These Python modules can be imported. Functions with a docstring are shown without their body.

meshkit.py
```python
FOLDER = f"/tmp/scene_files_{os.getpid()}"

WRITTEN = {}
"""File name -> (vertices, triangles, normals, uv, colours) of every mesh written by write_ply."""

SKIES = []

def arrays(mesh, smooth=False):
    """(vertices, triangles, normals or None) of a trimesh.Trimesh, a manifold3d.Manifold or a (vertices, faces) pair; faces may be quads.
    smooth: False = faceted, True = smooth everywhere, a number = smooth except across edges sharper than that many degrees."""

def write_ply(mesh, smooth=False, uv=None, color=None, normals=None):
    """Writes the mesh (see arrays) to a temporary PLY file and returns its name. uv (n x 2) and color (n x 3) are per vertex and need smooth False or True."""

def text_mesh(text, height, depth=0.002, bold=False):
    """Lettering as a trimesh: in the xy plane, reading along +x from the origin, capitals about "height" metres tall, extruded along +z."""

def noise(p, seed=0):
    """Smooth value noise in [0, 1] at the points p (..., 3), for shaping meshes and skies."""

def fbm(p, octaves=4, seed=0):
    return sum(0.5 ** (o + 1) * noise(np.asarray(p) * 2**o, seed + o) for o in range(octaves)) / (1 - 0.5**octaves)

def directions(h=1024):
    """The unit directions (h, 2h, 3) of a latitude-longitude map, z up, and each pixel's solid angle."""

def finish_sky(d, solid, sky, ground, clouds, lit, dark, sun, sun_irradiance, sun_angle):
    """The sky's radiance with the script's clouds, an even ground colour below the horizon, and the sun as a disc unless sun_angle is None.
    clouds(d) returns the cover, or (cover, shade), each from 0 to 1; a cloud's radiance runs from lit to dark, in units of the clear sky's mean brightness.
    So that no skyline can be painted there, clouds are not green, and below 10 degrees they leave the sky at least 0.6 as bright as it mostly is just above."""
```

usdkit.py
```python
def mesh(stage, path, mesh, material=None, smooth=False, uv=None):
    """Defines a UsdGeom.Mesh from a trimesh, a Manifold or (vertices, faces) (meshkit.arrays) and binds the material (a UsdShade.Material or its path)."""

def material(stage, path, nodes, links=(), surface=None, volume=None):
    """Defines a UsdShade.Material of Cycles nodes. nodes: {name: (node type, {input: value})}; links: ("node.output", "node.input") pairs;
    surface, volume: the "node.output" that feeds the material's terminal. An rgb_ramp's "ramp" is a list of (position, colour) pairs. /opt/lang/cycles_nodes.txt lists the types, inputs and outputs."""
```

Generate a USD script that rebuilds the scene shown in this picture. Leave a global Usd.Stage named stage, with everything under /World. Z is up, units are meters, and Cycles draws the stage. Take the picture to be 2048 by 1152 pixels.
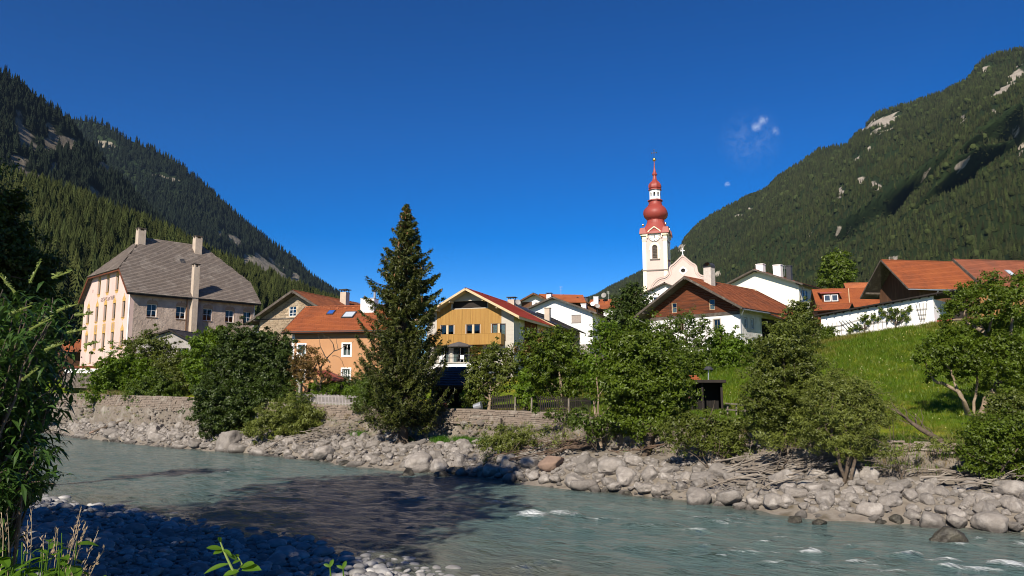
import math, numpy as np, trimesh, shapely, usdkit, meshkit
from shapely.geometry import Polygon, box as sbox
from scipy.interpolate import RBFInterpolator
from scipy.spatial import cKDTree
from pxr import Usd, UsdGeom, UsdLux, UsdShade, Gf, Sdf, Vt

stage = Usd.Stage.CreateInMemory()
UsdGeom.SetStageUpAxis(stage, UsdGeom.Tokens.z)
UsdGeom.SetStageMetersPerUnit(stage, 1.0)
UsdGeom.Xform.Define(stage, '/World')
UsdGeom.Scope.Define(stage, '/World/Looks')
V3 = lambda *a: np.array(a, float)

# ---------------------------------------------------------------- camera
F, CX, CY, PITCH = 1550.0, 1024.0, 576.0, math.radians(7.68)
EYE = V3(0, 0, 5.0)
cam = UsdGeom.Camera.Define(stage, '/World/camera')
cam.CreateHorizontalApertureAttr(36.0)
cam.CreateFocalLengthAttr(36.0 * F / 2048)
cam.AddTranslateOp().Set(Gf.Vec3d(*EYE))
cam.AddRotateXOp().Set(90 + math.degrees(PITCH))
cam.CreateClippingRangeAttr((0.1, 30000.0))
EXPOSURE = 0.65
cam.CreateExposureAttr(EXPOSURE)

# ---------------------------------------------------------------- sky and sun
SUN_EL, SUN_AZ = math.radians(34), math.atan2(-0.375, -0.927)
to_sun = V3(math.sin(SUN_AZ) * math.cos(SUN_EL), math.cos(SUN_AZ) * math.cos(SUN_EL), math.sin(SUN_EL))

def cloud_dir(px, py):
    u, v = (px - CX) / F, (CY - py) / F
    d = V3(u, math.cos(PITCH) - v * math.sin(PITCH), math.sin(PITCH) + v * math.cos(PITCH))
    return d / np.linalg.norm(d)

nodes = {
    'sky': ('sky_texture', dict(sky_type='single_scattering', sun_disc=False, sun_elevation=SUN_EL, sun_rotation=SUN_AZ % (2 * math.pi),
                                altitude=2500.0, air_density=1.0, aerosol_density=0.05, ozone_density=3.0)),
    'gam': ('gamma', dict(gamma=1.28)), 'deep': ('hsv', dict(hue=0.508, saturation=1.32, value=0.45, fac=1.0)),
    'co': ('texture_coordinate', {}),
    'n': ('noise_texture', dict(scale=85.0, detail=6.0, roughness=0.6, distortion=0.8)),
    'bg': ('background_shader', dict(strength=0.10)),
}
links = [('sky.color', 'gam.color'), ('gam.color', 'deep.color'), ('co.generated', 'n.vector')]
last = 'deep.color'
for i, (px, py, rad, dens) in enumerate([(1526, 240, 0.0075, 0.42), (1513, 254, 0.0075, 0.42), (1500, 280, 0.045, 0.05), (1455, 369, 0.0045, 0.38), (1552, 262, 0.007, 0.14)]):
    nodes[f'dist{i}'] = ('vector_math', dict(math_type='distance', vector2=tuple(cloud_dir(px, py))))
    nodes[f'fall{i}'] = ('map_range', dict(range_type='smoothstep', from_min=rad, from_max=rad * 0.1, to_min=0.0, to_max=1.0, clamp=True))
    nodes[f'soft{i}'] = ('map_range', dict(range_type='smoothstep', from_min=0.30, from_max=0.72, to_min=0.0, to_max=dens, clamp=True))
    nodes[f'mul{i}'] = ('math', dict(math_type='multiply'))
    nodes[f'mix{i}'] = ('mix', dict(mix_type='mix', color2=(7.5, 8.2, 9.0)))
    links += [('co.generated', f'dist{i}.vector1'), (f'dist{i}.value', f'fall{i}.value'), ('n.fac', f'soft{i}.value'),
              (f'fall{i}.result', f'mul{i}.value1'), (f'soft{i}.result', f'mul{i}.value2'), (f'mul{i}.value', f'mix{i}.fac'), (last, f'mix{i}.color1')]
    last = f'mix{i}.color'
links.append((last, 'bg.color'))
sky_mat = usdkit.material(stage, '/World/Looks/sky', nodes, links, surface='bg.background')
dome = UsdLux.DomeLight.Define(stage, '/World/sky')
UsdShade.MaterialBindingAPI.Apply(dome.GetPrim()).Bind(sky_mat)
dome.GetPrim().SetCustomDataByKey('kind', 'structure')
sun = UsdLux.DistantLight.Define(stage, '/World/sun')
sun.CreateNormalizeAttr(True)
sun.CreateIntensityAttr(1.25)
sun.CreateAngleAttr(0.5)
sun.CreateColorAttr(Gf.Vec3f(1.0, 0.91, 0.78))
zax = to_sun; xax = np.cross(V3(0, 0, 1), zax); xax /= np.linalg.norm(xax); yax = np.cross(zax, xax)
sun.AddTransformOp().Set(Gf.Matrix4d(*xax, 0, *yax, 0, *zax, 0, 0, 0, 0, 1))

# ---------------------------------------------------------------- helpers
def ray(px, py):
    u, v = (px - CX) / F, (CY - py) / F
    d = V3(u, math.cos(PITCH) - v * math.sin(PITCH), math.sin(PITCH) + v * math.cos(PITCH))
    return d / d[1]
def at(px, py, D):
    return EYE + ray(px, py) * D
def at_z(px, py, z):
    d = ray(px, py)
    return EYE + d * ((z - EYE[2]) / d[2])

USED = {}
def numbered(parent, name):
    k = USED.setdefault((parent, name), -1) + 1
    USED[(parent, name)] = k
    return f'{parent}/{name}' + (f'_{k:03d}' if k else '')
def custom(prim, **kw):
    for k, v in kw.items():
        if v: prim.SetCustomDataByKey(k.rstrip('_'), v)
class Thing:
    def __init__(s, name, label, cat, base, group=None, kind=None, rotz=0):
        s.path = numbered('/World', name); s.base = np.asarray(base, float)
        x = UsdGeom.Xform.Define(stage, s.path); x.AddTranslateOp().Set(Gf.Vec3d(*s.base))
        s.prim = x.GetPrim(); custom(s.prim, label=label, category=cat, group=group, kind=kind)
    def add(s, name, mesh, mat, parent=None, smooth=False, label=None, kind=None):
        path = numbered(parent or s.path, name)
        if isinstance(mesh, MB): mesh = mesh.arr()
        if hasattr(mesh, 'vertices'): mesh = (mesh.vertices, mesh.faces)
        m = usdkit.mesh(stage, path, (np.asarray(mesh[0], float) - s.base, mesh[1]), mat, smooth=smooth)
        custom(m.GetPrim(), label=label, kind=kind)
        return path
def single(name, mesh, mat, smooth=False, label=None, cat=None, group=None, kind=None):
    path = numbered('/World', name)
    if isinstance(mesh, MB): mesh = mesh.arr()
    m = usdkit.mesh(stage, path, mesh, mat, smooth=smooth)
    custom(m.GetPrim(), label=label, category=cat, group=group, kind=kind)
    return m
def copy_of(src_path, name, loc, rot, scale, label, cat, group, mat=None):
    path = numbered('/World', name)
    x = UsdGeom.Xform.Define(stage, path)
    x.AddTranslateOp().Set(Gf.Vec3d(*map(float, loc)))
    if rot is not None: x.AddRotateXYZOp().Set(Gf.Vec3f(*map(float, rot)))
    if scale is not None: x.AddScaleOp().Set(Gf.Vec3f(*map(float, np.broadcast_to(scale, 3))))
    p = x.GetPrim(); p.GetReferences().AddInternalReference(src_path); p.SetInstanceable(True)
    custom(p, label=label, category=cat, group=group)
    return p
class MB:
    def __init__(s): s.v, s.f, s.n = [], [], 0
    def add(s, v, f):
        v = np.asarray(v, float); f = np.asarray(f, int)
        if f.size == 0: return s
        if f.shape[1] == 4: f = np.vstack([f[:, [0, 1, 2]], f[:, [0, 2, 3]]])
        s.v.append(v); s.f.append(f + s.n); s.n += len(v); return s
    def addm(s, m): return s.add(*(m.arr() if isinstance(m, MB) else (m if isinstance(m, tuple) else (m.vertices, m.faces))))
    def arr(s): return np.vstack(s.v), np.vstack(s.f)
BOXF = np.array([[0, 2, 3, 1], [4, 5, 7, 6], [0, 1, 5, 4], [2, 6, 7, 3], [0, 4, 6, 2], [1, 3, 7, 5]])
def hexa(c):  # 8 corners, index = 4*z + 2*y + x
    return np.asarray(c, float), BOXF
def obox(a, b, w, h, up=(0, 0, 1)):  # beam from a to b, w wide, h high (centred)
    a, b = np.asarray(a, float), np.asarray(b, float); d = b - a; d = d / np.linalg.norm(d)
    up = np.asarray(up, float)
    if abs(d @ up) > .98: up = V3(1, 0, 0)
    s = np.cross(d, up); s /= np.linalg.norm(s); t = np.cross(s, d)
    c = [p + s * w / 2 * i + t * h / 2 * j for j in (-1, 1) for p in (a, b) for i in (-1, 1)]
    return hexa(c)
def tube(points, radii, sides=6, cap=True):
    p = np.asarray(points, float); r = np.broadcast_to(np.asarray(radii, float), (len(p),))
    t = np.gradient(p, axis=0); t /= np.linalg.norm(t, axis=1, keepdims=True) + 1e-12
    a = np.cross(t, np.where(np.abs(t[:, 2:]) < 0.9, [0, 0, 1.0], [1.0, 0, 0])); a /= np.linalg.norm(a, axis=1, keepdims=True) + 1e-12
    b = np.cross(t, a); an = np.arange(sides) * 2 * np.pi / sides
    v = (p[:, None] + r[:, None, None] * (np.cos(an)[None, :, None] * a[:, None] + np.sin(an)[None, :, None] * b[:, None])).reshape(-1, 3)
    i, j = np.meshgrid(np.arange(len(p) - 1), np.arange(sides), indexing='ij')
    q = np.stack([i * sides + j, i * sides + (j + 1) % sides, (i + 1) * sides + (j + 1) % sides, (i + 1) * sides + j], -1).reshape(-1, 4)
    f = np.vstack([q[:, [0, 1, 2]], q[:, [0, 2, 3]]])
    if cap:
        n = len(v); v = np.vstack([v, p[-1:]]); o = (len(p) - 1) * sides
        f = np.vstack([f, [[o + k, o + (k + 1) % sides, n] for k in range(sides)]])
    return v, f
def lathe(profile, c, sides=24, phase=0.0):
    pr = np.asarray(profile, float); an = phase + np.arange(sides) * 2 * np.pi / sides
    v = np.stack([pr[:, None, 0] * np.cos(an) + c[0], pr[:, None, 0] * np.sin(an) + c[1], np.broadcast_to(pr[:, None, 1], (len(pr), sides))], -1).reshape(-1, 3)
    i, j = np.meshgrid(np.arange(len(pr) - 1), np.arange(sides), indexing='ij')
    return v, np.stack([i * sides + j, i * sides + (j + 1) % sides, (i + 1) * sides + (j + 1) % sides, (i + 1) * sides + j], -1).reshape(-1, 4)
def grid_faces(nr, nc):
    i, j = np.meshgrid(np.arange(nr - 1), np.arange(nc - 1), indexing='ij')
    return np.stack([i * nc + j, i * nc + j + 1, (i + 1) * nc + j + 1, (i + 1) * nc + j], -1).reshape(-1, 4)
def resample(pts, n=None, step=None):
    p = np.asarray(pts, float); s = np.r_[0, np.cumsum(np.linalg.norm(np.diff(p, axis=0), axis=1))]
    n = n or max(2, int(s[-1] / step) + 1)
    q = np.linspace(0, s[-1], n)
    return np.stack([np.interp(q, s, p[:, k]) for k in range(p.shape[1])], 1)
def smoothline(pts, n, it=40):
    p = resample(pts, n)
    for _ in range(it): p[1:-1] = .5 * p[1:-1] + .25 * (p[:-2] + p[2:])
    return p
nz = meshkit.noise; fbm = meshkit.fbm

def rock_mesh(seed, sub=3, flat=.72, facets=14, rough=.14, round_=.06):
    r_ = np.random.default_rng(seed); m = trimesh.creation.icosphere(sub); v = np.array(m.vertices)
    n = r_.normal(size=(facets, 3)); n /= np.linalg.norm(n, axis=1, keepdims=True); d = r_.uniform(.58, .95, facets)
    cut = np.min(np.where(v @ n.T > .15, d / np.clip(v @ n.T, .15, 1), 9), axis=1); rad = np.minimum(1.0, cut); rad = rad * (1 - round_) + round_ * .85
    rad = rad + rough * (fbm(v * 1.6 + seed * 3.1, 3, seed) - .5) * 2 + rough * .35 * (nz(v * 6 + seed, seed + 2) - .5)
    v = v * rad[:, None] * [1, r_.uniform(.7, 1.0), flat * r_.uniform(.8, 1.15)]
    return v, np.array(m.faces)

# ---------------------------------------------------------------- materials
MATS = {}
def mat(name, c1, c2=None, c3=None, scale=1.0, detail=6.0, rough=0.8, bump=0.0, bscale=None, bdist=0.05, island=0.0, spec=0.3,
        stretch=None, metal=0.0, lo=0.3, hi=0.7, coord='position', streak=None, c_streak=None, streak_scale=(1, 1, 0.15), sheen=0.0, objrand=0.0, wet=False):
    """Noise between c1 and c2 (and c3 patches), bump, brightness jitter per island or per instance."""
    if name in MATS: return MATS[name]
    c2 = c2 if c2 is not None else tuple(x * 0.75 for x in c1)
    nd = {'geo': ('geometry', {}), 'map': ('mapping', dict(scale=stretch or (1, 1, 1))),
          'n': ('noise_texture', dict(scale=scale, detail=detail, roughness=0.6)),
          'ramp': ('rgb_ramp', dict(ramp=[(0, c1), (lo, c1), (hi, c2), (1, c2)] if c3 is None else [(0, c1), (lo, c1), ((lo + hi) / 2, c2), (hi, c3), (1, c3)])),
          'p': ('principled_bsdf', dict(roughness=rough, specular_ior_level=spec, metallic=metal, sheen_weight=sheen))}
    src = 'geo.position'
    if coord == 'object':
        nd['tc'] = ('texture_coordinate', {}); src = 'tc.object'
    lk = [(src, 'map.vector'), ('map.vector', 'n.vector'), ('n.fac', 'ramp.fac')]
    out = 'ramp.color'
    if streak:
        nd['map2'] = ('mapping', dict(scale=streak_scale)); nd['n2'] = ('noise_texture', dict(scale=streak, detail=5.0, roughness=0.65))
        nd['r2'] = ('map_range', dict(from_min=0.5, from_max=0.75, to_min=0.0, to_max=0.8, clamp=True)); nd['mx2'] = ('mix', dict(mix_type='mix', color2=c_streak))
        lk += [(src, 'map2.vector'), ('map2.vector', 'n2.vector'), ('n2.fac', 'r2.value'), ('r2.result', 'mx2.fac'), (out, 'mx2.color1')]; out = 'mx2.color'
    if island or objrand:
        nd['ir'] = ('map_range', dict(from_min=0.0, from_max=1.0, to_min=1 - (island or objrand), to_max=1 + (island or objrand)))
        nd['hs'] = ('hsv', dict(hue=0.5, saturation=1.0, fac=1.0))
        if objrand: nd['oi'] = ('object_info', {})
        lk += [('oi.random' if objrand else 'geo.random_per_island', 'ir.value'), ('ir.result', 'hs.value'), (out, 'hs.color')]; out = 'hs.color'
    if wet:   # darker wet foot at the water line
        nd['sx'] = ('separate_xyz', {}); nd['wr'] = ('map_range', dict(from_min=0.06, from_max=0.30, to_min=.34, to_max=1.0, clamp=True)); nd['wh'] = ('hsv', dict(hue=.5, saturation=1.05, fac=1.0))
        lk += [('geo.position', 'sx.vector'), ('sx.z', 'wr.value'), ('wr.result', 'wh.value'), (out, 'wh.color')]; out = 'wh.color'
    lk.append((out, 'p.base_color'))
    if bump:
        nd['bn'] = ('noise_texture', dict(scale=bscale or scale * 6, detail=5.0, roughness=0.65)); nd['b'] = ('bump', dict(strength=bump, distance=bdist))
        lk += [('map.vector', 'bn.vector'), ('bn.fac', 'b.height'), ('b.normal', 'p.normal')]
    MATS[name] = usdkit.material(stage, '/World/Looks/' + name, nd, lk, surface='p.BSDF')
    return MATS[name]
def leaf_mat(name, a, b, c, trans=0.35, rough=0.45, noise_scale=0.8, objrand=False, spec=0.35):
    """Leaves: three greens picked per leaf, larger patches of tone, and light passing through."""
    if name in MATS: return MATS[name]
    nd = {'geo': ('geometry', {}), 'oi': ('object_info', {}),
          'r': ('rgb_ramp', dict(ramp=[(0, a), (0.45, b), (1, c)])),
          'n': ('noise_texture', dict(scale=noise_scale, detail=3.0)),
          'nr': ('map_range', dict(from_min=0.3, from_max=0.7, to_min=0.72, to_max=1.28)),
          'h': ('hsv', dict(hue=0.5, saturation=1.0, fac=1.0)),
          't': ('hsv', dict(hue=0.485, saturation=1.1, value=1.5, fac=1.0)),
          'p': ('principled_bsdf', dict(roughness=rough, specular_ior_level=spec)), 'tr': ('translucent_bsdf', {}), 'm': ('mix_closure', dict(fac=trans))}
    lk = [('oi.random' if objrand else 'geo.random_per_island', 'r.fac'), ('geo.position', 'n.vector'), ('n.fac', 'nr.value'), ('nr.result', 'h.value'),
          ('r.color', 'h.color'), ('h.color', 'p.base_color'), ('h.color', 't.color'), ('t.color', 'tr.color'), ('p.BSDF', 'm.closure1'), ('tr.BSDF', 'm.closure2')]
    MATS[name] = usdkit.material(stage, '/World/Looks/' + name, nd, lk, surface='m.closure')
    return MATS[name]
glass = usdkit.material(stage, '/World/Looks/window_glass', {
    'f': ('fresnel', dict(IOR=1.5)), 'g': ('glossy_bsdf', dict(color=(.9, .93, 1), roughness=0.02)), 't': ('transparent_bsdf', dict(color=(.55, .6, .6))), 'm': ('mix_closure', {})},
    [('f.fac', 'm.fac'), ('t.BSDF', 'm.closure1'), ('g.BSDF', 'm.closure2')], surface='m.closure')
# ================================================================ terrain lines
SHORE_PX = [(160, 875), (250, 884), (330, 893), (470, 904), (560, 911), (640, 919), (740, 934), (860, 946), (940, 948), (1000, 956), (1110, 972), (1230, 983), (1330, 992),
            (1420, 1003), (1560, 1032), (1640, 1040), (1770, 1046), (1900, 1052), (2048, 1062)]
shore = np.array([at_z(x, y, 0)[:2] for x, y in SHORE_PX])
shore = np.vstack([[-330, 395], [-150, 200], [-90, 134], shore, [40, 16], [70, -14], [150, -90]])
SH = smoothline(shore, 700, 25)
# far wall: (px, depth, z base, z top)
WALL = [(60, 103, 1.9, 5.0), (170, 93.5, 1.85, 4.85), (250, 87, 1.8, 4.7), (330, 81.5, 1.8, 4.6), (430, 75.5, 1.8, 4.45), (520, 71, 1.8, 4.2), (600, 68, 1.8, 4.05), (700, 64.5, 1.8, 3.9), (800, 61, 1.8, 3.85),
        (880, 59, 1.8, 3.83), (1000, 54.8, 1.75, 3.75), (1150, 50, 1.7, 3.7), (1240, 46.5, 1.7, 3.5), (1330, 44, 1.65, 3.35), (1400, 42, 1.6, 3.2), (1560, 38, 1.55, 3.0), (1740, 35.6, 1.5, 2.9), (1880, 34.4, 1.45, 2.8), (2048, 33, 1.4, 2.7)]
wl = np.array([[(p - CX) / F * d, d, zb, zt] for p, d, zb, zt in WALL])
wl[:, 0] *= 1.0
wl = np.vstack([[-330, 402, 1.9, 5.2], [-150, 207, 1.9, 5.1], [-92, 141, 1.9, 5.0], wl, [40, 22, 1.4, 2.7], [74, -9, 1.4, 2.7], [155, -85, 1.4, 2.7]])
WL = smoothline(wl, 900, 12)
sh_tree, wl_tree = cKDTree(SH), cKDTree(WL[:, :2])
# near shore
NS_PX = [(-100, 988), (0, 996), (100, 1013), (300, 1041), (430, 1067), (560, 1093), (700, 1123), (860, 1156)]
ns = np.array([at_z(x, y, 0)[:2] for x, y in NS_PX])
ns = np.vstack([[-330, 345], [-150, 155], [-80, 85], [-45, 53], ns, [1.5, 17.5], [8, 12.5], [20, 2], [45, -22], [130, -110]])
NS = smoothline(ns, 700, 12)
ns_tree = cKDTree(NS)
nst = np.gradient(NS, axis=0); nst /= np.linalg.norm(nst, axis=1, keepdims=True)
def near_d(xy):
    """Distance inland from the near shore (negative in the water)."""
    d, i = ns_tree.query(xy); t = nst[i]; r = xy - NS[i]
    side = t[:, 0] * r[:, 1] - t[:, 1] * r[:, 0]
    return np.where(side > 0, -d, d)
def near_z(xy):
    xy = np.atleast_2d(xy); d = near_d(xy)
    z = np.interp(d, [-12, -5, 0, 3, 7, 8.6, 10.3, 12.2, 30, 80], [-1.8, -0.55, 0.0, 0.25, 0.6, 0.85, 2.3, 3.3, 3.7, 4.2])
    p3 = np.c_[xy, np.zeros(len(xy))]
    return z + (fbm(p3 * 0.35, 3, 5) - .5) * 0.35 * np.clip((d + 3) / 6, 0, 1) + (fbm(p3 * 1.3, 2, 9) - .5) * 0.12
sht = np.gradient(SH, axis=0); sht /= np.linalg.norm(sht, axis=1, keepdims=True)
def bank_t(xy):
    d1, i = sh_tree.query(xy); d2, j = wl_tree.query(xy); r = xy - SH[i]
    side = sht[i][:, 0] * r[:, 1] - sht[i][:, 1] * r[:, 0]
    return np.where(side > 0, d1 / (d1 + d2 + 1e-9), -d1 / 6), WL[j, 2], i, j
def bank_z(xy):
    xy = np.atleast_2d(xy); t, zb, i, j = bank_t(xy)
    z = np.interp(t, [-1.5, -.5, 0, .25, .6, 1], [-1.6, -0.6, 0, .42, .78, 1.0])
    z = np.where(z > 0, z * zb, z)
    return z + (fbm(np.c_[xy, 0 * xy[:, 0]] * 0.8, 3, 3) - .5) * 0.25 * np.clip(t * 4, 0, 1) * np.clip((1 - t) * 5, 0, 1)
def on_surface(px, py, fz, lo=15, hi=115):
    """Where the line of sight through a pixel meets the surface z = fz(xy)."""
    d = ray(px, py); s = np.linspace(lo, hi, 1600); p = EYE + d * s[:, None]
    k = np.nonzero(p[:, 2] < fz(p[:, :2]))[0]
    return p[k[0]] if len(k) else p[-1]

# village ground: heights given at known places
GP = [(-55.5, 112, 8.0), (-69, 125, 8.5), (-43, 126, 8.3), (-47, 99, 6.0), (-60, 104, 6.5), (-38, 92, 5.0), (-29, 105, 7.0), (-20, 118, 8.0), (-20, 86, 5.2), (-12, 84, 5.2), (-14, 74, 4.2), (-4, 92, 5.6), (-6, 106, 6.6),
      (3, 75, 4.6), (-3, 68, 4.1), (4, 62, 3.9), (10, 100, 8.0), (10, 150, 9), (6, 190, 12), (35, 185, 13), (22, 110, 10.2), (30, 102, 10.4), (20, 94, 8.6), (43, 115, 12.2), (15, 62, 3.6), (18, 58, 3.6), (20, 70, 5.2), (25, 85, 8.2), (24, 55, 4.4), (35, 70, 7.4), (41.1, 102, 11.6),
      (50.6, 92, 13.1), (47, 75, 9.4), (30, 45, 3.6), (40, 50, 4.6), (47, 150, 15), (58, 116, 15), (80, 118, 16), (70, 92, 14), (60, 70, 10), (60, 40, 4.2), (100, 80, 14), (-20, 150, 10), (-100, 200, 12), (0, 300, 13), (100, 300, 18),
      (200, 200, 24), (-150, 280, 14), (-110, 160, 11), (120, 30, 6), (300, 400, 26), (-300, 500, 14), (0, 700, 14), (300, 1000, 20), (-300, 1000, 14), (0, 1400, 14), (-800, 1400, 14), (800, 1400, 14), (30, 132, 12.5)]
gp = [(x, y, z) for x, y, z in GP]
_bx = {0: .5, 1: 1.2}
for k in range(0, 900, 22):
    x, y, zb, zt = WL[k]; gp.append((x + .3, y + .9, zt - 0.35)); gp.append((x + 1.3, y + 3.5, zt - .15))
gp = np.array(gp)
_rbf = RBFInterpolator(gp[:, :2] / 50, gp[:, 2], kernel='linear', smoothing=0.0, neighbors=40)
def ground_z(xy):
    xy = np.atleast_2d(np.asarray(xy, float)); p3 = np.c_[xy, 0 * xy[:, 0]]
    return _rbf(xy / 50) + (fbm(p3 * 0.25, 3, 2) - .5) * 0.25
def gz(x, y): return float(ground_z([[x, y]])[0])

# ---------------------------------------------------------------- ground materials
soil = mat('bank_soil', (.13, .105, .08), (.20, .175, .145), (.085, .068, .045), scale=0.9, rough=.95, bump=.8, bscale=5, bdist=.08)
gravel = mat('gravel', (.17, .165, .16), (.28, .27, .25), (.11, .105, .10), scale=2.2, rough=.9, bump=.9, bscale=9, bdist=.06)
meadow_nd = {'geo': ('geometry', {}), 'n': ('noise_texture', dict(scale=0.10, detail=7.0, roughness=0.65)), 'n2': ('noise_texture', dict(scale=1.6, detail=5.0)),
             'r': ('rgb_ramp', dict(ramp=[(0, (.062, .135, .008)), (.38, (.090, .16, .008)), (.50, (.14, .17, .010)), (.60, (.19, .165, .018)), (1, (.16, .14, .022))])),
             'r2': ('map_range', dict(from_min=.3, from_max=.7, to_min=.6, to_max=1.35)), 'h': ('hsv', dict(hue=.5, saturation=1.0, fac=1.0)), 'b': ('bump', dict(strength=.9, distance=.12)),
             'p': ('principled_bsdf', dict(roughness=.9, specular_ior_level=.1))}
meadow = usdkit.material(stage, '/World/Looks/meadow', meadow_nd, [('geo.position', 'n.vector'), ('geo.position', 'n2.vector'), ('n.fac', 'r.fac'), ('n2.fac', 'r2.value'), ('r.color', 'h.color'),
         ('r2.result', 'h.value'), ('h.color', 'p.base_color'), ('n2.fac', 'b.height'), ('b.normal', 'p.normal')], surface='p.BSDF')

# ---------------------------------------------------------------- far bank, village ground, near bank
T = np.r_[np.linspace(-1.4, 0, 6), np.linspace(0.05, 1.06, 22)]
k = np.linspace(0, 1, 420)
S_ = resample(SH, 420); W_ = resample(WL, 420)
xy = S_[None] + (W_[None, :, :2] - S_[None]) * T[:, None, None]
v = np.c_[xy.reshape(-1, 2), bank_z(xy.reshape(-1, 2))]
single('river_bank', (v, grid_faces(len(T), 420)), soil, smooth=True, kind='structure')
dd = np.r_[0.12, .5, 1, 1.6, 2.5, 4, np.arange(6, 40, 2.2), np.arange(40, 110, 4), 120, 140, 170, 200, 250, 300, 400, 520, 700, 950, 1300]
ks = resample(WL, 300)
xy = ks[None, :, :2] + dd[:, None, None] * V3(.32, .947)[None, None, :2]
v = np.c_[xy.reshape(-1, 2), ground_z(xy.reshape(-1, 2))]
single('village_ground', (v, grid_faces(len(dd), 300)), meadow, smooth=True, kind='structure')
gx, gy = np.r_[-300, -200, -120, -90, np.arange(-70, 12, .8), np.arange(12, 60, 4), 90, 140], np.r_[-120, -80, -50, -30, np.arange(-20, 56, .8), np.arange(56, 100, 4), 130, 200, 330]
X, Y = np.meshgrid(gx, gy)
xy = np.c_[X.ravel(), Y.ravel()]
single('near_bank', (np.c_[xy, near_z(xy) - 0.03], grid_faces(len(gy), len(gx))), gravel, smooth=True, kind='structure')

# ---------------------------------------------------------------- river
FL = V3(.75, -.66, 0); FL /= np.linalg.norm(FL); FN = V3(-FL[1], FL[0], 0)
FOAM = [(1065, 1028, 26, 10, 1.0), (1120, 1023, 22, 6, .8), (1150, 1029, 9, 4, .9), (985, 1003, 20, 5, .7), (1015, 1006, 14, 5, .6), (1090, 1055, 18, 7, .4), (1625, 1102, 17, 5, .95), (1712, 1124, 20, 5, .9), (1815, 1109, 28, 4, .8), (1890, 1119, 32, 4, .85),
        (1905, 1135, 30, 4, .8), (1960, 1139, 40, 6, .9), (2020, 1130, 30, 12, 1.0), (1960, 1078, 12, 5, .7), (2040, 1085, 18, 5, .7), (1470, 1040, 22, 3, .5), (1275, 1048, 14, 3, .6), (1390, 1062, 26, 4, .6), (1700, 1090, 14, 4, .5), (1340, 1100, 30, 4, .4), (610, 1045, 20, 3, .25),
        (1540, 1125, 30, 5, .45), (835, 998, 40, 5, .45), (440, 945, 30, 3, .35), (1780, 1142, 40, 5, .6), (1560, 1075, 25, 4, .4), (1180, 1090, 22, 4, .35)] + [(1000 + 1040 * a, 1010 + 130 * b, 16 + 30 * c, 2.5, .30 + .3 * c) for a, b, c in np.random.default_rng(8).random((46, 3)) if 1010 + 130 * b > 1000 + (1000 + 1040 * a - 1100) * .075]
def foam_at(p):
    out = np.zeros(len(p))
    for px, py, rx, ry, a in FOAM:
        c = at_z(px, py, 0); c2 = at_z(px, py + ry, 0); rl = rx / F * c[1] * 1.15; rn = max(abs(c[1] - c2[1]) * .8, .18)
        q = p[:, :2] - c[:2]
        out = np.maximum(out, a * np.exp(-((q[:, 0]) / rl) ** 2 - (q[:, 1] / rn) ** 2))
    return out
sx = np.r_[-300, -220, -150, -110, np.arange(-90, 44, .33), 50, 60, 80, 120, 170]
sy = np.r_[-26, -20, -14, np.arange(-10, 44, .33), 48, 55, 70]
A, B = np.meshgrid(sx, sy)
pw = (V3(0, 26, 0) + A.ravel()[:, None] * FL + (B.ravel()[:, None]) * FN)
q = np.c_[A.ravel(), B.ravel(), 0 * A.ravel()]
fm = foam_at(pw)
h = (fbm(q * [0.28, .55, 1], 3, 11) - .5) * .16 + (fbm(q * [.9, 1.5, 1], 2, 12) - .5) * .09
h += fm * (.03 + .34 * (nz(q * [1.7, 2.6, 1], 14) - .25))
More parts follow.
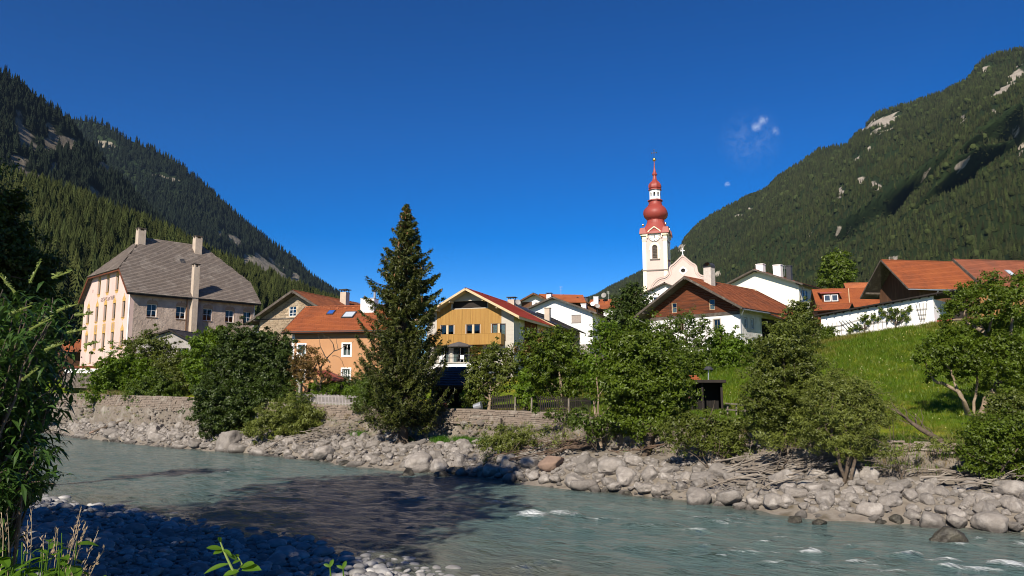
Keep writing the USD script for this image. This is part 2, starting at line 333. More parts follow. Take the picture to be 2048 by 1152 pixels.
pw[:, 2] = h - .02
wnodes = {'geo': ('geometry', {}), 'map': ('mapping', dict(rotation=(0, 0, math.atan2(FL[1], FL[0]) * -1), mapping_type='point')), 'st': ('mapping', dict(scale=(.45, 1.0, 1.0))),
          'n1': ('noise_texture', dict(scale=1.6, detail=6.0, roughness=.62, distortion=.4)), 'n2': ('noise_texture', dict(scale=7.0, detail=4.0, roughness=.6)),
          'bs': ('math', dict(math_type='multiply_add', value2=.30)), 'b': ('bump', dict(strength=1.0, distance=.42)),
          'tone': ('noise_texture', dict(scale=.22, detail=4.0)), 'tr': ('rgb_ramp', dict(ramp=[(0, (.058, .098, .098)), (.4, (.070, .114, .110)), (.6, (.088, .126, .118)), (1, (.104, .136, .120))])),
          'at': ('attribute', dict(attribute='foam')), 'sh': ('attribute', dict(attribute='shallow')),
          'fn': ('noise_texture', dict(scale=3.2, detail=8.0, roughness=.78, distortion=1.0)), 'fs': ('math', dict(math_type='multiply_add', value2=2.1, value3=-1.24)),
          'fa': ('math', dict(math_type='add')), 'fr': ('map_range', dict(from_min=.16, from_max=.78, to_min=0, to_max=1, clamp=True)),
          'mixf': ('mix', dict(mix_type='mix', color2=(.70, .73, .72))), 'mixs': ('mix', dict(mix_type='mix', color2=(.115, .088, .058))),
          'rough': ('map_range', dict(from_min=0, from_max=1, to_min=.07, to_max=.6)),
          'p': ('principled_bsdf', dict(ior=1.33, specular_ior_level=.42))}
wl_ = [('geo.position', 'map.vector'), ('map.vector', 'st.vector'), ('st.vector', 'n1.vector'), ('st.vector', 'n2.vector'), ('n2.fac', 'bs.value1'), ('n1.fac', 'bs.value3'), ('bs.value', 'b.height'), ('b.normal', 'p.normal'),
       ('st.vector', 'tone.vector'), ('tone.fac', 'tr.fac'), ('tr.color', 'mixs.color1'), ('sh.fac', 'mixs.fac'), ('mixs.color', 'mixf.color1'), ('st.vector', 'fn.vector'), ('fn.fac', 'fs.value1'), ('fs.value', 'fa.value1'),
       ('at.fac', 'fa.value2'), ('fa.value', 'fr.value'), ('fr.result', 'mixf.fac'), ('mixf.color', 'p.base_color'), ('fr.result', 'rough.value'), ('rough.result', 'p.roughness')]
water = usdkit.material(stage, '/World/Looks/river_water', wnodes, wl_, surface='p.BSDF')
nd_ = near_d(pw[:, :2]); td_, _, _, _ = bank_t(pw[:, :2])
shallow = np.clip(1 + nd_ / 7.0, 0, 1) * .7 * np.clip(.55 + 1.1 * (fbm(q * .35, 3, 21) - .3), 0, 1) + np.clip(1 + td_ * 6 / 1.6, 0, 1) * .6
wf = grid_faces(len(sy), len(sx))
wf = wf[(nd_ < 3)[wf].all(1) & (td_ < .5)[wf].all(1)]
used, inv = np.unique(wf, return_inverse=True)
wf = inv.reshape(wf.shape); pw, fm, shallow = pw[used], fm[used], shallow[used]
m = single('river', (pw, wf), water, smooth=True, kind='structure')
pv = UsdGeom.PrimvarsAPI(m)
pv.CreatePrimvar('foam', Sdf.ValueTypeNames.FloatArray, 'vertex').Set(Vt.FloatArray.FromNumpy(fm.astype(np.float32)))
pv.CreatePrimvar('shallow', Sdf.ValueTypeNames.FloatArray, 'vertex').Set(Vt.FloatArray.FromNumpy(np.clip(shallow, 0, 1).astype(np.float32)))
# ================================================================ mountains and far forest
def conifer_proto(name, mat_, layers, n, seed, r=.17, droop=.05):
    """A far spruce, one metre tall: jagged tiers of boughs round a thin stem."""
    rng = np.random.default_rng(seed); b = MB()
    for i in range(layers):
        z = .08 + .86 * i / layers; rad = r * (1 - i / layers) ** .85 * rng.uniform(.85, 1.12) + .012
        top = z + 1.35 / layers + .03
        a0 = rng.uniform(0, 6.28)
        an = a0 + np.arange(n) * 2 * np.pi / n + rng.uniform(-.2, .2, n)
        rr = rad * rng.uniform(.72, 1.2, n); zz = z - droop * rad / r * rng.uniform(.3, 1.3, n)
        inner = np.c_[np.cos(an + np.pi / n) * rad * .5, np.sin(an + np.pi / n) * rad * .5, np.full(n, z + .03)]
        outer = np.c_[np.cos(an) * rr, np.sin(an) * rr, zz]
        v = np.vstack([[[0, 0, top]], outer, inner]); f = []
        for q in range(n):
            f += [[0, 1 + q, 1 + n + q], [0, 1 + n + q, 1 + (q + 1) % n]]
        b.add(v, f)
    v, f = tube([[0, 0, -.08], [0, 0, .9]], [.012, .002], 4)
    b.add(v, f)
    path = f'/World/Looks/{name}'
    return b.arr()
def instancer(name, protos, mats, pos, scale, rng, kind='stuff', label=None, cat=None, yaw=True, quats=None, index=None):
    path = numbered('/World', name)
    pi = UsdGeom.PointInstancer.Define(stage, path)
    rel = pi.CreatePrototypesRel()
    for k_, (pr, mt) in enumerate(zip(protos, mats)):
        pp = f'{path}/kind_{"abcdefghij"[k_]}'
        usdkit.mesh(stage, pp, pr, mt, smooth=False)
        rel.AddTarget(pp)
    n = len(pos)
    pi.CreateProtoIndicesAttr(Vt.IntArray.FromNumpy((rng.integers(0, len(protos), n) if index is None else index).astype(np.int32)))
    pi.CreatePositionsAttr(Vt.Vec3fArray.FromNumpy(np.asarray(pos, np.float32)))
    sc = np.asarray(scale, np.float32)
    if sc.ndim == 1: sc = np.repeat(sc[:, None], 3, 1)
    pi.CreateScalesAttr(Vt.Vec3fArray.FromNumpy(np.ascontiguousarray(sc)))
    if quats is None:
        a = rng.uniform(0, 2 * np.pi, n) / 2
        quats = np.c_[np.cos(a), 0 * a, 0 * a, np.sin(a)]
    pi.CreateOrientationsAttr(Vt.QuathArray([Gf.Quath(float(w), float(x), float(y), float(z)) for w, x, y, z in quats]))
    custom(pi.GetPrim(), kind=kind, label=label, category=cat)
    return pi

def mountain(name, ridge, foot, rows, cols, seed, amp, color, rocks, rockcol, bulge=0.0, spur=None, back=600, ramp_noise=0.006):
    """A slope between a foot line and a ridge line (both as pixel, depth), roughened, with a back side."""
    R = smoothline([at(x, y, d) for x, y, d in ridge], cols, 2); Fo = smoothline([at(x, y, d) for x, y, d in foot], cols, 6)
    t = np.linspace(0, 1, rows)
    P = Fo[None] + (R - Fo)[None] * t[:, None, None]
    P[..., 2] += bulge * (np.sin(np.pi * t) * 1.0)[:, None]
    env = np.sin(np.pi * np.clip(t, 0, 1))[:, None] ** .6
    n = (fbm(P * .0042 + seed, 5, seed) - .5) * 2
    rg = 1 - np.abs(fbm(P * [.0035, .0035, .0012] + 7.7 * seed, 4, seed + 3) - .5) * 4
    P[..., 2] += amp * (n * .8 + rg * .5) * env
    P[..., 1] -= amp * n * .6 * env
    if spur is not None:
        P += spur(P, t) 
    edge = (fbm(R * .03, 3, seed + 5) - .5)[None, :, None] * 16 * V3(0, 0, 1) * np.clip(t - .9, 0, .1)[:, None, None] * 10
    P += edge
    backrow = P[-1] + V3(0, back, -back * .55)
    V = np.concatenate([P, (P[-1] + backrow)[None] / 2, backrow[None], backrow[None] * [1, 1, 0] + [0, 0, -2.4]]).reshape(-1, 3)
    V[:, 2] = np.maximum(V[:, 2], -2.5)
    u, vv = screen(P.reshape(-1, 3))
    rk = np.zeros(rows * cols)
    wob = (fbm(P.reshape(-1, 3) * .022, 4, seed + 8) - .5)
    for (px, py, rx, ry, a) in rocks:
        ca, sa = math.cos(math.radians(a)), math.sin(math.radians(a))
        du, dv = u - px, vv - py; p_, q_ = (du * ca + dv * sa) / rx, (-du * sa + dv * ca) / ry
        rk = np.maximum(rk, np.clip(1.25 - np.sqrt(p_ ** 2 + q_ ** 2) + wob * 2.2, 0, 1))
    rk = np.concatenate([rk, np.zeros(3 * cols)])
    f = grid_faces(rows + 3, cols)
    return V, f, rk, P, u.reshape(rows, cols), vv.reshape(rows, cols)
def screen(p):
    q = p - EYE
    yc = q[:, 1] * math.cos(PITCH) + q[:, 2] * math.sin(PITCH); zc = -q[:, 1] * math.sin(PITCH) + q[:, 2] * math.cos(PITCH)
    return CX + F * q[:, 0] / yc, CY - F * zc / yc
def slope_mat(name, forest1, forest2, rock1, rock2):
    nd = {'geo': ('geometry', {}), 'n': ('noise_texture', dict(scale=.012, detail=8.0, roughness=.7)), 'fr': ('rgb_ramp', dict(ramp=[(.35, forest1), (.65, forest2)])),
          'n2': ('noise_texture', dict(scale=.06, detail=8.0, roughness=.75)), 'mp': ('mapping', dict(scale=(1, 1, .35))), 'rr': ('rgb_ramp', dict(ramp=[(.3, rock2), (.55, rock1), (.8, rock1)])),
          'at': ('attribute', dict(attribute='rock')), 'ad': ('math', dict(math_type='multiply_add', value2=.9, value3=-.45)), 'ad2': ('math', dict(math_type='add')), 'mr': ('map_range', dict(from_min=.38, from_max=.55, to_min=0, to_max=1, clamp=True)),
          'mx': ('mix', {}), 'b': ('bump', dict(strength=1.0, distance=7.0)), 'p': ('principled_bsdf', dict(roughness=.95, specular_ior_level=.1))}
    return usdkit.material(stage, '/World/Looks/' + name, nd, [('geo.position', 'n.vector'), ('geo.position', 'mp.vector'), ('mp.vector', 'n2.vector'), ('n.fac', 'fr.fac'), ('n2.fac', 'rr.fac'), ('n2.fac', 'ad.value1'), ('at.fac', 'ad2.value1'), ('ad.value', 'ad2.value2'),
        ('ad2.value', 'mr.value'), ('mr.result', 'mx.fac'), ('fr.color', 'mx.color1'), ('rr.color', 'mx.color2'), ('mx.color', 'p.base_color'), ('n2.fac', 'b.height'), ('b.normal', 'p.normal')], surface='p.BSDF')
def put_mountain(name, V, f, rk, m_):
    m = single(name, (V, f), m_, smooth=True, kind='structure')
    UsdGeom.PrimvarsAPI(m).CreatePrimvar('rock', Sdf.ValueTypeNames.FloatArray, 'vertex').Set(Vt.FloatArray.FromNumpy(rk.astype(np.float32)))
def scatter(P, rk, n, rng, u, vv, lim=(-60, 2110, -200, 900), dens=None):
    """Random points on the grid surface P, spread evenly in the picture-facing sense of area, off the bare rock."""
    rows, cols = P.shape[:2]
    a = P[:-1, :-1]; b = P[:-1, 1:]; c = P[1:, :-1]
    area = np.linalg.norm(np.cross(b - a, c - a), axis=-1).ravel()
    cu, cv = u[:-1, :-1].ravel(), vv[:-1, :-1].ravel()
    w = area * (cu > lim[0]) * (cu < lim[1]) * (cv > lim[2]) * (cv < lim[3])
    pick = rng.choice(len(w), n, p=w / w.sum()); i, j = np.divmod(pick, cols - 1)
    s, t = rng.random(n)[:, None], rng.random(n)[:, None]
    p = (P[i, j] * (1 - s) + P[i, j + 1] * s) * (1 - t) + (P[i + 1, j] * (1 - s) + P[i + 1, j + 1] * s) * t
    r = rk[:rows * cols].reshape(rows, cols)[i, j]
    ok = r + (fbm(p * .03, 3, 4) - .5) * .6 < .30
    return p[ok]

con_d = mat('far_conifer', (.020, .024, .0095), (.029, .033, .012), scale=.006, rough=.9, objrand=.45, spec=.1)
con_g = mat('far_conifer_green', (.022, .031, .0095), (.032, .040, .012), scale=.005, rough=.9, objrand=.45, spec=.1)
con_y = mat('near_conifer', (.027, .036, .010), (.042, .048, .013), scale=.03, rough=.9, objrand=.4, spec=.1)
con_l = mat('shaded_conifer', (.0075, .0125, .0075), (.013, .019, .0095), scale=.006, rough=.9, objrand=.45, spec=.1)  # darker conifer copy: shade of the left mountains is put into the colour
rng = np.random.default_rng(7)
P3 = [conifer_proto(f'c{i}', None, 5, 6, 50 + i, r=[.17, .2, .15][i]) for i in range(3)]
def broad_proto(seed):
    m = trimesh.creation.icosphere(1); v = m.vertices * [.33, .33, .42]; v = v * (.75 + .6 * nz(v * 4 + seed, seed)[:, None]); return v + [0, 0, .45], m.faces
P3b = P3 + [broad_proto(3)]

# right mountain
def spur_r(P, t):
    u, vv = screen(P.reshape(-1, 3)); u = u.reshape(P.shape[:2]); vv = vv.reshape(P.shape[:2])
    # a rib that rises from the upper left and breaks off along a line falling to the lower left
    line = np.interp(vv, [160, 240, 330, 440, 500], [2190, 2050, 1930, 1760, 1640])
    d = line - u + (fbm(P * .004, 3, 33) - .5) * 70
    h = np.where(d > 0, np.exp(-np.clip(d, 0, None) / 190.0), np.clip(1 + d / 62.0, 0, 1))
    h *= np.clip((vv - 150) / 90, 0, 1) * np.clip((545 - vv) / 110, 0, 1)
    return h[..., None] * V3(-25, -165, 42)
RR = [(1000, 660, 4800), (1100, 630, 4500), (1195, 592, 4200), (1285, 545, 3900), (1345, 508, 3700), (1400, 452, 3500), (1450, 424, 3350), (1500, 398, 3250), (1530, 390, 3200), (1562, 358, 3100), (1600, 335, 3050), (1640, 308, 2950), (1690, 303, 2850), (1720, 270, 2800), (1750, 238, 2750), (1800, 224, 2650), (1880, 200, 2500),
      (1940, 163, 2400), (1958, 130, 2350), (1985, 112, 2320), (2048, 100, 2250), (2150, 60, 2150), (2350, 0, 2000), (2700, -60, 1800)]
RF = [(900, 755, 2600), (1100, 748, 1900), (1300, 745, 1500), (1450, 740, 1250), (1600, 725, 1000), (1750, 705, 800), (1900, 690, 640), (2048, 680, 540), (2300, 670, 460), (2700, 660, 400)]
rocks_r = [(1765, 245, 44, 15, -28), (1725, 262, 14, 8, -30), (1720, 360, 12, 12, 0), (1752, 372, 14, 9, 20), (1710, 322, 12, 5, 0), (1740, 300, 8, 6, 0), (2030, 150, 34, 11, -55), (2000, 185, 26, 7, -30), (1970, 140, 14, 8, 0), (1930, 328, 18, 8, -20), (2030, 265, 22, 16, -60), (1925, 235, 7, 14, 20),
           (1680, 460, 18, 8, 15), (1620, 470, 8, 6, 0), (1360, 498, 14, 8, -40), (1478, 432, 12, 5, -20), (1497, 420, 6, 5, 0), (1780, 520, 18, 6, -20), (1680, 385, 6, 10, 0), (1435, 548, 8, 6, 0), (2040, 300, 12, 22, 10), (1990, 225, 8, 10, 0), (1850, 350, 6, 8, 0), (1830, 330, 5, 8, 0)]
V, f, rk, P, u, vv = mountain('right_mountain', RR, RF, 130, 260, 1, 70, None, rocks_r, None, bulge=-40, spur=spur_r)
put_mountain('right_mountain', V, f, rk, slope_mat('right_slope', (.012, .022, .008), (.020, .032, .010), (.34, .30, .25), (.17, .145, .115)))
p = scatter(P, rk, 46000, rng, u, vv, lim=(1150, 2110, 60, 640))
sc = rng.uniform(9, 17, len(p)) * np.clip(p[:, 1] / 2000, .75, 1.25)
instancer('right_mountain_forest', P3b, [con_d, con_g, con_d, con_g], p - [0, 0, .5], np.c_[sc * 1.25, sc * 1.25, sc], rng, index=rng.choice(4, len(p), p=[.37, .32, .28, .03]), label='mixed forest covering the steep right mountain side', cat='forest')

# far left ridge
LR = [(-500, -60, 3200), (-100, 130, 3100), (60, 205, 3050), (140, 238, 3000), (175, 242, 2950), (205, 249, 2950), (250, 277, 2950), (330, 312, 3000), (375, 345, 3050), (400, 365, 3080), (440, 405, 3120), (470, 430, 3150), (520, 472, 3250), (555, 498, 3300), (590, 520, 3400), (615, 550, 3450), (650, 575, 3550), (690, 600, 3650)]
LF = [(-500, 745, 1500), (-100, 745, 1600), (100, 745, 1650), (250, 745, 1750), (350, 745, 1850), (450, 745, 1950), (550, 745, 2150), (620, 745, 2400), (760, 745, 2900)]
rocks_l = [(a, b, c * 1.4, d * 1.7, e) for a, b, c, d, e in [(465, 484, 18, 7, 15), (210, 290, 22, 4, 20), (330, 358, 20, 5, 10), (545, 545, 40, 12, 45), (520, 520, 14, 7, 40), (565, 575, 12, 20, -30), (590, 560, 10, 8, 30), (440, 470, 8, 5, 0), (490, 525, 10, 8, 30)]]
V, f, rk, P, u, vv = mountain('left_far', LR, LF, 80, 160, 2, 55, None, rocks_l, None, bulge=-30)
put_mountain('far_left_mountain', V, f, rk, slope_mat('left_slope', (.016, .028, .012), (.026, .038, .015), (.24, .21, .16), (.10, .085, .065)))
p = scatter(P, rk, 9000, rng, u, vv, lim=(100, 720, 215, 640))
sc = rng.uniform(15, 27, len(p)) * 1.25
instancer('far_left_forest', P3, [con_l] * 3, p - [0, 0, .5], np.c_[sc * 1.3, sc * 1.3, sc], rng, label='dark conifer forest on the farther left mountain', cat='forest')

# nearer left mountain
NR = [(-700, -400, 1100), (-300, -60, 1250), (-120, 70, 1330), (0, 146, 1400), (40, 172, 1430), (80, 205, 1460), (115, 226, 1490), (140, 246, 1510), (165, 285, 1530), (200, 315, 1550), (250, 372, 1580), (300, 425, 1610), (340, 460, 1640), (380, 490, 1680), (420, 518, 1720), (455, 545, 1760), (485, 575, 1800), (510, 600, 1850)]
NF = [(-700, 735, 620), (-300, 735, 700), (-120, 735, 760), (0, 735, 820), (40, 735, 850), (80, 735, 880), (115, 735, 910), (140, 735, 930), (165, 735, 960), (200, 735, 990), (250, 735, 1030), (300, 735, 1080), (340, 735, 1120), (380, 735, 1170), (420, 735, 1230), (455, 735, 1290), (485, 735, 1350), (510, 735, 1420)]
rocks_n = [(a, b, c * 1.6, d * 1.5, e) for a, b, c, d, e in [(50, 275, 14, 34, -30), (95, 295, 10, 20, -20), (130, 285, 20, 7, 10), (110, 335, 10, 16, 0), (60, 360, 22, 10, 10), (30, 325, 12, 12, 0), (145, 292, 12, 5, 0), (100, 265, 8, 18, -30), (70, 395, 26, 9, 0), (215, 335, 12, 8, 20), (190, 390, 10, 12, 0)]]
V, f, rk, P, u, vv = mountain('left_near', NR, NF, 90, 170, 3, 48, None, rocks_n, None, bulge=-20)
put_mountain('left_mountain', V, f, rk, slope_mat('left_near_slope', (.010, .016, .008), (.018, .024, .010), (.20, .17, .13), (.09, .075, .055)))
p = scatter(P, rk, 8000, rng, u, vv, lim=(-80, 540, -40, 640))
sc = rng.uniform(11, 22, len(p))
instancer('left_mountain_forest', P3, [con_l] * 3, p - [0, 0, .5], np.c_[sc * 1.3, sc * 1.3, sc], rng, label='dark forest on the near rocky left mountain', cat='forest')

# wooded hill behind the guesthouse
HR = [(-600, 330, 520), (-250, 360, 540), (-60, 385, 560), (30, 395, 570), (100, 418, 580), (160, 440, 590), (225, 465, 600), (290, 492, 615), (340, 520, 640), (400, 545, 680), (450, 562, 720), (500, 580, 760), (560, 598, 820), (610, 610, 900), (680, 622, 1000)]
HF = [(-600, 735, 210), (-250, 735, 225), (-60, 735, 240), (30, 735, 250), (100, 735, 260), (160, 735, 270), (225, 735, 280), (290, 735, 290), (340, 735, 300), (400, 735, 320), (450, 735, 340), (500, 735, 370), (560, 735, 420), (610, 735, 500), (680, 735, 620)]
V, f, rk, P, u, vv = mountain('hill', HR, HF, 60, 140, 4, 14, None, [], None, bulge=8, back=120)
put_mountain('wooded_hill', V, f, rk, slope_mat('hill_slope', (.03, .045, .012), (.05, .065, .018), (.2, .17, .13), (.1, .085, .06)))
P4 = [conifer_proto(f'h{i}', None, 13, 9, 80 + i, r=[.15, .18, .13, .16][i], droop=.045) for i in range(4)]
p = scatter(P, rk, 3600, rng, u, vv, lim=(-120, 700, 300, 690))
sc = rng.uniform(15, 25, len(p))
uu, vq = screen(p)
vis = (uu > 40) & (uu < 640) & (vq < 600)
order = np.argsort(p[:, 1]); order = order[vis[order]]
sel = order[:: max(1, len(order) // 300)][:300]; rest = np.setdiff1d(np.arange(len(p)), sel)
instancer('hillside_forest', P4, [con_y, con_y, con_g, con_y], p[rest] - [0, 0, .4], np.c_[sc * 1.25, sc * 1.25, sc][rest], rng, label='dense sunlit conifer wood on the hill behind the old guesthouse', cat='forest')
srcs = []
for i in range(4):
    c = UsdGeom.Xform.Define(stage, f'/World/Looks/conifer_kind_{i}')  # class prim below
    stage.RemovePrim(c.GetPath())
for n_, i in enumerate(sel):
    k_ = n_ % 4
    lab, grp = 'sunlit conifer standing in the wood on the hill behind the old guesthouse', 'conifers on the wooded hill'
    s3 = V3(sc[i] * 1.25, sc[i] * 1.25, sc[i])
    if n_ < 4:
        path = numbered('/World', 'conifer'); x = UsdGeom.Xform.Define(stage, path)
        x.AddTranslateOp().Set(Gf.Vec3d(*map(float, p[i] - [0, 0, .4]))); x.AddScaleOp().Set(Gf.Vec3f(*map(float, s3)))
        v_, f_ = P4[k_]; nt = len(f_) - 14
        usdkit.mesh(stage, path + '/crown', (v_, f_), [con_y, con_y, con_g, con_y][k_])
        custom(x.GetPrim(), label=lab, category='tree', group=grp); srcs.append(path)
    else:
        copy_of(srcs[k_], 'conifer', p[i] - [0, 0, .4], (0, 0, rng.uniform(0, 360)), s3, lab, 'tree', grp)
# ================================================================ building kit
class Frame:
    def __init__(s, o, ex):
        s.o = np.asarray(o, float); ex = np.asarray([ex[0], ex[1], 0], float); s.ex = ex / np.linalg.norm(ex); s.ey = V3(-s.ex[1], s.ex[0], 0)
    def p(s, u, v, z):
        u, v, z = np.broadcast_arrays(np.asarray(u, float), np.asarray(v, float), np.asarray(z, float))
        return V3(s.o[0], s.o[1], 0) + u[..., None] * s.ex + v[..., None] * s.ey + z[..., None] * V3(0, 0, 1)
    def box(s, u0, u1, v0, v1, z0, z1):
        return hexa([s.p(u, v, z) for z in (z0, z1) for v in (v0, v1) for u in (u0, u1)])
def prism(pts, n, t):
    """A flat polygon (ordered points) given thickness t along n."""
    p = np.asarray(pts, float); k = len(p); n = np.asarray(n, float); n = n / np.linalg.norm(n)
    v = np.vstack([p, p + n * t]); f = []
    for i in range(1, k - 1): f += [[0, i + 1, i], [k, k + i, k + i + 1]]
    for i in range(k):
        j = (i + 1) % k; f += [[i, j, k + j], [i, k + j, k + i]]
    return v, np.array(f)
def tiles(o, eu, ev, U, Vv, tw, th, poly=None, lift=.05, seed=0, gap=.012, sag=0.0):
    """Overlapping roof tiles, each an island of its own: a tilted top face and a front lip."""
    rng = np.random.default_rng(seed); eu = np.asarray(eu, float); ev = np.asarray(ev, float); n = np.cross(eu, ev); n /= np.linalg.norm(n)
    if n[2] < 0: n = -n
    nu, nv = max(1, int(round(U / tw))), max(1, int(round(Vv / th))); tw, th = U / nu, Vv / nv
    j, i = np.meshgrid(np.arange(nv), np.arange(-1, nu + 1), indexing='ij')
    u0 = (i + np.where(j % 2, .5, 0)) * tw; v0 = j * th * np.ones_like(u0)
    u0, v0 = u0.ravel(), v0.ravel(); u1 = u0 + tw - gap
    u0, u1 = np.clip(u0, 0, U), np.clip(u1, 0, U); ok = u1 - u0 > .03
    if poly is not None: ok &= shapely.contains_xy(poly, (u0 + u1) / 2, v0 + th / 2)
    u0, u1, v0 = u0[ok], u1[ok], v0[ok]; v1 = v0 + th * 1.04; m = len(u0)
    l = lift * rng.uniform(.75, 1.3, m); du = rng.normal(0, .006, m)
    def P(u, v, h):
        sg = -sag * np.sin(np.pi * np.clip(u / U, 0, 1)) * np.clip(v / Vv, 0, 1)
        return o + u[:, None] * eu + v[:, None] * ev + (h + sg)[:, None] * n
    q = np.stack([P(u0, v0 + du, l), P(u1, v0 + du, l), P(u1, v1, l * .12), P(u0, v1, l * .12), P(u0, v0 + du, 0 * l - .01), P(u1, v0 + du, 0 * l - .01)], 1).reshape(-1, 3)
    b = np.arange(m)[:, None] * 6
    f = np.vstack([b + [0, 1, 2], b + [0, 2, 3], b + [4, 5, 1], b + [4, 1, 0]])
    return q, f
class House:
    def __init__(s, name, label, cat, o, ex, W, L, z0, ze, zr=None, wc=None, group=None, t=.32, ridge='v'):
        s.fr = Frame(o, ex); s.W, s.L, s.z0, s.ze, s.zr, s.t, s.ridge = W, L, z0, ze, zr, t, ridge
        s.wc = W / 2 if wc is None else wc
        s.T = Thing(name, label, cat, s.fr.p(W / 2, L / 2, z0), group)
    def side_pt(s, side, a, d, z):  # a along the face, d inwards from its outer plane
        if side == 'front': return s.fr.p(a, d, z)
        if side == 'back': return s.fr.p(a, s.L - np.asarray(d), z)
        if side == 'right': return s.fr.p(s.W - np.asarray(d), a, z)
        if side == 'left': return s.fr.p(d, a, z)
    def sbox(s, side, a0, a1, d0, d1, z0, z1):
        return hexa([s.side_pt(side, a, d, z) for z in (z0, z1) for d in (d0, d1) for a in (a0, a1)])
    def outline(s, side):
        A = s.W if side in ('front', 'back') else s.L
        a0, a1 = (0, A) if side in ('front', 'back') else (s.t, A - s.t)
        gable = s.zr and ((s.ridge == 'v' and side in ('front', 'back')) or (s.ridge == 'u' and side in ('left', 'right')))
        if not gable: return Polygon([(a0, s.z0 - .8), (a1, s.z0 - .8), (a1, s.ze), (a0, s.ze)])
        c = s.wc if s.ridge == 'v' else s.L / 2
        m0, m1 = (s.zr - s.ze) / c, (s.zr - s.ze) / (A - c)
        return Polygon([(a0, s.z0 - .8), (a1, s.z0 - .8), (a1, s.ze + m1 * (A - a1)), (c, s.zr), (a0, s.ze + m0 * a0)])
    def walls(s, m, sides=('front', 'right', 'left', 'back'), holes={}, outlines={}, mats={}):
        for sd in sides:
            poly = outlines.get(sd) or s.outline(sd)
            for h in holes.get(sd, []):
                a, z, w, hh = h[:4]
                hp = sbox(a - w / 2, z, a + w / 2, z + hh)
                if len(h) > 4 and h[4] == 'arch': hp = hp.union(shapely.Point(a, z + hh).buffer(w / 2, 12))
                poly = poly.difference(hp)
            s.wall_poly(sd, poly, mats.get(sd, m))
    def wall_poly(s, sd, poly, m, d0=0.0, d1=None, name='wall', label=None):
        for g in getattr(poly, 'geoms', [poly]):
            e = trimesh.creation.extrude_polygon(g, (s.t if d1 is None else d1) - d0, engine='earcut'); v = np.array(e.vertices)
            f = np.array(e.faces)
            if sd in ('front', 'left'): f = f[:, ::-1] if sd == 'front' else f
            s.T.add(name, (s.side_pt(sd, v[:, 0], v[:, 2] + d0, v[:, 1]), f), m, label=label)
    def window(s, sd, a, z, w, h, fm, bar=.07, mull=(1, 0), depth=.12, sill=None, trim=None, trim_w=.12, curtain=None, blind=None, arch=False, name='window', label=None, pane=True, shutter=None):
        b = MB(); B = lambda a0, a1, z0, z1, d0=depth, d1=depth + .06: b.add(*s.sbox(sd, a0, a1, d0, d1, z0, z1))
        l, r = a - w / 2, a + w / 2
        B(l, l + bar, z, z + h); B(r - bar, r, z, z + h); B(l + bar, r - bar, z, z + bar); B(l + bar, r - bar, z + h - bar, z + h)
        for k_ in range(mull[0]): c = l + w * (k_ + 1) / (mull[0] + 1); B(c - bar * .4, c + bar * .4, z + bar, z + h - bar)
        for k_ in range(mull[1]): c = z + h * (k_ + 1) / (mull[1] + 1); B(l + bar, r - bar, c - bar * .3, c + bar * .3, depth + .004, depth + .056)
        wp = s.T.add(name, b, fm, label=label)
        if pane: s.T.add('pane', s.sbox(sd, l + bar * .5, r - bar * .5, depth + .025, depth + .035, z + bar * .5, z + h - bar * .5), glass, parent=wp)
        if curtain:
            q = MB()
            if curtain == 'sides':
                q.add(*s.sbox(sd, l + bar, l + w * .33, depth + .1, depth + .12, z + bar, z + h - bar)); q.add(*s.sbox(sd, r - w * .33, r - bar, depth + .1, depth + .12, z + bar, z + h - bar))
            elif curtain == 'half': q.add(*s.sbox(sd, l + bar, r - bar, depth + .1, depth + .12, z + bar, z + h * .5))
            else: q.add(*s.sbox(sd, l + bar, r - bar, depth + .1, depth + .12, z + bar, z + h - bar))
            s.T.add('curtain', q, M_curtain, parent=wp)
        if blind: s.T.add('blind', s.sbox(sd, l + bar, r - bar, depth + .16, depth + .18, z + bar, z + h - bar), blind, parent=wp)  # dark board set behind the pane to stand in for an unlit room
        if trim:
            q = MB(); e = .025; B2 = lambda a0, a1, z0, z1: q.add(*s.sbox(sd, a0, a1, -e, .05, z0, z1))
            B2(l - trim_w, l, z - trim_w, z + h + trim_w); B2(r, r + trim_w, z - trim_w, z + h + trim_w); B2(l, r, z + h, z + h + trim_w); B2(l, r, z - trim_w, z)
            s.T.add('surround', q, trim, parent=wp)
        if sill: s.T.add('sill', s.sbox(sd, l - .06, r + .06, -.10, depth - .004, z - .07, z - .004), sill, parent=wp)
        if shutter: s.T.add('shutter', s.sbox(sd, l + bar, r - bar, .06, .10, z + bar, z + h - .12), shutter, parent=wp)
        return wp
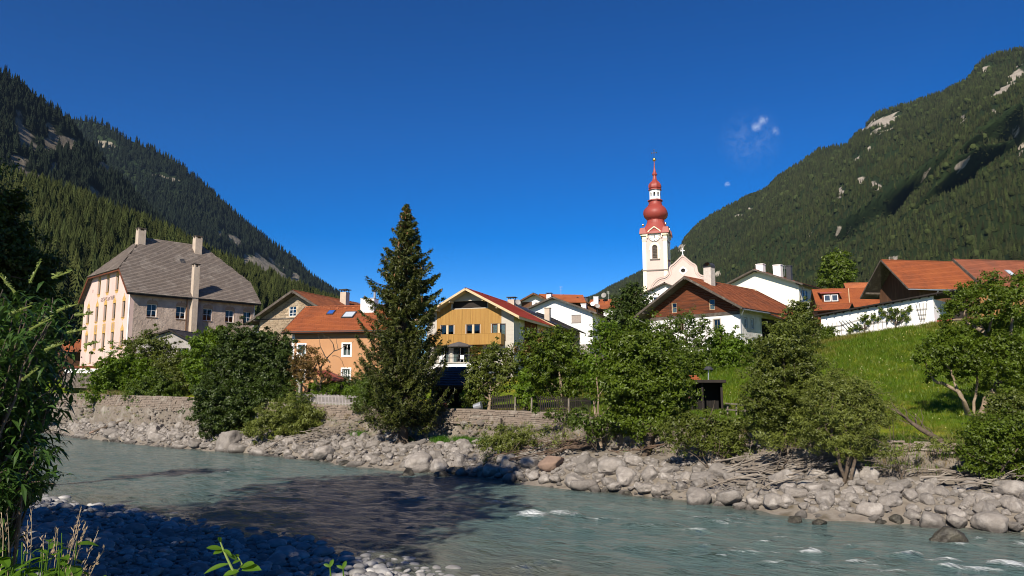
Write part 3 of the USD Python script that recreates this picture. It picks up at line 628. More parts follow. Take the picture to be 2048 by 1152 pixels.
    def roof(s, m_tile, m_under, os=.9, of=.8, ob=.6, th=.18, tw=.3, tl=.36, seed=0, fascia=None, lift=.05, ridge_cap=True, sag=0.0, tiles_on=True, purlins=None, board=.22):
        """Gable roof; ridge along v (gable to the front) or along u (eave to the front)."""
        fr, W, L = s.fr, s.W, s.L
        rise = s.zr - s.ze
        if s.ridge == 'v':
            P = lambda a, b, z: fr.p(a, b, z); A, Ln, c = W, L, s.wc
        else:
            P = lambda a, b, z: fr.p(b, a, z); A, Ln, c = L, W, L / 2
        b0, b1 = -of, Ln + ob
        for sgn in (-1, 1):
            run = c if sgn < 0 else A - c; m = rise / run; e = -os if sgn < 0 else A + os; zlow = s.ze - m * os
            q = [P(e, b0, zlow), P(e, b1, zlow), P(c, b1, s.zr), P(c, b0, s.zr)]
            ev = q[3] - q[0]; lv = np.linalg.norm(ev); ev /= lv; eu = q[1] - q[0]; lu = np.linalg.norm(eu); eu /= lu
            n = np.cross(eu, ev); n = n if n[2] > 0 else -n
            q = [x + n * .01 for x in q]
            rp = s.T.add('roof', prism(q, n, th), m_under)
            if tiles_on: s.T.add('tiles', tiles(q[0] + n * th - ev * .04, eu, ev, lu, lv, tw, tl, lift=lift, seed=seed + sgn, sag=sag), m_tile, parent=rp, kind='stuff')
            if fascia is not None:
                for bb in (b0 - .035, b1 + .035):
                    a_, b_ = P(e, bb, zlow), P(c, bb, s.zr); off = n * (th - board / 2 + .05)
                    s.T.add('bargeboard', obox(a_ + off, b_ + off, .06, board, up=n), fascia)
        if ridge_cap:
            r_ = MB(); k_ = int((b1 - b0) / .42)
            for i in range(k_):
                x0, x1 = b0 + (b1 - b0) * i / k_, b0 + (b1 - b0) * (i + 1) / k_ - .02
                a = np.linspace(0, np.pi, 5)
                pr = [(c + .16 * math.cos(t), s.zr + th + .02 + .11 * math.sin(t)) for t in a]
                v = [P(x, bq, z) for bq in (x0, x1) for x, z in pr]
                r_.add(np.array(v), [[j, j + 1, j + 6, j + 5] for j in range(4)])
            s.T.add('ridge_tiles', r_, m_tile)
        if purlins is not None:
            for a in (0.02, A - .02, c):
                z = (s.zr if a == c else s.ze) - .16
                s.T.add('purlin', obox(P(a, -of + .1, z), P(a, .3, z), .2, .24), purlins)
    def chimney(s, u, v, w, d, z0, z1, m, cap=None, cap_m=None, flash=None, pots=0):
        cp = s.T.add('chimney', s.fr.box(u - w / 2, u + w / 2, v - d / 2, v + d / 2, z0, z1), m)
        cm = cap_m or m
        if cap == 'slab': s.T.add('chimney_cap', s.fr.box(u - w / 2 - .1, u + w / 2 + .1, v - d / 2 - .1, v + d / 2 + .1, z1 + .004, z1 + .12), cm, parent=cp)
        if cap == 'legs':
            q = MB()
            for a in (-1, 1):
                for b in (-1, 1): q.add(*s.fr.box(u + a * w * .4 - .05, u + a * w * .4 + .05, v + b * d * .4 - .05, v + b * d * .4 + .05, z1 + .002, z1 + .32))
            q.add(*s.fr.box(u - w / 2 - .18, u + w / 2 + .18, v - d / 2 - .18, v + d / 2 + .18, z1 + .32, z1 + .42))
            s.T.add('chimney_cap', q, cm, parent=cp)
        if cap == 'cowl':
            a = np.linspace(0, np.pi, 9); q = MB()
            v_ = [s.fr.p(u - w * .55 * math.cos(t), v + dv, z1 + .12 + w * .5 * math.sin(t)) for dv in (-d * .55, d * .55) for t in a]
            q.add(np.array(v_), [[j, j + 1, j + 10, j + 9] for j in range(8)])
            q.add(*s.fr.box(u - w * .56, u + w * .56, v - d * .56, v + d * .56, z1 + .002, z1 + .10))
            s.T.add('chimney_cap', q, cm, parent=cp)
        if flash: s.T.add('flashing', s.fr.box(u - w / 2 - .05, u + w / 2 + .05, v - d / 2 - .05, v + d / 2 + .05, z0, z0 + flash), cap_m or m, parent=cp)
        return cp
def dish(T, c, r, direction, m, stand=.8):
    d = np.asarray(direction, float); d /= np.linalg.norm(d); a = np.cross(d, [0, 0, 1]); a /= np.linalg.norm(a); b = np.cross(a, d)
    v = [c]; f = []
    for k_, (rr, dep) in enumerate([(.5, .04), (1, .16)]):
        for t in np.arange(16) * 2 * np.pi / 16: v.append(c + r * rr * (a * math.cos(t) + b * math.sin(t)) + d * r * dep)
    for t in range(16):
        f += [[0, 1 + t, 1 + (t + 1) % 16], [1 + t, 17 + t, 17 + (t + 1) % 16], [1 + t, 17 + (t + 1) % 16, 1 + (t + 1) % 16]]
    p = T.add('satellite_dish', (np.array(v), np.array(f)), m)
    T.add('dish_pole', tube([c - d * .05, c - d * .15 - V3(0, 0, r * .6), c - d * .15 - V3(0, 0, stand)], .03, 6), M_dark_metal, parent=p)
def antenna(T, c, h, m):
    q = MB(); q.add(*tube([c, c + V3(0, 0, h)], .03, 5)); 
    for z in (.72, .86, .99): q.add(*obox(c + V3(-.4, 0, h * z), c + V3(.4, 0, h * z), .03, .03))
    T.add('antenna', q, m)

M_curtain = mat('curtain', (.72, .72, .70), (.62, .62, .60), scale=6, rough=.9)
M_dark_metal = mat('dark_metal', (.03, .03, .035), (.05, .05, .05), scale=5, rough=.5)
M_zinc = mat('zinc', (.30, .31, .33), (.40, .41, .43), scale=3, rough=.45, metal=.6)
M_white_frame = mat('white_paint', (.75, .75, .73), (.66, .66, .64), scale=2, rough=.6)
M_white_wall = mat('white_render', (.72, .71, .69), (.64, .63, .61), scale=.7, rough=.95, bump=.25, bscale=14, bdist=.02, streak=.9, c_streak=(.50, .48, .45))
M_bright_wall = mat('bright_render', (.76, .75, .73), (.71, .70, .68), scale=.5, rough=.95, bump=.3, bscale=9, bdist=.02, streak=.6, c_streak=(.56, .54, .51))
M_cream_wall = mat('cream_render', (.74, .73, .61), (.70, .68, .56), scale=.5, rough=.95, bump=.2, bscale=16, bdist=.015)
M_pink = mat('pink_render', (.58, .42, .37), (.53, .38, .335), (.45, .335, .295), scale=.35, rough=.95, bump=.3, bscale=12, bdist=.02, streak=.6, c_streak=(.60, .47, .41), lo=.25, hi=.8)
M_old_plaster = mat('weathered_plaster', (.50, .40, .325), (.38, .295, .24), (.25, .19, .15), scale=.55, rough=.97, bump=1.0, bscale=2.6, bdist=.11, streak=.8, c_streak=(.20, .16, .14), lo=.28, hi=.78)
M_stucco = mat('grey_stucco', (.34, .32, .30), (.28, .26, .245), (.20, .185, .17), scale=.6, rough=.97, bump=.9, bscale=5, bdist=.06)
M_shingle = mat('wood_shingle', (.33, .27, .225), (.235, .19, .16), (.40, .34, .29), scale=.5, rough=.9, island=.42, bump=.4, bscale=8)
M_tile_old = mat('old_clay_tile', (.56, .185, .070), (.46, .145, .056), (.32, .12, .06), scale=.45, rough=.85, island=.30, bump=.3, bscale=10)
M_tile_orange = mat('orange_clay_tile', (.42, .125, .038), (.36, .10, .034), (.27, .082, .034), scale=.5, rough=.75, island=.3, bump=.2, bscale=10)
M_tile_red = mat('red_tile', (.64, .095, .038), (.58, .080, .034), scale=.8, rough=.55, island=.10)
M_tile_brownred = mat('brown_red_tile', (.36, .085, .058), (.31, .072, .05), scale=.4, rough=.7, island=.12)
M_roof_dark = mat('dark_sheet_roof', (.085, .075, .075), (.06, .055, .055), (.11, .095, .09), scale=.5, rough=.45, island=.1, bump=.25, bscale=3)
M_oldwood = mat('grey_old_wood', (.13, .105, .085), (.085, .068, .055), (.19, .165, .14), scale=1.4, rough=.9, island=.25, stretch=(1, 1, 1), bump=.4, bscale=14, bdist=.02)
M_brownwood = mat('brown_weathered_wood', (.20, .095, .045), (.12, .055, .028), (.25, .13, .07), scale=.9, rough=.85, island=.38, bump=.4, bscale=14, bdist=.02, stretch=(3, 3, .3))
M_redwood = mat('red_brown_board', (.33, .095, .032), (.20, .055, .02), (.09, .038, .02), scale=1.1, rough=.85, island=.5, bump=.4, bscale=12, bdist=.02, stretch=(.4, .4, 5))
M_newwood = mat('fresh_larch', (.74, .42, .100), (.58, .29, .060), scale=.8, rough=.6, island=.5, stretch=(6, 6, .4), bump=.1, bscale=10, bdist=.01)
M_palewood = mat('pale_spruce_board', (.58, .44, .27), (.50, .36, .21), scale=1.5, rough=.65, island=.1)
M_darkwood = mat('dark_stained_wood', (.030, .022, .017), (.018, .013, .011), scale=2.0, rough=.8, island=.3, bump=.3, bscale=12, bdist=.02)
M_conc = mat('grey_concrete', (.42, .39, .34), (.36, .33, .29), scale=.8, rough=.9, bump=.25, bscale=8, stretch=(.5, .5, 4))
M_dull_frame = mat('dull_window_frame', (.20, .16, .12), (.15, .12, .09), scale=3, rough=.8)
M_ochre = mat('ochre_painting', (.50, .31, .085), (.40, .24, .07), (.60, .44, .17), scale=3.0, rough=.95)
M_orn_pale = mat('faded_ochre_painting', (.34, .23, .15), (.27, .18, .12), scale=3.0, rough=.95)
M_orange_wall = mat('apricot_render', (.43, .235, .115), (.39, .205, .10), (.36, .195, .10), scale=.5, rough=.95, bump=.25, bscale=10, bdist=.015, streak=.7, c_streak=(.38, .21, .11))
M_black = mat('black_paint', (.018, .018, .02), (.012, .012, .013), scale=2, rough=.6)

# ================================================================ A. the old guesthouse
C_ = at(257, 640, 112)[:2]; FLp = at(166, 640, 125)[:2]
gex = (C_ - FLp) / np.linalg.norm(C_ - FLp); gW = float(np.linalg.norm(C_ - FLp)); gL = 19.6
G = House('guesthouse', 'large old pink guesthouse with painted windows and a grey shingle roof', 'guesthouse', FLp, gex, gW, gL, 8.2, 20.0, t=.6)
zE, m45, zH = 20.0, 1.0, 23.9; zR = zE + gW / 2 * m45
hipd = (zR - zH) / 1.12
poly = Polygon([(0, 7), (gW, 7), (gW, zE), (gW - (zH - zE), zH), (zH - zE, zH), (0, zE)])
fw = []   # front windows: (a, z, w, h)
cols = [gW * x for x in (.115, .315, .50, .69, .885)]
for c in cols:
    fw.append((c, 16.0 - .0, 1.08, 2.35)); fw.append((c, 11.75, 1.08, 2.25))
top = [(gW * x, 20.3, 1.08, 2.1) for x in (.33, .52, .72)]
low = [(gW * .24, 9.6, .8, 1.7)]
arch = (gW * .66, 7.0, 2.5, 2.3, 'arch')
vents = [(gW * .19, 20.7, .28, .55), (gW * .84, 21.0, .28, .55)]
basew = [(gW * .13, 8.3, .45, .6), (gW * .36, 8.3, .45, .6)]
G.walls(M_pink, sides=('front',), holes={'front': fw + top + low + vents + basew + [arch]}, outlines={'front': poly})
G.walls(M_old_plaster, sides=('back',), outlines={'back': poly})
rw = [(gL * x, 16.1, 1.45, 1.9) for x in (.165, .385, .60, .785, .94)] + [(gL * x, 11.2, 1.45, 1.7) for x in (.15, .37, .585, .78, .935)]
G.walls(M_old_plaster, sides=('right', 'left'), holes={'right': rw})
G.T.add('corner_strip', G.fr.box(gW - .35, gW + .02, -.025, .004, 7.4, zE - .05), M_bright_wall)
M_dull_shutter = mat('grey_brown_shutter', (.21, .175, .14), (.16, .13, .105), scale=3, rough=.85)
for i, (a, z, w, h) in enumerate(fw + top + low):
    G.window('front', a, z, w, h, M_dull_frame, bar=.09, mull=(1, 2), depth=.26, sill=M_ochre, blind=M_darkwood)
    G.T.add('shutter', G.sbox('front', a - w / 2 + .01, a - w / 2 + .36, .12, .15, z + .05, z + h - .05), M_dull_shutter)
def ornament(sd, a, z, w, h, m, peak=1.1, foot=.35):
    """Painted window surround: side bands, a pointed crest, a scalloped foot."""
    H = G; q = MB(); b = .07
    pts = shapely.union_all([sbox(a - w / 2 - b, z + h + .01, a + w / 2 + b, z + h + .3),
        Polygon([(a - w / 2 - .1, z + h + .3), (a + w / 2 + .1, z + h + .3), (a + w * .33, z + h + .62), (a + .10, z + h + peak * .8), (a + .05, z + h + peak + .15), (a - .05, z + h + peak + .15), (a - .10, z + h + peak * .8), (a - w * .33, z + h + .62)]),
        sbox(a - w / 2 - b, z - .05, a - w / 2 - .012, z + h + .02), sbox(a + w / 2 + .012, z - .05, a + w / 2 + b, z + h + .02),
        Polygon([(a - w / 2 - b, z - .085), (a + w / 2 + b, z - .085), (a + w * .4, z - foot), (a + .12, z - foot * .8), (a, z - foot - .25), (a - .12, z - foot * .8), (a - w * .4, z - foot)])])
    for g in getattr(pts, 'geoms', [pts]):
        e = trimesh.creation.extrude_polygon(g, .012, engine='earcut'); v = np.array(e.vertices)
        q.add(H.side_pt(sd, v[:, 0], -.014 + v[:, 2], v[:, 1]), np.array(e.faces)[:, ::-1])
    H.T.add('painted_surround', q, m)
for a, z, w, h in fw: ornament('front', a, z, w, h, M_ochre)
for a, z, w, h in top: ornament('front', a, z, w, h, M_ochre, peak=.75, foot=.5)
for i in (1, 2, 3):
    a = cols[i]; q = MB(); pl = sbox(a - .62, 14.95, a + .62, 15.45).union(Polygon([(a - .6, 14.0), (a + .6, 14.0), (a + .66, 15.0), (a - .66, 15.0)]))
    e = trimesh.creation.extrude_polygon(pl, .01, engine='earcut'); v = np.array(e.vertices)
    G.T.add('wall_painting', (G.side_pt('front', v[:, 0], -.026 + v[:, 2], v[:, 1]), np.array(e.faces)[:, ::-1]), M_ochre, label='ochre ornamental painting between two window rows')
    e = shapely.affinity.scale(shapely.Point(a, 14.8).buffer(.36, 10), 1, 1.5); e = trimesh.creation.extrude_polygon(e, .008, engine='earcut'); v = np.array(e.vertices)
    G.T.add('painted_oval', (G.side_pt('front', v[:, 0], -.036 + v[:, 2], v[:, 1]), np.array(e.faces)[:, ::-1]), M_orn_pale)
for i, (a, z, w, h) in enumerate(rw):
    if i < 5: G.window('right', a, z, w, h, M_white_frame if i < 5 else M_dull_frame, bar=.08, mull=(1, 1), depth=.25, sill=M_old_plaster)
    else: G.window('right', a, z, w, h, M_dull_frame, bar=.10, mull=(1, 1), depth=.25)
    ornament('right', a, z, w, h, M_orn_pale, peak=.7, foot=.3)
txt = meshkit.text_mesh('GASTHAUS zum THURM', .62, .012); tv = np.array(txt.vertices); s_ = 5.6 / (tv[:, 0].max() - tv[:, 0].min())
G.T.add('lettering', (G.side_pt('front', gW * .535 - 2.8 + tv[:, 0] * s_, -.012 + .012 - tv[:, 2], 18.95 + tv[:, 1]), np.array(txt.faces)), M_black, label='black lettering GASTHAUS zum THURM on the front')
q = MB(); aa, az, aw, ah = arch[:4]
for sgn in (-1, 1): q.add(*G.sbox('front', aa + sgn * 1.95 - .11, aa + sgn * 1.95 + .11, -.04, .1, 7.2, 11.0))
q.add(*G.sbox('front', aa - 2.06, aa + 2.06, -.05, .1, 11.0, 11.22))
G.T.add('portal_frame', q, M_conc)
G.T.add('door', G.sbox('front', aa - 1.2, aa + 1.2, .45, .52, 7.0, 10.5), M_darkwood)
# roof: two long sides with clipped (half-hip) ends
def roof_face(name, pts, mt, under, tw=.34, tl=.36, th=.2, seed=0, lift=.06):
    p = [np.asarray(x, float) for x in pts]; n = np.cross(p[1] - p[0], p[2] - p[0]); n /= np.linalg.norm(n); n = n if n[2] > 0 else -n
    eu = (p[1] - p[0]) / np.linalg.norm(p[1] - p[0]); ev = np.cross(n, eu); ev = ev if ev[2] > 0 else -ev
    uv = [((x - p[0]) @ eu, (x - p[0]) @ ev) for x in p]; u0 = min(a for a, b in uv); U = max(a for a, b in uv) - u0; Vv = max(b for a, b in uv)
    rp = G.T.add('roof', prism(p, n, th), under)
    G.T.add('shingles', tiles(p[0] + eu * u0 + n * th - ev * .03, eu, ev, U, Vv, tw, tl, poly=Polygon([(a - u0, b) for a, b in uv]).buffer(.02), seed=seed, lift=lift), mt, parent=rp, kind='stuff')
os_, oe = .75, .7; fp = G.fr.p; zl = zE - os_ * m45; hx = (zH - zE)
slope_h = (zR - zH) / hipd; zhl = zH - oe * slope_h
for sgn in (1, -1):
    X = (lambda d: gW + d) if sgn > 0 else (lambda d: -d)   # d outwards from the eave wall
    k_h = (zhl - zl) / m45 - os_
    roof_face('roof', [fp(X(os_), -oe, zl), fp(X(os_), gL + oe, zl), fp(X(k_h * -1), gL + oe, zhl), fp(gW / 2, gL - hipd, zR), fp(gW / 2, hipd, zR), fp(X(-k_h), -oe, zhl)], M_shingle, M_oldwood, seed=5 + sgn)
for v0, vr in ((-oe, hipd), (gL + oe, gL - hipd)):
    kk = (zhl - zl) / m45 - os_
    roof_face('roof', [fp(kk, v0, zhl), fp(gW - kk, v0, zhl), fp(gW / 2, vr, zR)], M_shingle, M_oldwood, seed=9)
kk = (zhl - zl) / m45 - os_
for a0, z0_, a1, z1_ in ((-os_, zl, kk, zhl), (gW + os_, zl, gW - kk, zhl), (kk, zhl, gW - kk, zhl)):
    G.T.add('eave_board', obox(fp(a0, -oe + .02, z0_ - .02), fp(a1, -oe + .02, z1_ - .02), .1, .34, up=(0, 0, 1)), M_redwood)
G.T.add('eave_board', obox(fp(gW + os_, -oe, zl - .05), fp(gW + os_, gL + oe, zl - .05), .08, .26), M_darkwood)
M_chim = mat('old_chimney_plaster', (.46, .38, .30), (.36, .29, .23), scale=1.2, rough=.95, bump=.6, bscale=5)
for v_, u_ in ((gL * .21, gW * .56), (gL * .67, gW * .58)):
    cp = G.chimney(u_, v_, 1.1, 1.15, zR - 2.2, zR + .9, M_chim)
    for a in (-1, 1):
        for b in (-1, 1): G.T.add('chimney_post', G.fr.box(u_ + a * .42 - .12, u_ + a * .42 + .12, v_ + b * .44 - .12, v_ + b * .44 + .12, zR + .9, zR + 1.22), M_chim, parent=cp)
    G.T.add('chimney_cap', G.fr.box(u_ - .62, u_ + .62, v_ - .65, v_ + .65, zR + 1.22, zR + 1.33), M_oldwood, parent=cp)
vt = gL * .475
cp = G.T.add('chimney', G.fr.box(gW + .01, gW + .86, vt - .44, vt + .44, 7.6, 24.2), M_chim, label='tall square chimney standing against the long wall')
for a in (.13, .74):
    for b in (-.32, .32): G.T.add('chimney_post', G.fr.box(gW + a - .1, gW + a + .1, vt + b - .12, vt + b + .12, 24.2, 24.6), M_chim, parent=cp)
G.T.add('chimney_cap', G.fr.box(gW - .05, gW + .92, vt - .5, vt + .5, 24.6, 24.72), M_darkwood, parent=cp)
G.T.add('downpipe', tube([fp(gW + .12, vt - .95, 19.4), fp(gW + .12, vt - .95, 8)], .07, 6), M_brownwood)
G.T.add('downpipe', tube([fp(gW + .12, gL - .1, 19.4), fp(gW + .12, gL - .1, 8)], .07, 6), M_zinc)
G.T.add('skylight', obox(fp(gW * .68, gL * .5, zR - gW * .18 + .3), fp(gW * .72, gL * .5, zR - gW * .22 + .3), .8, .1, up=(0, 0, 1)), M_dark_metal)

# ---------------------------------------------------------------- annexes below the guesthouse
def simple_house(name, label, cat, apex, ey, W, L, z0, ze, zr, wall, tile, under, front_windows=(), right_windows=(), os=.7, of=.7, fascia=None, win_m=None, seed=0, tw=.34, tl=.4, wc=None, th=.18, board=.22, sag=0, group=None, t=.32, left_windows=(), tiles_on=True, purlins=None, **kw):
    """Gable house whose front apex stands above the plan point apex; ey points inwards."""
    ey = np.asarray(ey, float)[:2]; ey = ey / np.linalg.norm(ey); ex = V3(ey[1], -ey[0]); wc = W / 2 if wc is None else wc
    H = House(name, label, cat, np.asarray(apex[:2]) - ex * wc, ex, W, L, z0, ze, zr, wc=wc, group=group, t=t)
    holes = {'front': [w[:4] for w in front_windows], 'right': [w[:4] for w in right_windows], 'left': [w[:4] for w in left_windows]}
    H.walls(wall, holes=holes)
    for sd, ws in (('front', front_windows), ('right', right_windows), ('left', left_windows)):
        for w in ws: H.window(sd, *w[:4], win_m or M_white_frame, **(w[4] if len(w) > 4 else {}))
    H.roof(tile, under, os=os, of=of, tw=tw, tl=tl, seed=seed, fascia=fascia, th=th, board=board, sag=sag, tiles_on=tiles_on, purlins=purlins, **kw)
    return H
EYV, EYK = V3(.32, .947), V3(.70, .71)
M_rubble0 = mat('dark_rubble', (.15, .12, .10), (.08, .065, .055), (.22, .19, .16), scale=1.6, rough=.95, bump=1.0, bscale=5, bdist=.1)
simple_house('stucco_annex', 'grey stucco outbuilding with a low dark roof below the pink guesthouse', 'outbuilding', at(342, 663, 100), (.12, .99), 7.4, 9, 5.6, 11.5, 12.85, M_stucco, M_roof_dark, M_darkwood, wc=4.6,
             front_windows=[(6.7, 9.4, .9, 1.25, dict(mull=(1, 0), depth=.2)), (6.5, 6.9, .9, 1.6, dict(mull=(1, 0), depth=.2)), (2.6, 9.0, 1.0, 1.3, dict(depth=.2))], os=.55, of=.5, win_m=M_darkwood, seed=1)
simple_house('low_annex', 'low dark roofed shed between the stucco outbuilding and the guesthouse', 'shed', at(436, 667, 109), EYK, 8.2, 6, 7.5, 11.6, 12.9, M_stucco, M_roof_dark, M_darkwood, os=.5, of=.4, seed=2)
simple_house('red_hut', 'small red roofed hut left of the pink guesthouse', 'hut', at(128, 672, 138), EYK, 6, 6, 8.5, 12.3, 14.2, M_brownwood, M_tile_old, M_darkwood, seed=3)
q = Thing('parapet_rail', 'white parapet with a red brown top beam beside the guesthouse door', 'parapet', at(165, 745, 101))
a, b = at(128, 741, 103), at(205, 741, 98.5); d_ = (b - a) / np.linalg.norm(b - a)
q.add('top_beam', obox(a + V3(0, 0, .45), b + V3(0, 0, .45), .25, .28), M_redwood); q.add('panel', obox(a - V3(0, 0, .05), b - V3(0, 0, .05), .14, .5), M_bright_wall); q.add('base', obox(a - V3(0, 0, 1.3), b - V3(0, 0, 1.3), .3, 1.9), M_rubble0)
for t_ in (.02, .5, .98): q.add('post', obox(a + (b - a) * t_ - V3(0, 0, .9), a + (b - a) * t_ + V3(0, 0, .9), .16, .16), M_darkwood)

# ================================================================ B. stone farmhouse
M_rubble = mat('rubble_mortar', (.42, .33, .23), (.35, .27, .19), scale=1.2, rough=.95, bump=.9, bscale=6)
M_stonebrick = mat('pale_fieldstone', (.50, .39, .27), (.40, .30, .20), (.56, .47, .35), scale=.8, rough=.95, island=.38, bump=.6, bscale=8)
sW = 12.4
B_ = simple_house('stone_farmhouse', 'rough stone farmhouse with a sagging tiled roof behind the apricot house', 'farmhouse', at(596, 590, 105), (.354, .935), sW, 15, 7.0, 15.0, 18.5, M_rubble, M_tile_old, M_oldwood, os=1.2, of=1.3, fascia=M_oldwood,
    front_windows=[(7.3 - 1.9, 15.3, 1.15, 1.35, dict(mull=(1, 2), bar=.08)), (1.15, 10.7, 1.1, 1.9, dict(mull=(1, 0), sill=M_white_frame))], seed=11, board=.3, purlins=M_oldwood)
# individual stones over the gable wall, clear of the windows
rs = np.random.default_rng(4); Bst = MB(); wallp = B_.outline('front').intersection(sbox(0, 8, 8.6, 20)).buffer(-.05)
for h in ((5.4, 15.3, 1.15, 1.35), (1.15, 10.7, 1.1, 1.9)): wallp = wallp.difference(sbox(h[0] - h[2] / 2 - .1, h[1] - .1, h[0] + h[2] / 2 + .1, h[1] + h[3] + .1))
z = 8.2; nst_ = 0
while z < 18.4:
    hh = rs.uniform(.17, .3); a = rs.uniform(-.3, .1)
    while a < 8.6:
        w = rs.uniform(.28, .75)
        if wallp.contains(sbox(a, z, a + w - .03, z + hh - .03)):
            d_ = rs.uniform(.02, .07); j_ = rs.uniform(-.02, .02, 8)
            c0 = B_.sbox('front', a + .015, a + w - .03, -d_, .02, z + .01, z + hh - .03); v_ = c0[0] + rs.normal(0, .012, (8, 3))
            if nst_ < 290 and z > 10.2: B_.T.add('stone', (v_, c0[1]), M_stonebrick); nst_ += 1
            else: Bst.add(v_, c0[1])
        a += w
    z += hh
if Bst.n: B_.T.add('stonework', Bst, M_stonebrick, kind='stuff')
# upright boards closing the right half of the gable
a = 8.75
while a < sW - .1:
    w = rs.uniform(.2, .3); zt = B_.outline('front').intersection(shapely.LineString([(a + w, 0), (a + w, 30)])).bounds[3] - .12
    B_.T.add('board', B_.sbox('front', a, a + w - .015, -.07 - rs.uniform(0, .02), .02, 13.2, zt), M_redwood); a += w
B_.T.add('crossbeam', B_.sbox('front', -.1, 8.7, -.09, .02, 17.05 - 2.0 - .1, 17.2 - 2.0 - .1 - .0), M_oldwood)
B_.chimney(sW * .62, 9.2, 1.0, 1.0, 16.5, 19.6, M_chim, cap='legs', cap_m=M_dark_metal)
T_ = B_.T
T_.add('wagon_wheel', lathe([(.5, -.02), (.56, -.02), (.56, .05), (.5, .05)], (0, 0), 20)[0:2] if False else tube([B_.side_pt('front', 1.35 + .42 * math.cos(t), -.1, 11.1 + .42 * math.sin(t)) for t in np.linspace(0, 2 * math.pi, 24)], .05, 5, cap=False), M_darkwood)
simple_house('blue_grey_house', 'bluish grey house wall glimpsed between guesthouse and stone farmhouse', 'house', at(508, 640, 150), EYV, 9, 8, 10, 15.2, 17.6, mat('blue_grey_render', (.16, .18, .22), (.13, .15, .19), scale=.6, rough=.9), M_roof_dark, M_darkwood, front_windows=[(6.2, 12.6, 1.1, 1.3)], seed=5)

# ================================================================ C. apricot house with orange roof
oey = V3(math.sin(math.radians(11)), math.cos(math.radians(11))); oex = V3(oey[1], -oey[0])
oFL = at(584, 700, 85)[:2]; oW, oL = 10.6, 9.4
O = House('apricot_house', 'apricot rendered house with an orange tiled roof and white framed windows', 'house', oFL, oex, oW, oL, 4.9, 11.75, 14.65, ridge='u')
pz = lambda py, D: at(0, py, D)[2]
of_w = [(.105 * oW, 8.9, .82, 1.3), (.60 * oW, 8.95, .86, 1.25), (.60 * oW, 6.25, .86, 1.25), (.105 * oW, 6.2, .82, 1.25)]
O.walls(M_orange_wall, holes={'front': of_w, 'left': [(1.6, 8.4, .9, 1.5), (4.5, 8.4, .9, 1.3)]})
for i, w in enumerate(of_w): O.window('front', *w, M_white_frame, bar=.07, mull=(1, 0) if i != 2 else (2, 1), trim=M_bright_wall, trim_w=.16, curtain=['sides', 'half', 'full', 'sides'][i], sill=None)
for w in [(1.6, 8.4, .9, 1.5), (4.5, 8.4, .9, 1.3)]: O.window('left', *w, M_white_frame, mull=(1, 1), trim=M_bright_wall)
O.T.add('corner_strip', O.fr.box(-.03, .28, -.03, .004, 5, 11.55), M_bright_wall)
O.roof(M_tile_orange, M_darkwood, os=.75, of=.9, ob=.6, tw=.25, tl=.33, seed=21, fascia=M_dark_metal, board=.2)
O.T.add('gutter', obox(O.fr.p(-.9, -.82, 11.52), O.fr.p(oW + .6, -.82, 11.52), .13, .13), M_dark_metal)
rt = lambda u, v: O.fr.p(u, v, 11.75 + (14.65 - 11.75) / (oL / 2) * v + .26)
def roof_window(T, fr_pt, u0, u1, v0, v1, frame, pane_m, lift=.05):
    c = [fr_pt(u, v) for u, v in ((u0, v0), (u1, v0), (u1, v1), (u0, v1))]; n = np.cross(c[1] - c[0], c[3] - c[0]); n /= np.linalg.norm(n)
    p = T.add('skylight', prism([x - n * .1 for x in c], n, .1 + lift + .06), frame)
    ctr = sum(c) / 4; T.add('pane', prism([ctr + (x - ctr) * .82 + n * (lift + .065) for x in c], n, .008), pane_m, parent=p)
M_sky_pane = mat('skylight_pane', (.45, .50, .55), (.40, .45, .50), scale=1, rough=.08, spec=.9)
M_blue_pane = mat('blue_blind', (.03, .10, .38), (.03, .09, .34), scale=1, rough=.15, spec=.6)
roof_window(O.T, rt, 2.6, 3.4, 2.75, 3.6, M_dark_metal, M_blue_pane)
roof_window(O.T, rt, 4.75, 6.15, 1.95, 3.2, M_dark_metal, M_sky_pane)
for u in (2.3, 3.3, 4.3, 5.3): O.T.add('snow_stop', obox(rt(u, 4.05), rt(u, 4.2), .3, .12), M_tile_old)
cp = O.T.add('chimney', O.fr.box(6.55, 8.15, 3.1, 4.5, 13.4, 15.45), M_bright_wall, label='white box chimney'); O.T.add('flashing', O.fr.box(6.5, 8.2, 3.04, 4.56, 13.3, 13.85), M_zinc, parent=cp)
O.T.add('chimney_cap', O.fr.box(6.5, 8.2, 3.05, 4.55, 15.46, 15.55), M_zinc, parent=cp); O.T.add('flue', tube([O.fr.p(7.9, 3.9, 15.4), O.fr.p(7.9, 3.9, 16.3)], .14, 10), M_zinc, parent=cp); O.T.add('flue_cap', lathe([(.02, 16.6), (.2, 16.45), (.2, 16.35), (.02, 16.3)], O.fr.p(7.9, 3.9, 0)[:2], 12), M_dark_metal, parent=cp)
bal = MB()
for z in (9.7, 10.85): bal.add(*obox(O.fr.p(-1.3, .3, z), O.fr.p(0, .3, z), .1, .1))
for u in np.linspace(-1.28, -.05, 10): bal.add(*obox(O.fr.p(u, .3, 9.7), O.fr.p(u, .3, 10.85), .07, .03))
O.T.add('balcony_rail', bal, M_darkwood); O.T.add('balcony_floor', O.fr.box(-1.35, -.002, .25, 5.0, 9.45, 9.62), M_darkwood)
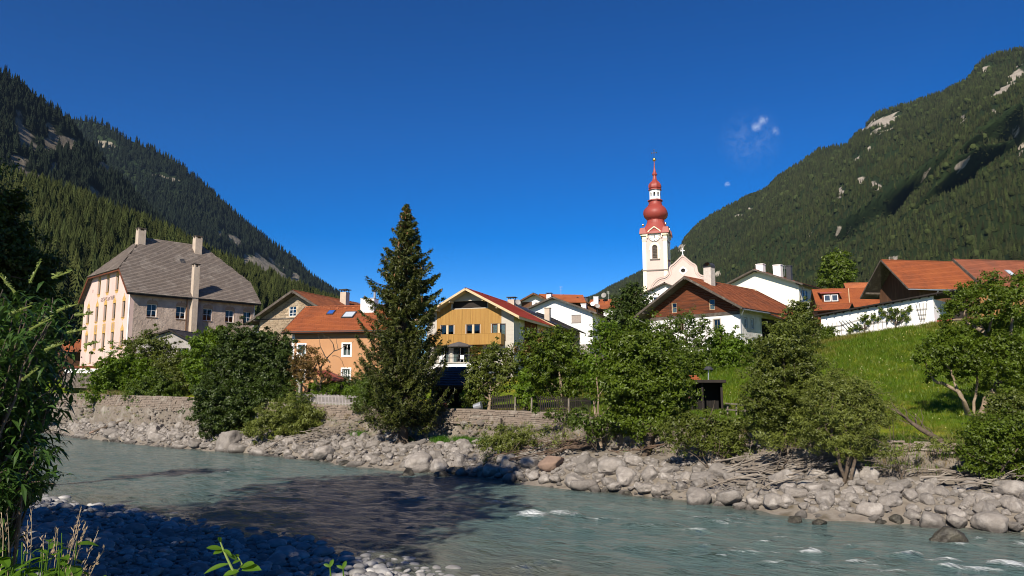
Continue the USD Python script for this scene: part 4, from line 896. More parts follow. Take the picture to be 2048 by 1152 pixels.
# lean-to with grey pillar in front
P_ = Thing('garden_shelter', 'dark lean-to shelter with a grey pillar behind the picket fence', 'shelter', (*at(625, 790, 76)[:2], gz(*at(625, 790, 76)[:2])))
za = P_.base[2]
sf = Frame(at(592, 790, 75.5)[:2], oex)
P_.add('pillar', sf.box(.05, .42, 0, .4, za - .3, za + 2.35), M_stucco); P_.add('post', sf.box(3.6, 3.75, 0, .15, za - .3, za + 1.7), M_darkwood)
P_.add('roof', prism([sf.p(-.4, -.5, za + 2.55), sf.p(1.6, -.5, za + 2.7), sf.p(1.6, 3.2, za + 2.9), sf.p(-.4, 3.2, za + 2.75)], (0, 0, 1), .12), M_darkwood); P_.add('roof', prism([sf.p(1.6, -.5, za + 2.7), sf.p(4.3, -.5, za + 1.75), sf.p(4.3, 3.2, za + 1.9), sf.p(1.6, 3.2, za + 2.9)], (.3, 0, 1), .12), M_tile_brownred)
P_.add('back_wall', sf.box(-.2, 4.0, 3.0, 3.15, za - .3, za + 1.8), M_darkwood); P_.add('plank_stack', sf.box(.9, 3.2, 1.2, 2.6, za, za + 1.1), M_oldwood)
# ================================================================ D. the chalet with larch balcony
ey = V3(.32, .947); ex = V3(ey[1], -ey[0]); ap = at(939, 592, 105)
dW, dL = 12.7, 15.5
z0, zf1, zf2, ze, zr = 5.8, 8.9, 11.55, 15.35, 18.75
wood_door = (6.35 - 1.5, 6.2, 1.75, 2.35)
D_ = House('chalet', 'three storey chalet with fresh larch cladding, long balcony and bright red roof', 'house', ap[:2] - ex[:2] * 6.3, ex, dW, dL, z0, ze, zr, wc=6.3)
w2 = [(3.05, zf2 + .25, 1.9, 2.35), (6.85, zf2 + .25, 2.0, 2.35), (10.55, zf2 + .25, 2.0, 2.35)]
w1 = [(2.6, zf1 + .05, 1.5, 2.2), (5.0, zf1 + .05, 2.3, 2.25), (9.2, zf1 + .9, 1.3, 1.2)]
rwin = [(2.6, 12.2, .8, 2.4), (6.4, 12.6, .9, 1.4), (2.6, 9.0, .8, 2.0)]
D_.walls(M_conc, holes={'front': w2 + w1 + [(6.3, 16.4, 5.2, 1.0)], 'right': rwin})
for i, w in enumerate(w2): D_.window('front', *w, M_brownwood, bar=.10, mull=(1, 0), depth=.10, curtain='sides' if i == 2 else None)
for p_ in w2: D_.T.add('mullion_post', D_.sbox('front', p_[0] - .16, p_[0] + .16, .01, .1, p_[1], p_[1] + p_[3]), M_palewood)
for i, w in enumerate(w1): D_.window('front', *w, M_white_frame, bar=.08, mull=(1, 0), depth=.14, curtain='sides')
for w in rwin: D_.window('right', *w, M_white_frame, bar=.16, depth=.06)
D_.T.add('attic_panel', D_.sbox('front', 3.75, 8.85, .35, .42, 16.3, 17.45), M_darkwood)
rd = np.random.default_rng(8)
def plank_wall(H, sd, a0, a1, zlo, zhi_f, m, holes=(), d=.05, wmin=.11, wmax=.16, name='board', jit=.015):
    a = a0
    while a < a1 - .03:
        w = min(rd.uniform(wmin, wmax), a1 - a); zt = zhi_f(a + w / 2); segs = [(zlo, zt)]
        for h in holes:
            if h[0] - h[2] / 2 - .06 < a + w and a < h[0] + h[2] / 2 + .06:
                new = []
                for s0, s1 in segs:
                    if s1 > h[1] and s0 < h[1] + h[3]:
                        if h[1] - .04 > s0: new.append((s0, h[1] - .04))
                        if s1 > h[1] + h[3] + .04: new.append((h[1] + h[3] + .04, s1))
                    else: new.append((s0, s1))
                segs = new
        for s0, s1 in segs:
            if s1 - s0 > .08: H.T.add(name, H.sbox(sd, a + .011, a + w - .011, -d - rd.uniform(0, jit), -.003, s0, s1), m)
        a += w
gab = lambda a: min(ze + (zr - ze) * min(a / 6.3, (dW - a) / (dW - 6.3)) - .12, 16.3 if 3.6 < a < 9.0 else 99)
plank_wall(D_, 'front', 1.5, dW - 1.75, zf2 + .15, gab, M_newwood, holes=w2)
plank_wall(D_, 'front', 6.4, 8.3, zf1 + .2, lambda a: zf2 - .25, M_newwood, holes=w1)
plank_wall(D_, 'right', 4.6, 10.5, zf2, lambda a: ze - .15, M_redwood, holes=rwin, wmin=.18, wmax=.26)
bx0, bx1, bd = 1.1, dW - 1.35, 1.45
D_.T.add('balcony_floor', D_.fr.box(bx0, bx1, -bd, -.06, zf2 - .22, zf2 - .04), M_brownwood)
for u in np.linspace(bx0 + .3, bx1 - .3, 6): D_.T.add('balcony_bracket', obox(D_.fr.p(u, -.06, zf2 - .34), D_.fr.p(u, -bd + .1, zf2 - .34), .16, .2), M_brownwood)
a = bx0
while a < bx1 - .02:
    w = min(rd.uniform(.10, .15), bx1 - a)
    D_.T.add('balustrade_board', D_.fr.box(a + .008, a + w - .012, -bd - .04 - rd.uniform(0, .015), -bd, zf2 - .24, zf2 + 1.18), M_newwood); a += w
for sgn, u in ((0, bx0), (1, bx1)):
    v_ = -bd + .03
    while v_ < -.1:
        D_.T.add('balustrade_board', D_.fr.box(u - .03, u + .03, v_, v_ + .11, zf2 - .24, zf2 + 1.18), M_newwood); v_ += .13
D_.T.add('handrail', D_.fr.box(bx0 - .05, bx1 + .05, -bd - .08, -bd + .08, zf2 + 1.185, zf2 + 1.25), M_newwood)
D_.roof(M_tile_red, M_palewood, os=1.15, of=1.5, ob=.8, tw=.3, tl=.36, seed=31, fascia=M_palewood, board=.30, lift=.04, purlins=M_brownwood)
for s_, a in ((-1, -1.0), (1, dW + 1.0)):
    D_.T.add('bargeboard', obox(D_.fr.p(6.3, -1.60, zr + .02), D_.fr.p(a, -1.60, ze + .02 - (zr - ze) / 6.3 * 1.0), .05, .18), M_palewood, label='lower pale board under the gable edge')
for u in (1.9, 10.7, 3.9, 8.7): D_.T.add('purlin', obox(D_.fr.p(u, -1.4, ze + (zr - ze) * min(u, dW - u) / 6.3 - .2), D_.fr.p(u, 0, ze + (zr - ze) * min(u, dW - u) / 6.3 - .2), .2, .26), M_palewood)
D_.T.add('eave_board', obox(D_.fr.p(dW + 1.17, -1.5, ze - .62), D_.fr.p(dW + 1.17, dL + .8, ze - .62), .08, .34), M_palewood)
# terrace with cellar door
D_.T.add('terrace', D_.fr.box(2.2, 10.6, -4.4, -.003, z0 - 1.2, zf1 - .12), M_bright_wall); D_.T.add('terrace_slab', D_.fr.box(2.1, 10.7, -4.55, -.003, zf1 - .115, zf1), M_conc)
for k_ in range(6): D_.T.add('door_board', D_.fr.box(4.65 + k_ * .3, 4.65 + k_ * .3 + .285, -4.46, -4.402, z0 - .2, z0 + 2.3), M_oldwood)
D_.T.add('door_rail', D_.fr.box(4.7, 6.4, -4.5, -4.462, z0 + 1.6, z0 + 1.75), M_oldwood)
for u in np.linspace(2.3, 10.5, 9): D_.T.add('railing_post', D_.fr.box(u - .03, u + .03, -4.45, -4.39, zf1, zf1 + .95), M_dark_metal)
for z in (.5, .95): D_.T.add('railing_bar', D_.fr.box(2.3, 10.5, -4.44, -4.40, zf1 + z, zf1 + z + .04), M_dark_metal)
for k_ in range(7): D_.T.add('stair_step', D_.fr.box(2.2 - .32 * (k_ + 1), 2.2 - .32 * k_ - .004, -4.3, -3.1, z0 - 1.2, zf1 - .2 - k_ * .27), M_conc)
# parasol, table, chairs on the terrace
pc = D_.fr.p(5.9, -2.6, zf1); Pm = Thing('parasol', 'open dark grey parasol on the chalet terrace', 'parasol', pc)
Pm.add('pole', tube([pc, pc + V3(0, 0, 2.75)], .035, 8), M_dark_metal)
an = np.arange(8) * np.pi / 4; rim = np.c_[np.cos(an) * 1.85, np.sin(an) * 1.85, np.full(8, 2.2)]; mid = np.c_[np.cos(an) * .95, np.sin(an) * .95, np.full(8, 2.52)]
low_ = rim - [0, 0, .16]; v_ = np.vstack([[[0, 0, 2.78]], mid, rim, low_]) + pc
f_ = []
for i in range(8):
    j = (i + 1) % 8; f_ += [[0, 1 + i, 1 + j], [1 + i, 9 + i, 9 + j], [1 + i, 9 + j, 1 + j], [9 + i, 17 + i, 17 + j], [9 + i, 17 + j, 9 + j]]
Pm.add('canopy', (v_, np.array(f_)), mat('grey_canvas', (.095, .085, .085), (.075, .068, .068), scale=3, rough=.9))
for i in range(8): Pm.add('rib', obox(pc + V3(0, 0, 2.72), pc + rim[i] - V3(0, 0, .03), .03, .03), M_dark_metal)
Pm.add('foot', lathe([(0.01, .09), (.3, .09), (.34, 0.004)], pc[:2], 16)[0:2] if False else tube([pc + V3(0, 0, .004), pc + V3(0, 0, .1)], .32, 14), M_conc)
tc = D_.fr.p(5.2, -3.0, zf1); Tb = Thing('terrace_table', 'small dark table under the parasol on the chalet terrace', 'table', tc)
Tb.add('table_top', hexa([tc + V3(x, y, z) for z in (.70, .74) for y in (-.45, .45) for x in (-.7, .7)]), M_darkwood)
for x in (-.6, .6):
    for y in (-.36, .36): Tb.add('leg', obox(tc + V3(x, y, .0), tc + V3(x, y, .70), .05, .05), M_dark_metal)
for i, (du, dv, lab) in enumerate([(-1.5, -.2, 'pale garden chair left of the terrace table'), (1.4, -.3, 'pale garden chair right of the terrace table')]):
    cc = tc + D_.fr.ex * du + D_.fr.ey * dv; ch = Thing('garden_chair', lab, 'chair', cc)
    ch.add('seat', hexa([cc + V3(x, y, z) for z in (.42, .46) for y in (-.24, .24) for x in (-.25, .25)]), M_white_frame)
    ch.add('backrest', hexa([cc + V3(x, y + (.12 if z > .5 else 0), z) for z in (.48, .98) for y in (.2, .24) for x in (-.24, .24)]), M_white_frame)
    for x in (-.22, .22):
        for y in (-.2, .2): ch.add('leg', obox(cc + V3(x, y, 0), cc + V3(x, y, .42), .04, .04), M_white_frame)

# ---------------------------------------------------------------- E. dark roofed building behind the chalet
E_ = simple_house('dark_roof_house', 'grey house with a long dark sheet roof just behind the red roofed chalet', 'house', at(1003, 600, 122), EYV, 16.0, 13, 8.0, 15.4, 19.3, M_stucco, M_roof_dark, M_darkwood, os=1.0, of=.5, fascia=M_palewood, seed=41, tw=1.1, tl=5.0, lift=.03 if False else .18, board=.34)
E_.chimney(9.2, 1.6, 1.1, 1.1, 18.2, 19.7, M_chim, cap='legs', cap_m=M_dark_metal)
dish(E_.T, E_.fr.p(10.4, 1.0, 19.2), .45, (.3, -1, .35), M_stucco)
E_.chimney(14.6, 3.4, .85, .85, 14.5, 18.3, M_chim, cap='slab')
E2 = simple_house('dark_lean_house', 'low dark roofed wing beside the white house with a roller shutter', 'house', at(1076, 630, 131), EYV, 11.0, 7, 8.0, 15.6, 18.2, M_stucco, M_roof_dark, M_darkwood, os=.9, of=.6, seed=43, tw=.5, tl=.5)
# ---------------------------------------------------------------- F. white house with roller shutter
sh = dict(shutter=mat('roller_shutter', (.30, .25, .22), (.25, .21, .18), scale=4, rough=.7), trim=M_white_frame, trim_w=.2, mull=(0, 0), sill=M_brownwood)
F_ = simple_house('white_house', 'tall white house with a brown red roof and a closed roller shutter', 'house', at(1108, 600, 150), EYV, 15.2, 15, 8, 20.2, 23.2, M_bright_wall, M_tile_brownred, M_oldwood, os=1.1, of=1.3, fascia=M_oldwood, board=.3, seed=51,
    front_windows=[(12.0, 18.3, 1.95, 1.55, sh), (11.9, 14.6, 1.8, 1.7, sh)], purlins=M_darkwood)
F_.chimney(10.6, 12.5, 1.0, 1.0, 20.5, 23.2, M_white_wall, cap='slab')
dish(F_.T, F_.fr.p(12.6, 12, 23.2), .5, (-.2, -1, .4), M_white_wall, stand=2.4); dish(F_.T, F_.fr.p(13.5, 12.4, 22.8), .5, (.1, -1, .4), M_stucco, stand=2.2)
F_.T.add('retaining_slope', F_.fr.box(12.5, 15.1, -2.2, -.03, 8, 14.0), M_stucco)
# ---------------------------------------------------------------- G. red roofed house behind
G2 = simple_house('red_roof_house', 'white house with an orange red roof and carved gable behind the white house', 'house', at(1070, 590, 190), EYV, 9.6, 9, 12, 26.6, 29.0, M_bright_wall, M_tile_orange, M_brownwood, os=1.5, of=1.6, fascia=M_brownwood, board=.35, seed=61, purlins=M_brownwood,
    front_windows=[(5.4, 24.6, 1.3, 2.4, dict(mull=(1, 0)))])
G2.T.add('gable_board', G2.sbox('front', 1.3, 4.0, -.08, -.004, 25.4, 27.2), M_brownwood)
G2.chimney(7.2, 4.5, 1.2, 1.2, 27, 29.4, M_white_wall, cap='legs', cap_m=M_dark_metal)
G3 = simple_house('orange_gable_house', 'house with an orange roof and small dark gable next to the antenna', 'house', at(1157, 592, 195), (.95, .31) if False else EYV, 9.0, 9, 12, 26.2, 28.6, M_brownwood, M_tile_orange, M_brownwood, os=1.2, of=1.0, seed=62, fascia=M_brownwood)
G3.T.add('roof_wing', prism([at(1078, 589, 199), at(1166, 591, 196), at(1172, 606, 191), at(1082, 606, 192)], (0, -.6, .8), .2), M_tile_orange)
G3.chimney(5.5, 4, 1.1, 1.1, 26.5, 29.0, M_dark_metal, cap='legs', cap_m=M_dark_metal)
antenna(G3.T, at(1122, 592, 192), 2.4, M_zinc)
simple_house('pale_roof_house', 'house with a pale grey roof at the far left of the roof cluster', 'house', at(1066, 587, 215), EYV, 13, 10, 12, 28.2, 32.0, M_white_wall, mat('pale_sheet_roof', (.55, .54, .56), (.48, .47, .49), scale=.5, rough=.6), M_oldwood, os=.8, of=.4, seed=63, tw=1.2, tl=4)
H2 = House('far_orange_house', 'distant house with an orange roof and antennas left of the dark tree', 'house', at(1180, 640, 232)[:2], (.97, -.24), 14, 9, 14, 30.0, 33.0, ridge='u'); H2.walls(M_white_wall); H2.roof(M_tile_orange, M_oldwood, os=.6, of=.5, ob=.5, seed=64, tw=.5, tl=.6)
H2.chimney(1.6, 2.5, 1.4, 1.2, 30, 33.8, M_white_wall, cap='slab'); dish(H2.T, H2.fr.p(4.0, 2.2, 34.2), .8, (-.5, -1, .3), M_stucco, stand=2.5); antenna(H2.T, H2.fr.p(5.2, 3, 32.6), 3.0, M_white_frame)

# ================================================================ I. church
tx0 = at(1288, 600, 185)[:2]; CH = Thing('church', 'pale pink baroque church with red onion dome tower and clock', 'church', (tx0[0] + 4, tx0[1] + 6, 13))
M_church = mat('church_pink', (.56, .44, .39), (.515, .40, .355), scale=.3, rough=.95, bump=.15, bscale=9, bdist=.012, streak=.5, c_streak=(.50, .39, .34))
M_cream = mat('church_cream', (.78, .75, .55), (.75, .71, .51), scale=.5, rough=.95)
M_domered = mat('dome_red', (.27, .048, .036), (.22, .040, .030), scale=.9, rough=.5, bump=.1, bscale=2)
M_gold = mat('gilding', (.80, .56, .20), (.70, .48, .16), scale=3, rough=.25, metal=1.0)
M_line = mat('grey_cornice', (.20, .17, .15), (.16, .14, .12), scale=2, rough=.9)
M_clock = mat('clock_face', (.80, .76, .66), (.78, .74, .64), scale=2, rough=.7)
tf = Frame(tx0, EYV[[1, 0]] * V3(1, -1)[:2] if False else (.947, -.32)); tw_ = 5.75; ztop = 43.0
tH = House.__new__(House); tH.fr, tH.W, tH.L, tH.z0, tH.ze, tH.zr, tH.t, tH.ridge, tH.wc, tH.T = tf, tw_, tw_, 13, ztop, None, .5, 'v', tw_ / 2, CH
bel = (tw_ / 2, 37.0, 1.25, 2.7, 'arch')
tH.walls(M_church, holes={'front': [bel], 'right': [bel], 'left': [bel]})
for sd in ('front', 'right', 'left'):
    for a0, a1 in ((-.03, .8), (tw_ - .8, tw_ + .03)):
        if sd != 'front': a0, a1 = max(a0, .012), min(a1, tw_ + .03)
        CH.add('pilaster', tH.sbox(sd, a0, a1, -.09, -.003, 13, 42.7), M_cream)
    for a0, a1 in ((.0, .95), (tw_ - .95, tw_)): CH.add('pilaster_capital', tH.sbox(sd, a0 - .04, a1 + .04, -.16, -.092, 41.3, 41.9), M_church)
    for z in (28.6, 34.0 - .2): 
        if z < 30 or sd: pass
    CH.add('string_course', tH.sbox(sd, -.16, tw_ + .16, -.18, -.093, 34.0, 34.3), M_line)
    CH.add('string_course', tH.sbox(sd, -.12, tw_ + .12, -.14, -.093, 25.9, 26.1), M_line)
    ring = shapely.Point(tw_ / 2, 39.7).buffer(1.25, 16).union(sbox(tw_ / 2 - 1.1, 36.9, tw_ / 2 + 1.1, 39.7)).union(sbox(tw_ / 2 - 1.4, 39.1, tw_ / 2 + 1.4, 39.5)).difference(shapely.Point(tw_ / 2, 39.7).buffer(.7, 16).union(sbox(tw_ / 2 - .7, 36, tw_ / 2 + .7, 39.7)))
    tH.wall_poly(sd, ring, M_cream, d0=-.08, d1=-.003, name='window_surround')
    CH.add('sill', tH.sbox(sd, tw_ / 2 - 1.2, tw_ / 2 + 1.2, -.3, -.082, 36.7, 36.9), M_line)
    for k_ in range(9): 
        CH.add('louvre', obox(tH.side_pt(sd, tw_ / 2 - .6, .25, 37.15 + k_ * .38), tH.side_pt(sd, tw_ / 2 + .6, .25, 37.15 + k_ * .38), .06, .3, up=(0, 0, 1)), M_oldwood)
    CH.add('louvre_back', tH.sbox(sd, tw_ / 2 - .6, tw_ / 2 + .6, .42, .46, 37, 40.2), M_darkwood)
    # clock with curved hood
    cz = 42.55; th_ = np.linspace(0, 2 * np.pi, 33)[:-1]; ctr = tH.side_pt(sd, tw_ / 2, -.12, cz); axu = tH.side_pt(sd, 1, 0, 0) - tH.side_pt(sd, 0, 0, 0); nrm = tH.side_pt(sd, 0, -1, 0) - tH.side_pt(sd, 0, 0, 0)
    tH.wall_poly(sd, shapely.Point(tw_ / 2, cz).buffer(1.75, 24).intersection(sbox(0, 41.9, tw_, 50)).union(shapely.Point(tw_ / 2, cz).buffer(1.42, 24)), M_church, d0=-.10, d1=.35, name='clock_gable')
    ck = CH.add('clock', (np.vstack([[ctr]] + [[ctr + 1.38 * (math.cos(t) * axu + math.sin(t) * V3(0, 0, 1))] for t in th_]), np.array([[0, 1 + i, 1 + (i + 1) % 32] for i in range(32)])), M_clock)
    CH.add('clock_rim', tube([ctr + 1.40 * (math.cos(t) * axu + math.sin(t) * V3(0, 0, 1)) for t in np.linspace(0, 2 * np.pi, 33)], .06, 5, cap=False), M_line, parent=ck)
    for k_ in range(12):
        t = k_ * math.pi / 6; r0, r1 = (.98, 1.28); d = math.sin(t) * axu + math.cos(t) * V3(0, 0, 1)
        CH.add('hour_mark', obox(ctr + d * r0 + nrm * .012, ctr + d * r1 + nrm * .012, .18 if k_ % 3 == 0 else .12, .012, up=nrm), M_black, parent=ck)
    for t, ln, w in ((math.radians(182), .62, .16), (math.radians(272), .9, .12)):
        d = math.sin(t) * axu + math.cos(t) * V3(0, 0, 1); CH.add('hand', obox(ctr - d * .15 + nrm * .03, ctr + d * ln + nrm * .03, w, .015, up=nrm), M_black, parent=ck)
    hood = [(tw_ / 2 + 1.78 * math.cos(t), cz + 1.78 * math.sin(t) + (.42 * max(0, 1 - abs(t - math.pi / 2) / .5) ** 1.5)) for t in np.linspace(-.25, math.pi + .25, 25)]
    q = MB()
    for (a, z), (a2, z2) in zip(hood[:-1], hood[1:]): q.add(*obox(tH.side_pt(sd, a, -.2, z), tH.side_pt(sd, a2, -.2, z2), .65, .2, up=(0, 0, 1) if abs(a2 - a) > abs(z2 - z) else axu))
    CH.add('clock_hood', q, M_cream)
    for a0, a1 in ((-.45, tw_ / 2 - 1.8), (tw_ / 2 + 1.8, tw_ + .45)): CH.add('cornice', tH.sbox(sd, a0, a1, -.45, -.003, ztop - .35, ztop + .12), M_cream)
tc_ = tf.p(tw_ / 2, tw_ / 2, 0)
def sqr(h, z, r=0): return [tf.p(tw_ / 2 + sx_ * h, tw_ / 2 + sy_ * h, z) for sx_, sy_ in ((-1, -1), (1, -1), (1, 1), (-1, 1))]
# bell-shaped skirt: square below turning octagonal above, gabled over each clock
lv = [(3.55, 43.1), (3.35, 43.7), (2.95, 44.5), (2.5, 45.4), (2.15, 46.2), (1.98, 46.9)]
ang = math.atan2(-.32, .947); q = []
for k_, (h_, z) in enumerate(lv):
    w_ = k_ / 5; row = []
    for i in range(32):
        t = i * 2 * np.pi / 32; c_, s2 = math.cos(t), math.sin(t); sq = 1 / max(abs(c_), abs(s2)); r = h_ * (sq * (1 - w_) + w_ * 1.04); 
        row.append(tc_ + V3(math.cos(t + ang) * r, math.sin(t + ang) * r, z + (0 if False else 0)))
    q.append(row)
CH.add('tower_skirt', (np.array(q).reshape(-1, 3), np.vstack([[[k_ * 32 + i, k_ * 32 + (i + 1) % 32, (k_ + 1) * 32 + (i + 1) % 32, (k_ + 1) * 32 + i] for i in range(32)] for k_ in range(5)])), M_domered)
for sx_, sy_ in ((-1, -1), (1, -1), (1, 1), (-1, 1)):
    b_ = tf.p(tw_ / 2 + sx_ * 2.75, tw_ / 2 + sy_ * 2.75, 43.3); fi = CH.add('finial', tube([b_, b_ + V3(0, 0, 2.6)], .06, 6), M_dark_metal); CH.add('finial_ball', lathe([(.005, 45.75), (.22, 45.58), (.27, 45.4), (.22, 45.22), (.005, 45.05)], b_[:2], 12), M_gold, parent=fi)
    CH.add('skirt_corner', hexa([tf.p(tw_ / 2 + sx_ * (2.75 + a * w_), tw_ / 2 + sy_ * (2.75 + b * w_), z) for z, w_ in ((43.1, .85), (44.6, .62)) for b in (-1, 1) for a in (-1, 1)]), M_domered)
on1 = [(1.95, 46.8), (2.25, 46.95), (2.05, 47.05), (2.45, 47.3), (2.9, 47.75), (3.1, 48.4), (3.08, 49.0), (2.85, 49.6), (2.4, 50.1), (1.95, 50.5), (1.68, 50.95), (1.62, 51.5), (1.62, 51.75), (1.95, 51.8), (1.9, 51.95), (1.4, 52.2)]
CH.add('onion_dome', lathe(on1, tc_, 8, ang + math.pi / 8), M_domered, smooth=28)
lan = MB(); zl0, zl1 = 52.1, 54.55
for i in range(8):
    t0, t1 = ang + math.pi / 8 + i * math.pi / 4, ang + math.pi / 8 + (i + 1) * math.pi / 4; A_, B2_ = [tc_ + 1.38 * V3(math.cos(t), math.sin(t), 0) for t in (t0, t1)]; Lw = np.linalg.norm(B2_ - A_)
    pn = sbox(0, zl0, Lw, zl1).difference(sbox(Lw * .25, zl0 + .75, Lw * .75, zl0 + 1.55).union(shapely.Point(Lw / 2, zl0 + 1.55).buffer(Lw * .25, 8)))
    e = trimesh.creation.extrude_polygon(pn, .12, engine='earcut'); v = np.array(e.vertices); dxy = (B2_ - A_) / Lw; nn = V3(-dxy[1], dxy[0], 0)
    CH.add('lantern_panel', (A_ + v[:, :1] * dxy + v[:, 2:] * nn + v[:, 1:2] * V3(0, 0, 1), np.array(e.faces)), M_bright_wall)
on2 = [(1.3, 54.5), (1.72, 54.56), (1.68, 54.7), (1.4, 54.85), (1.6, 55.1), (1.66, 55.6), (1.5, 56.1), (1.1, 56.6), (.68, 57.0), (.5, 57.5), (.42, 58.1), (.40, 58.3), (.62, 58.42), (.66, 58.65), (.5, 58.95), (.33, 59.4), (.18, 60.2), (.11, 61.2), (.08, 62.0)]
CH.add('small_onion_dome', lathe(on2, tc_, 8, ang + math.pi / 8), M_domered, smooth=28)
CH.add('golden_ball', lathe([(.01, 62.85)] + [(.44 * math.sin(t), 62.4 + .44 * math.cos(t)) for t in np.linspace(.2, 2.9, 9)] + [(.01, 61.95)], tc_, 16), M_gold, smooth=True)
cr = MB(); cr.add(*obox(tc_ + V3(0, 0, 62.8), tc_ + V3(0, 0, 64.9), .09, .09)); cr.add(*obox(tc_ + tf.ex * -.62 + V3(0, 0, 64.15), tc_ + tf.ex * .62 + V3(0, 0, 64.15), .09, .09))
for d_ in (tf.ex * .6 + V3(0, 0, 64.15), tf.ex * -.6 + V3(0, 0, 64.15), V3(0, 0, 64.9), V3(0, 0, 64.15)): cr.add(*hexa([tc_ + d_ + V3(x, y, z) for z in (-.13, .13) for y in (-.06, .06) for x in (-.13, .13)]))
CH.add('cross', cr, M_dark_metal)
# nave front with curved gable
D0 = 178.; gpx = [(1368, 510.5), (1363, 514), (1356, 521), (1350, 526.5), (1345, 529.5), (1341.8, 534), (1341, 540), (1339.8, 545.5), (1336.5, 550), (1332, 552.6), (1326, 553.2), (1319, 556.0), (1312.5, 562), (1308, 568), (1305.4, 576), (1304.6, 590)]
apx = at(1368, 600, D0); NAV = Frame(apx[:2], (.947, -.32))
prof = []
for px, py in gpx:
    half = (1368 - px) / F * D0 / .947; z = at(px, py, D0)[2]; prof.append((half, z))
pg = Polygon([(-h_, z) for h_, z in prof] + [(-prof[-1][0], 13)] + [(prof[-1][0], 13)] + [(h_, z) for h_, z in prof[::-1]])
ocu = (0, at(1368, 541, D0)[2])
nH = House.__new__(House); nH.fr = NAV; nH.W, nH.L, nH.t, nH.T, nH.z0, nH.ze, nH.zr, nH.ridge, nH.wc = 0, 26, .6, CH, 13, 30, None, 'v', 0
pgh = pg.difference(shapely.Point(*ocu).buffer(.5, 12))
nH.wall_poly('front', pgh, M_church, name='gable_wall')
rim_ = pg.difference(pg.buffer(-.28)).intersection(sbox(-20, 26, 20, 60)); nH.wall_poly('front', rim_, M_church, d0=-.22, d1=-.003, name='gable_coping')
ln = pg.buffer(-.66).difference(pg.buffer(-.72)).intersection(sbox(-20, 27, 20, 60)); nH.wall_poly('front', ln, M_line, d0=-.015, d1=-.002, name='gable_line')
nH.wall_poly('front', pg.buffer(.07).difference(pg.buffer(.003)).intersection(sbox(-20, 27, 20, 60)), M_line, d0=-.25, d1=.5, name='coping_edge')
nH.wall_poly('front', shapely.Point(*ocu).buffer(.82, 16).union(sbox(-.95, ocu[1] - .2, .95, ocu[1] + .2)).union(sbox(-.2, ocu[1] - .95, .2, ocu[1] + .95)).difference(shapely.Point(*ocu).buffer(.5, 12)), M_bright_wall, d0=-.08, d1=-.003, name='round_window_frame')
CH.add('round_window', NAV.box(-.55, .55, .3, .34, ocu[1] - .55, ocu[1] + .55), M_darkwood)
hw = prof[-1][0]; zr_ = prof[5][1] - .4
CH.add('nave_wall', NAV.box(hw - .8, hw - .2, .604, 26, 13, 29), M_church); CH.add('nave_wall', NAV.box(-hw + .2, -hw + .8, 6.5, 26, 13, 29), M_church)
for s_ in (-1, 1): CH.add('nave_roof', prism([NAV.p(s_ * (hw - .1), .65, 28.6), NAV.p(s_ * (hw - .1), 26, 28.6), NAV.p(0, 26, zr_), NAV.p(0, .65, zr_)], (0, 0, 1), .25), M_tile_old)
za_ = prof[0][1]; cr = MB(); cr.add(*NAV.box(-.09, .09, .1, .25, za_ - .1, za_ + 1.75)); cr.add(*NAV.box(-.5, -.093, .1, .25, za_ + 1.0, za_ + 1.18)); cr.add(*NAV.box(.093, .5, .1, .25, za_ + 1.0, za_ + 1.18)); cr.add(*NAV.box(-.3, .3, -.05, .4, za_ - .3, za_ + .1))
CH.add('cross', cr, M_white_frame, label='white stone cross on the gable')
simple_house('small_gable_house', 'small white gabled house between the church front and the old wooden farmhouse', 'house', at(1330, 574, 150), EYV, 9, 10, 13, 24.0, 26.0, M_white_wall, M_tile_orange, M_oldwood, os=1.0, of=.9, fascia=M_oldwood, seed=71, front_windows=[(3, 22.6, 1.6, .9)])

# ================================================================ K. old farmhouse, white below and boarded above
kW, kL = 14.4, 18.0; kz0, kze, kzr = 10.2, 16.6, 20.8; kzw = 15.35
K = House('old_farmhouse', 'old farmhouse with whitewashed walls, red brown boarded gable and tiled roof', 'farmhouse', at(1383, 560, 108)[:2] - V3(.71, -.70)[:2] * 7.2, (.71, -.70), kW, kL, kz0, kze, kzr, t=.45)
kw_l = [(10.9, 13.55, 1.0, 1.35), (5.2, 13.6, 1.0, 1.3), (3.0, 13.0, .9, 1.3)]; kw_u = [(4.25, 15.9 + .35, .85, 1.45), (10.3, 15.9 + .35, .85, 1.45)]
kr = [(1.5, 13.6, .75, 1.35), (3.3, 13.6, .75, 1.35), (1.5, 10.9, .8, 1.4), (3.3, 10.9, .8, 1.5)]
K.walls(M_white_wall, holes={'front': kw_l + kw_u, 'right': kr + [(11.5, 10.4, 11.0, 4.9)]}, mats={'right': mat('grazed_plaster', (.62, .60, .57), (.50, .48, .46), scale=1.2, rough=.97, bump=1.0, bscale=4, bdist=.08, streak=.7, c_streak=(.36, .33, .31))})
K.T.add('barn_back', K.fr.box(kW - 3.2, kW - 3.1, 6.0, 17, kz0, 15.3), M_darkwood)
for v_ in (6.2, 11.5, 16.8): K.T.add('barn_post', K.fr.box(kW - .4, kW - .12, v_ - .14, v_ + .14, kz0 - .5, 15.25), M_darkwood)
for w in kw_l: K.window('front', *w, M_dull_frame, bar=.10, mull=(1, 0), depth=.16, trim=M_conc, trim_w=.14, sill=M_conc)
for w in kw_u: K.window('front', *w, M_palewood, bar=.07, mull=(0, 1), depth=.04, trim=M_redwood, trim_w=.18, curtain='half')
for w in kr: K.window('right', *w, M_white_frame, bar=.09, mull=(1, 1), depth=.10, trim=M_conc, trim_w=.12)
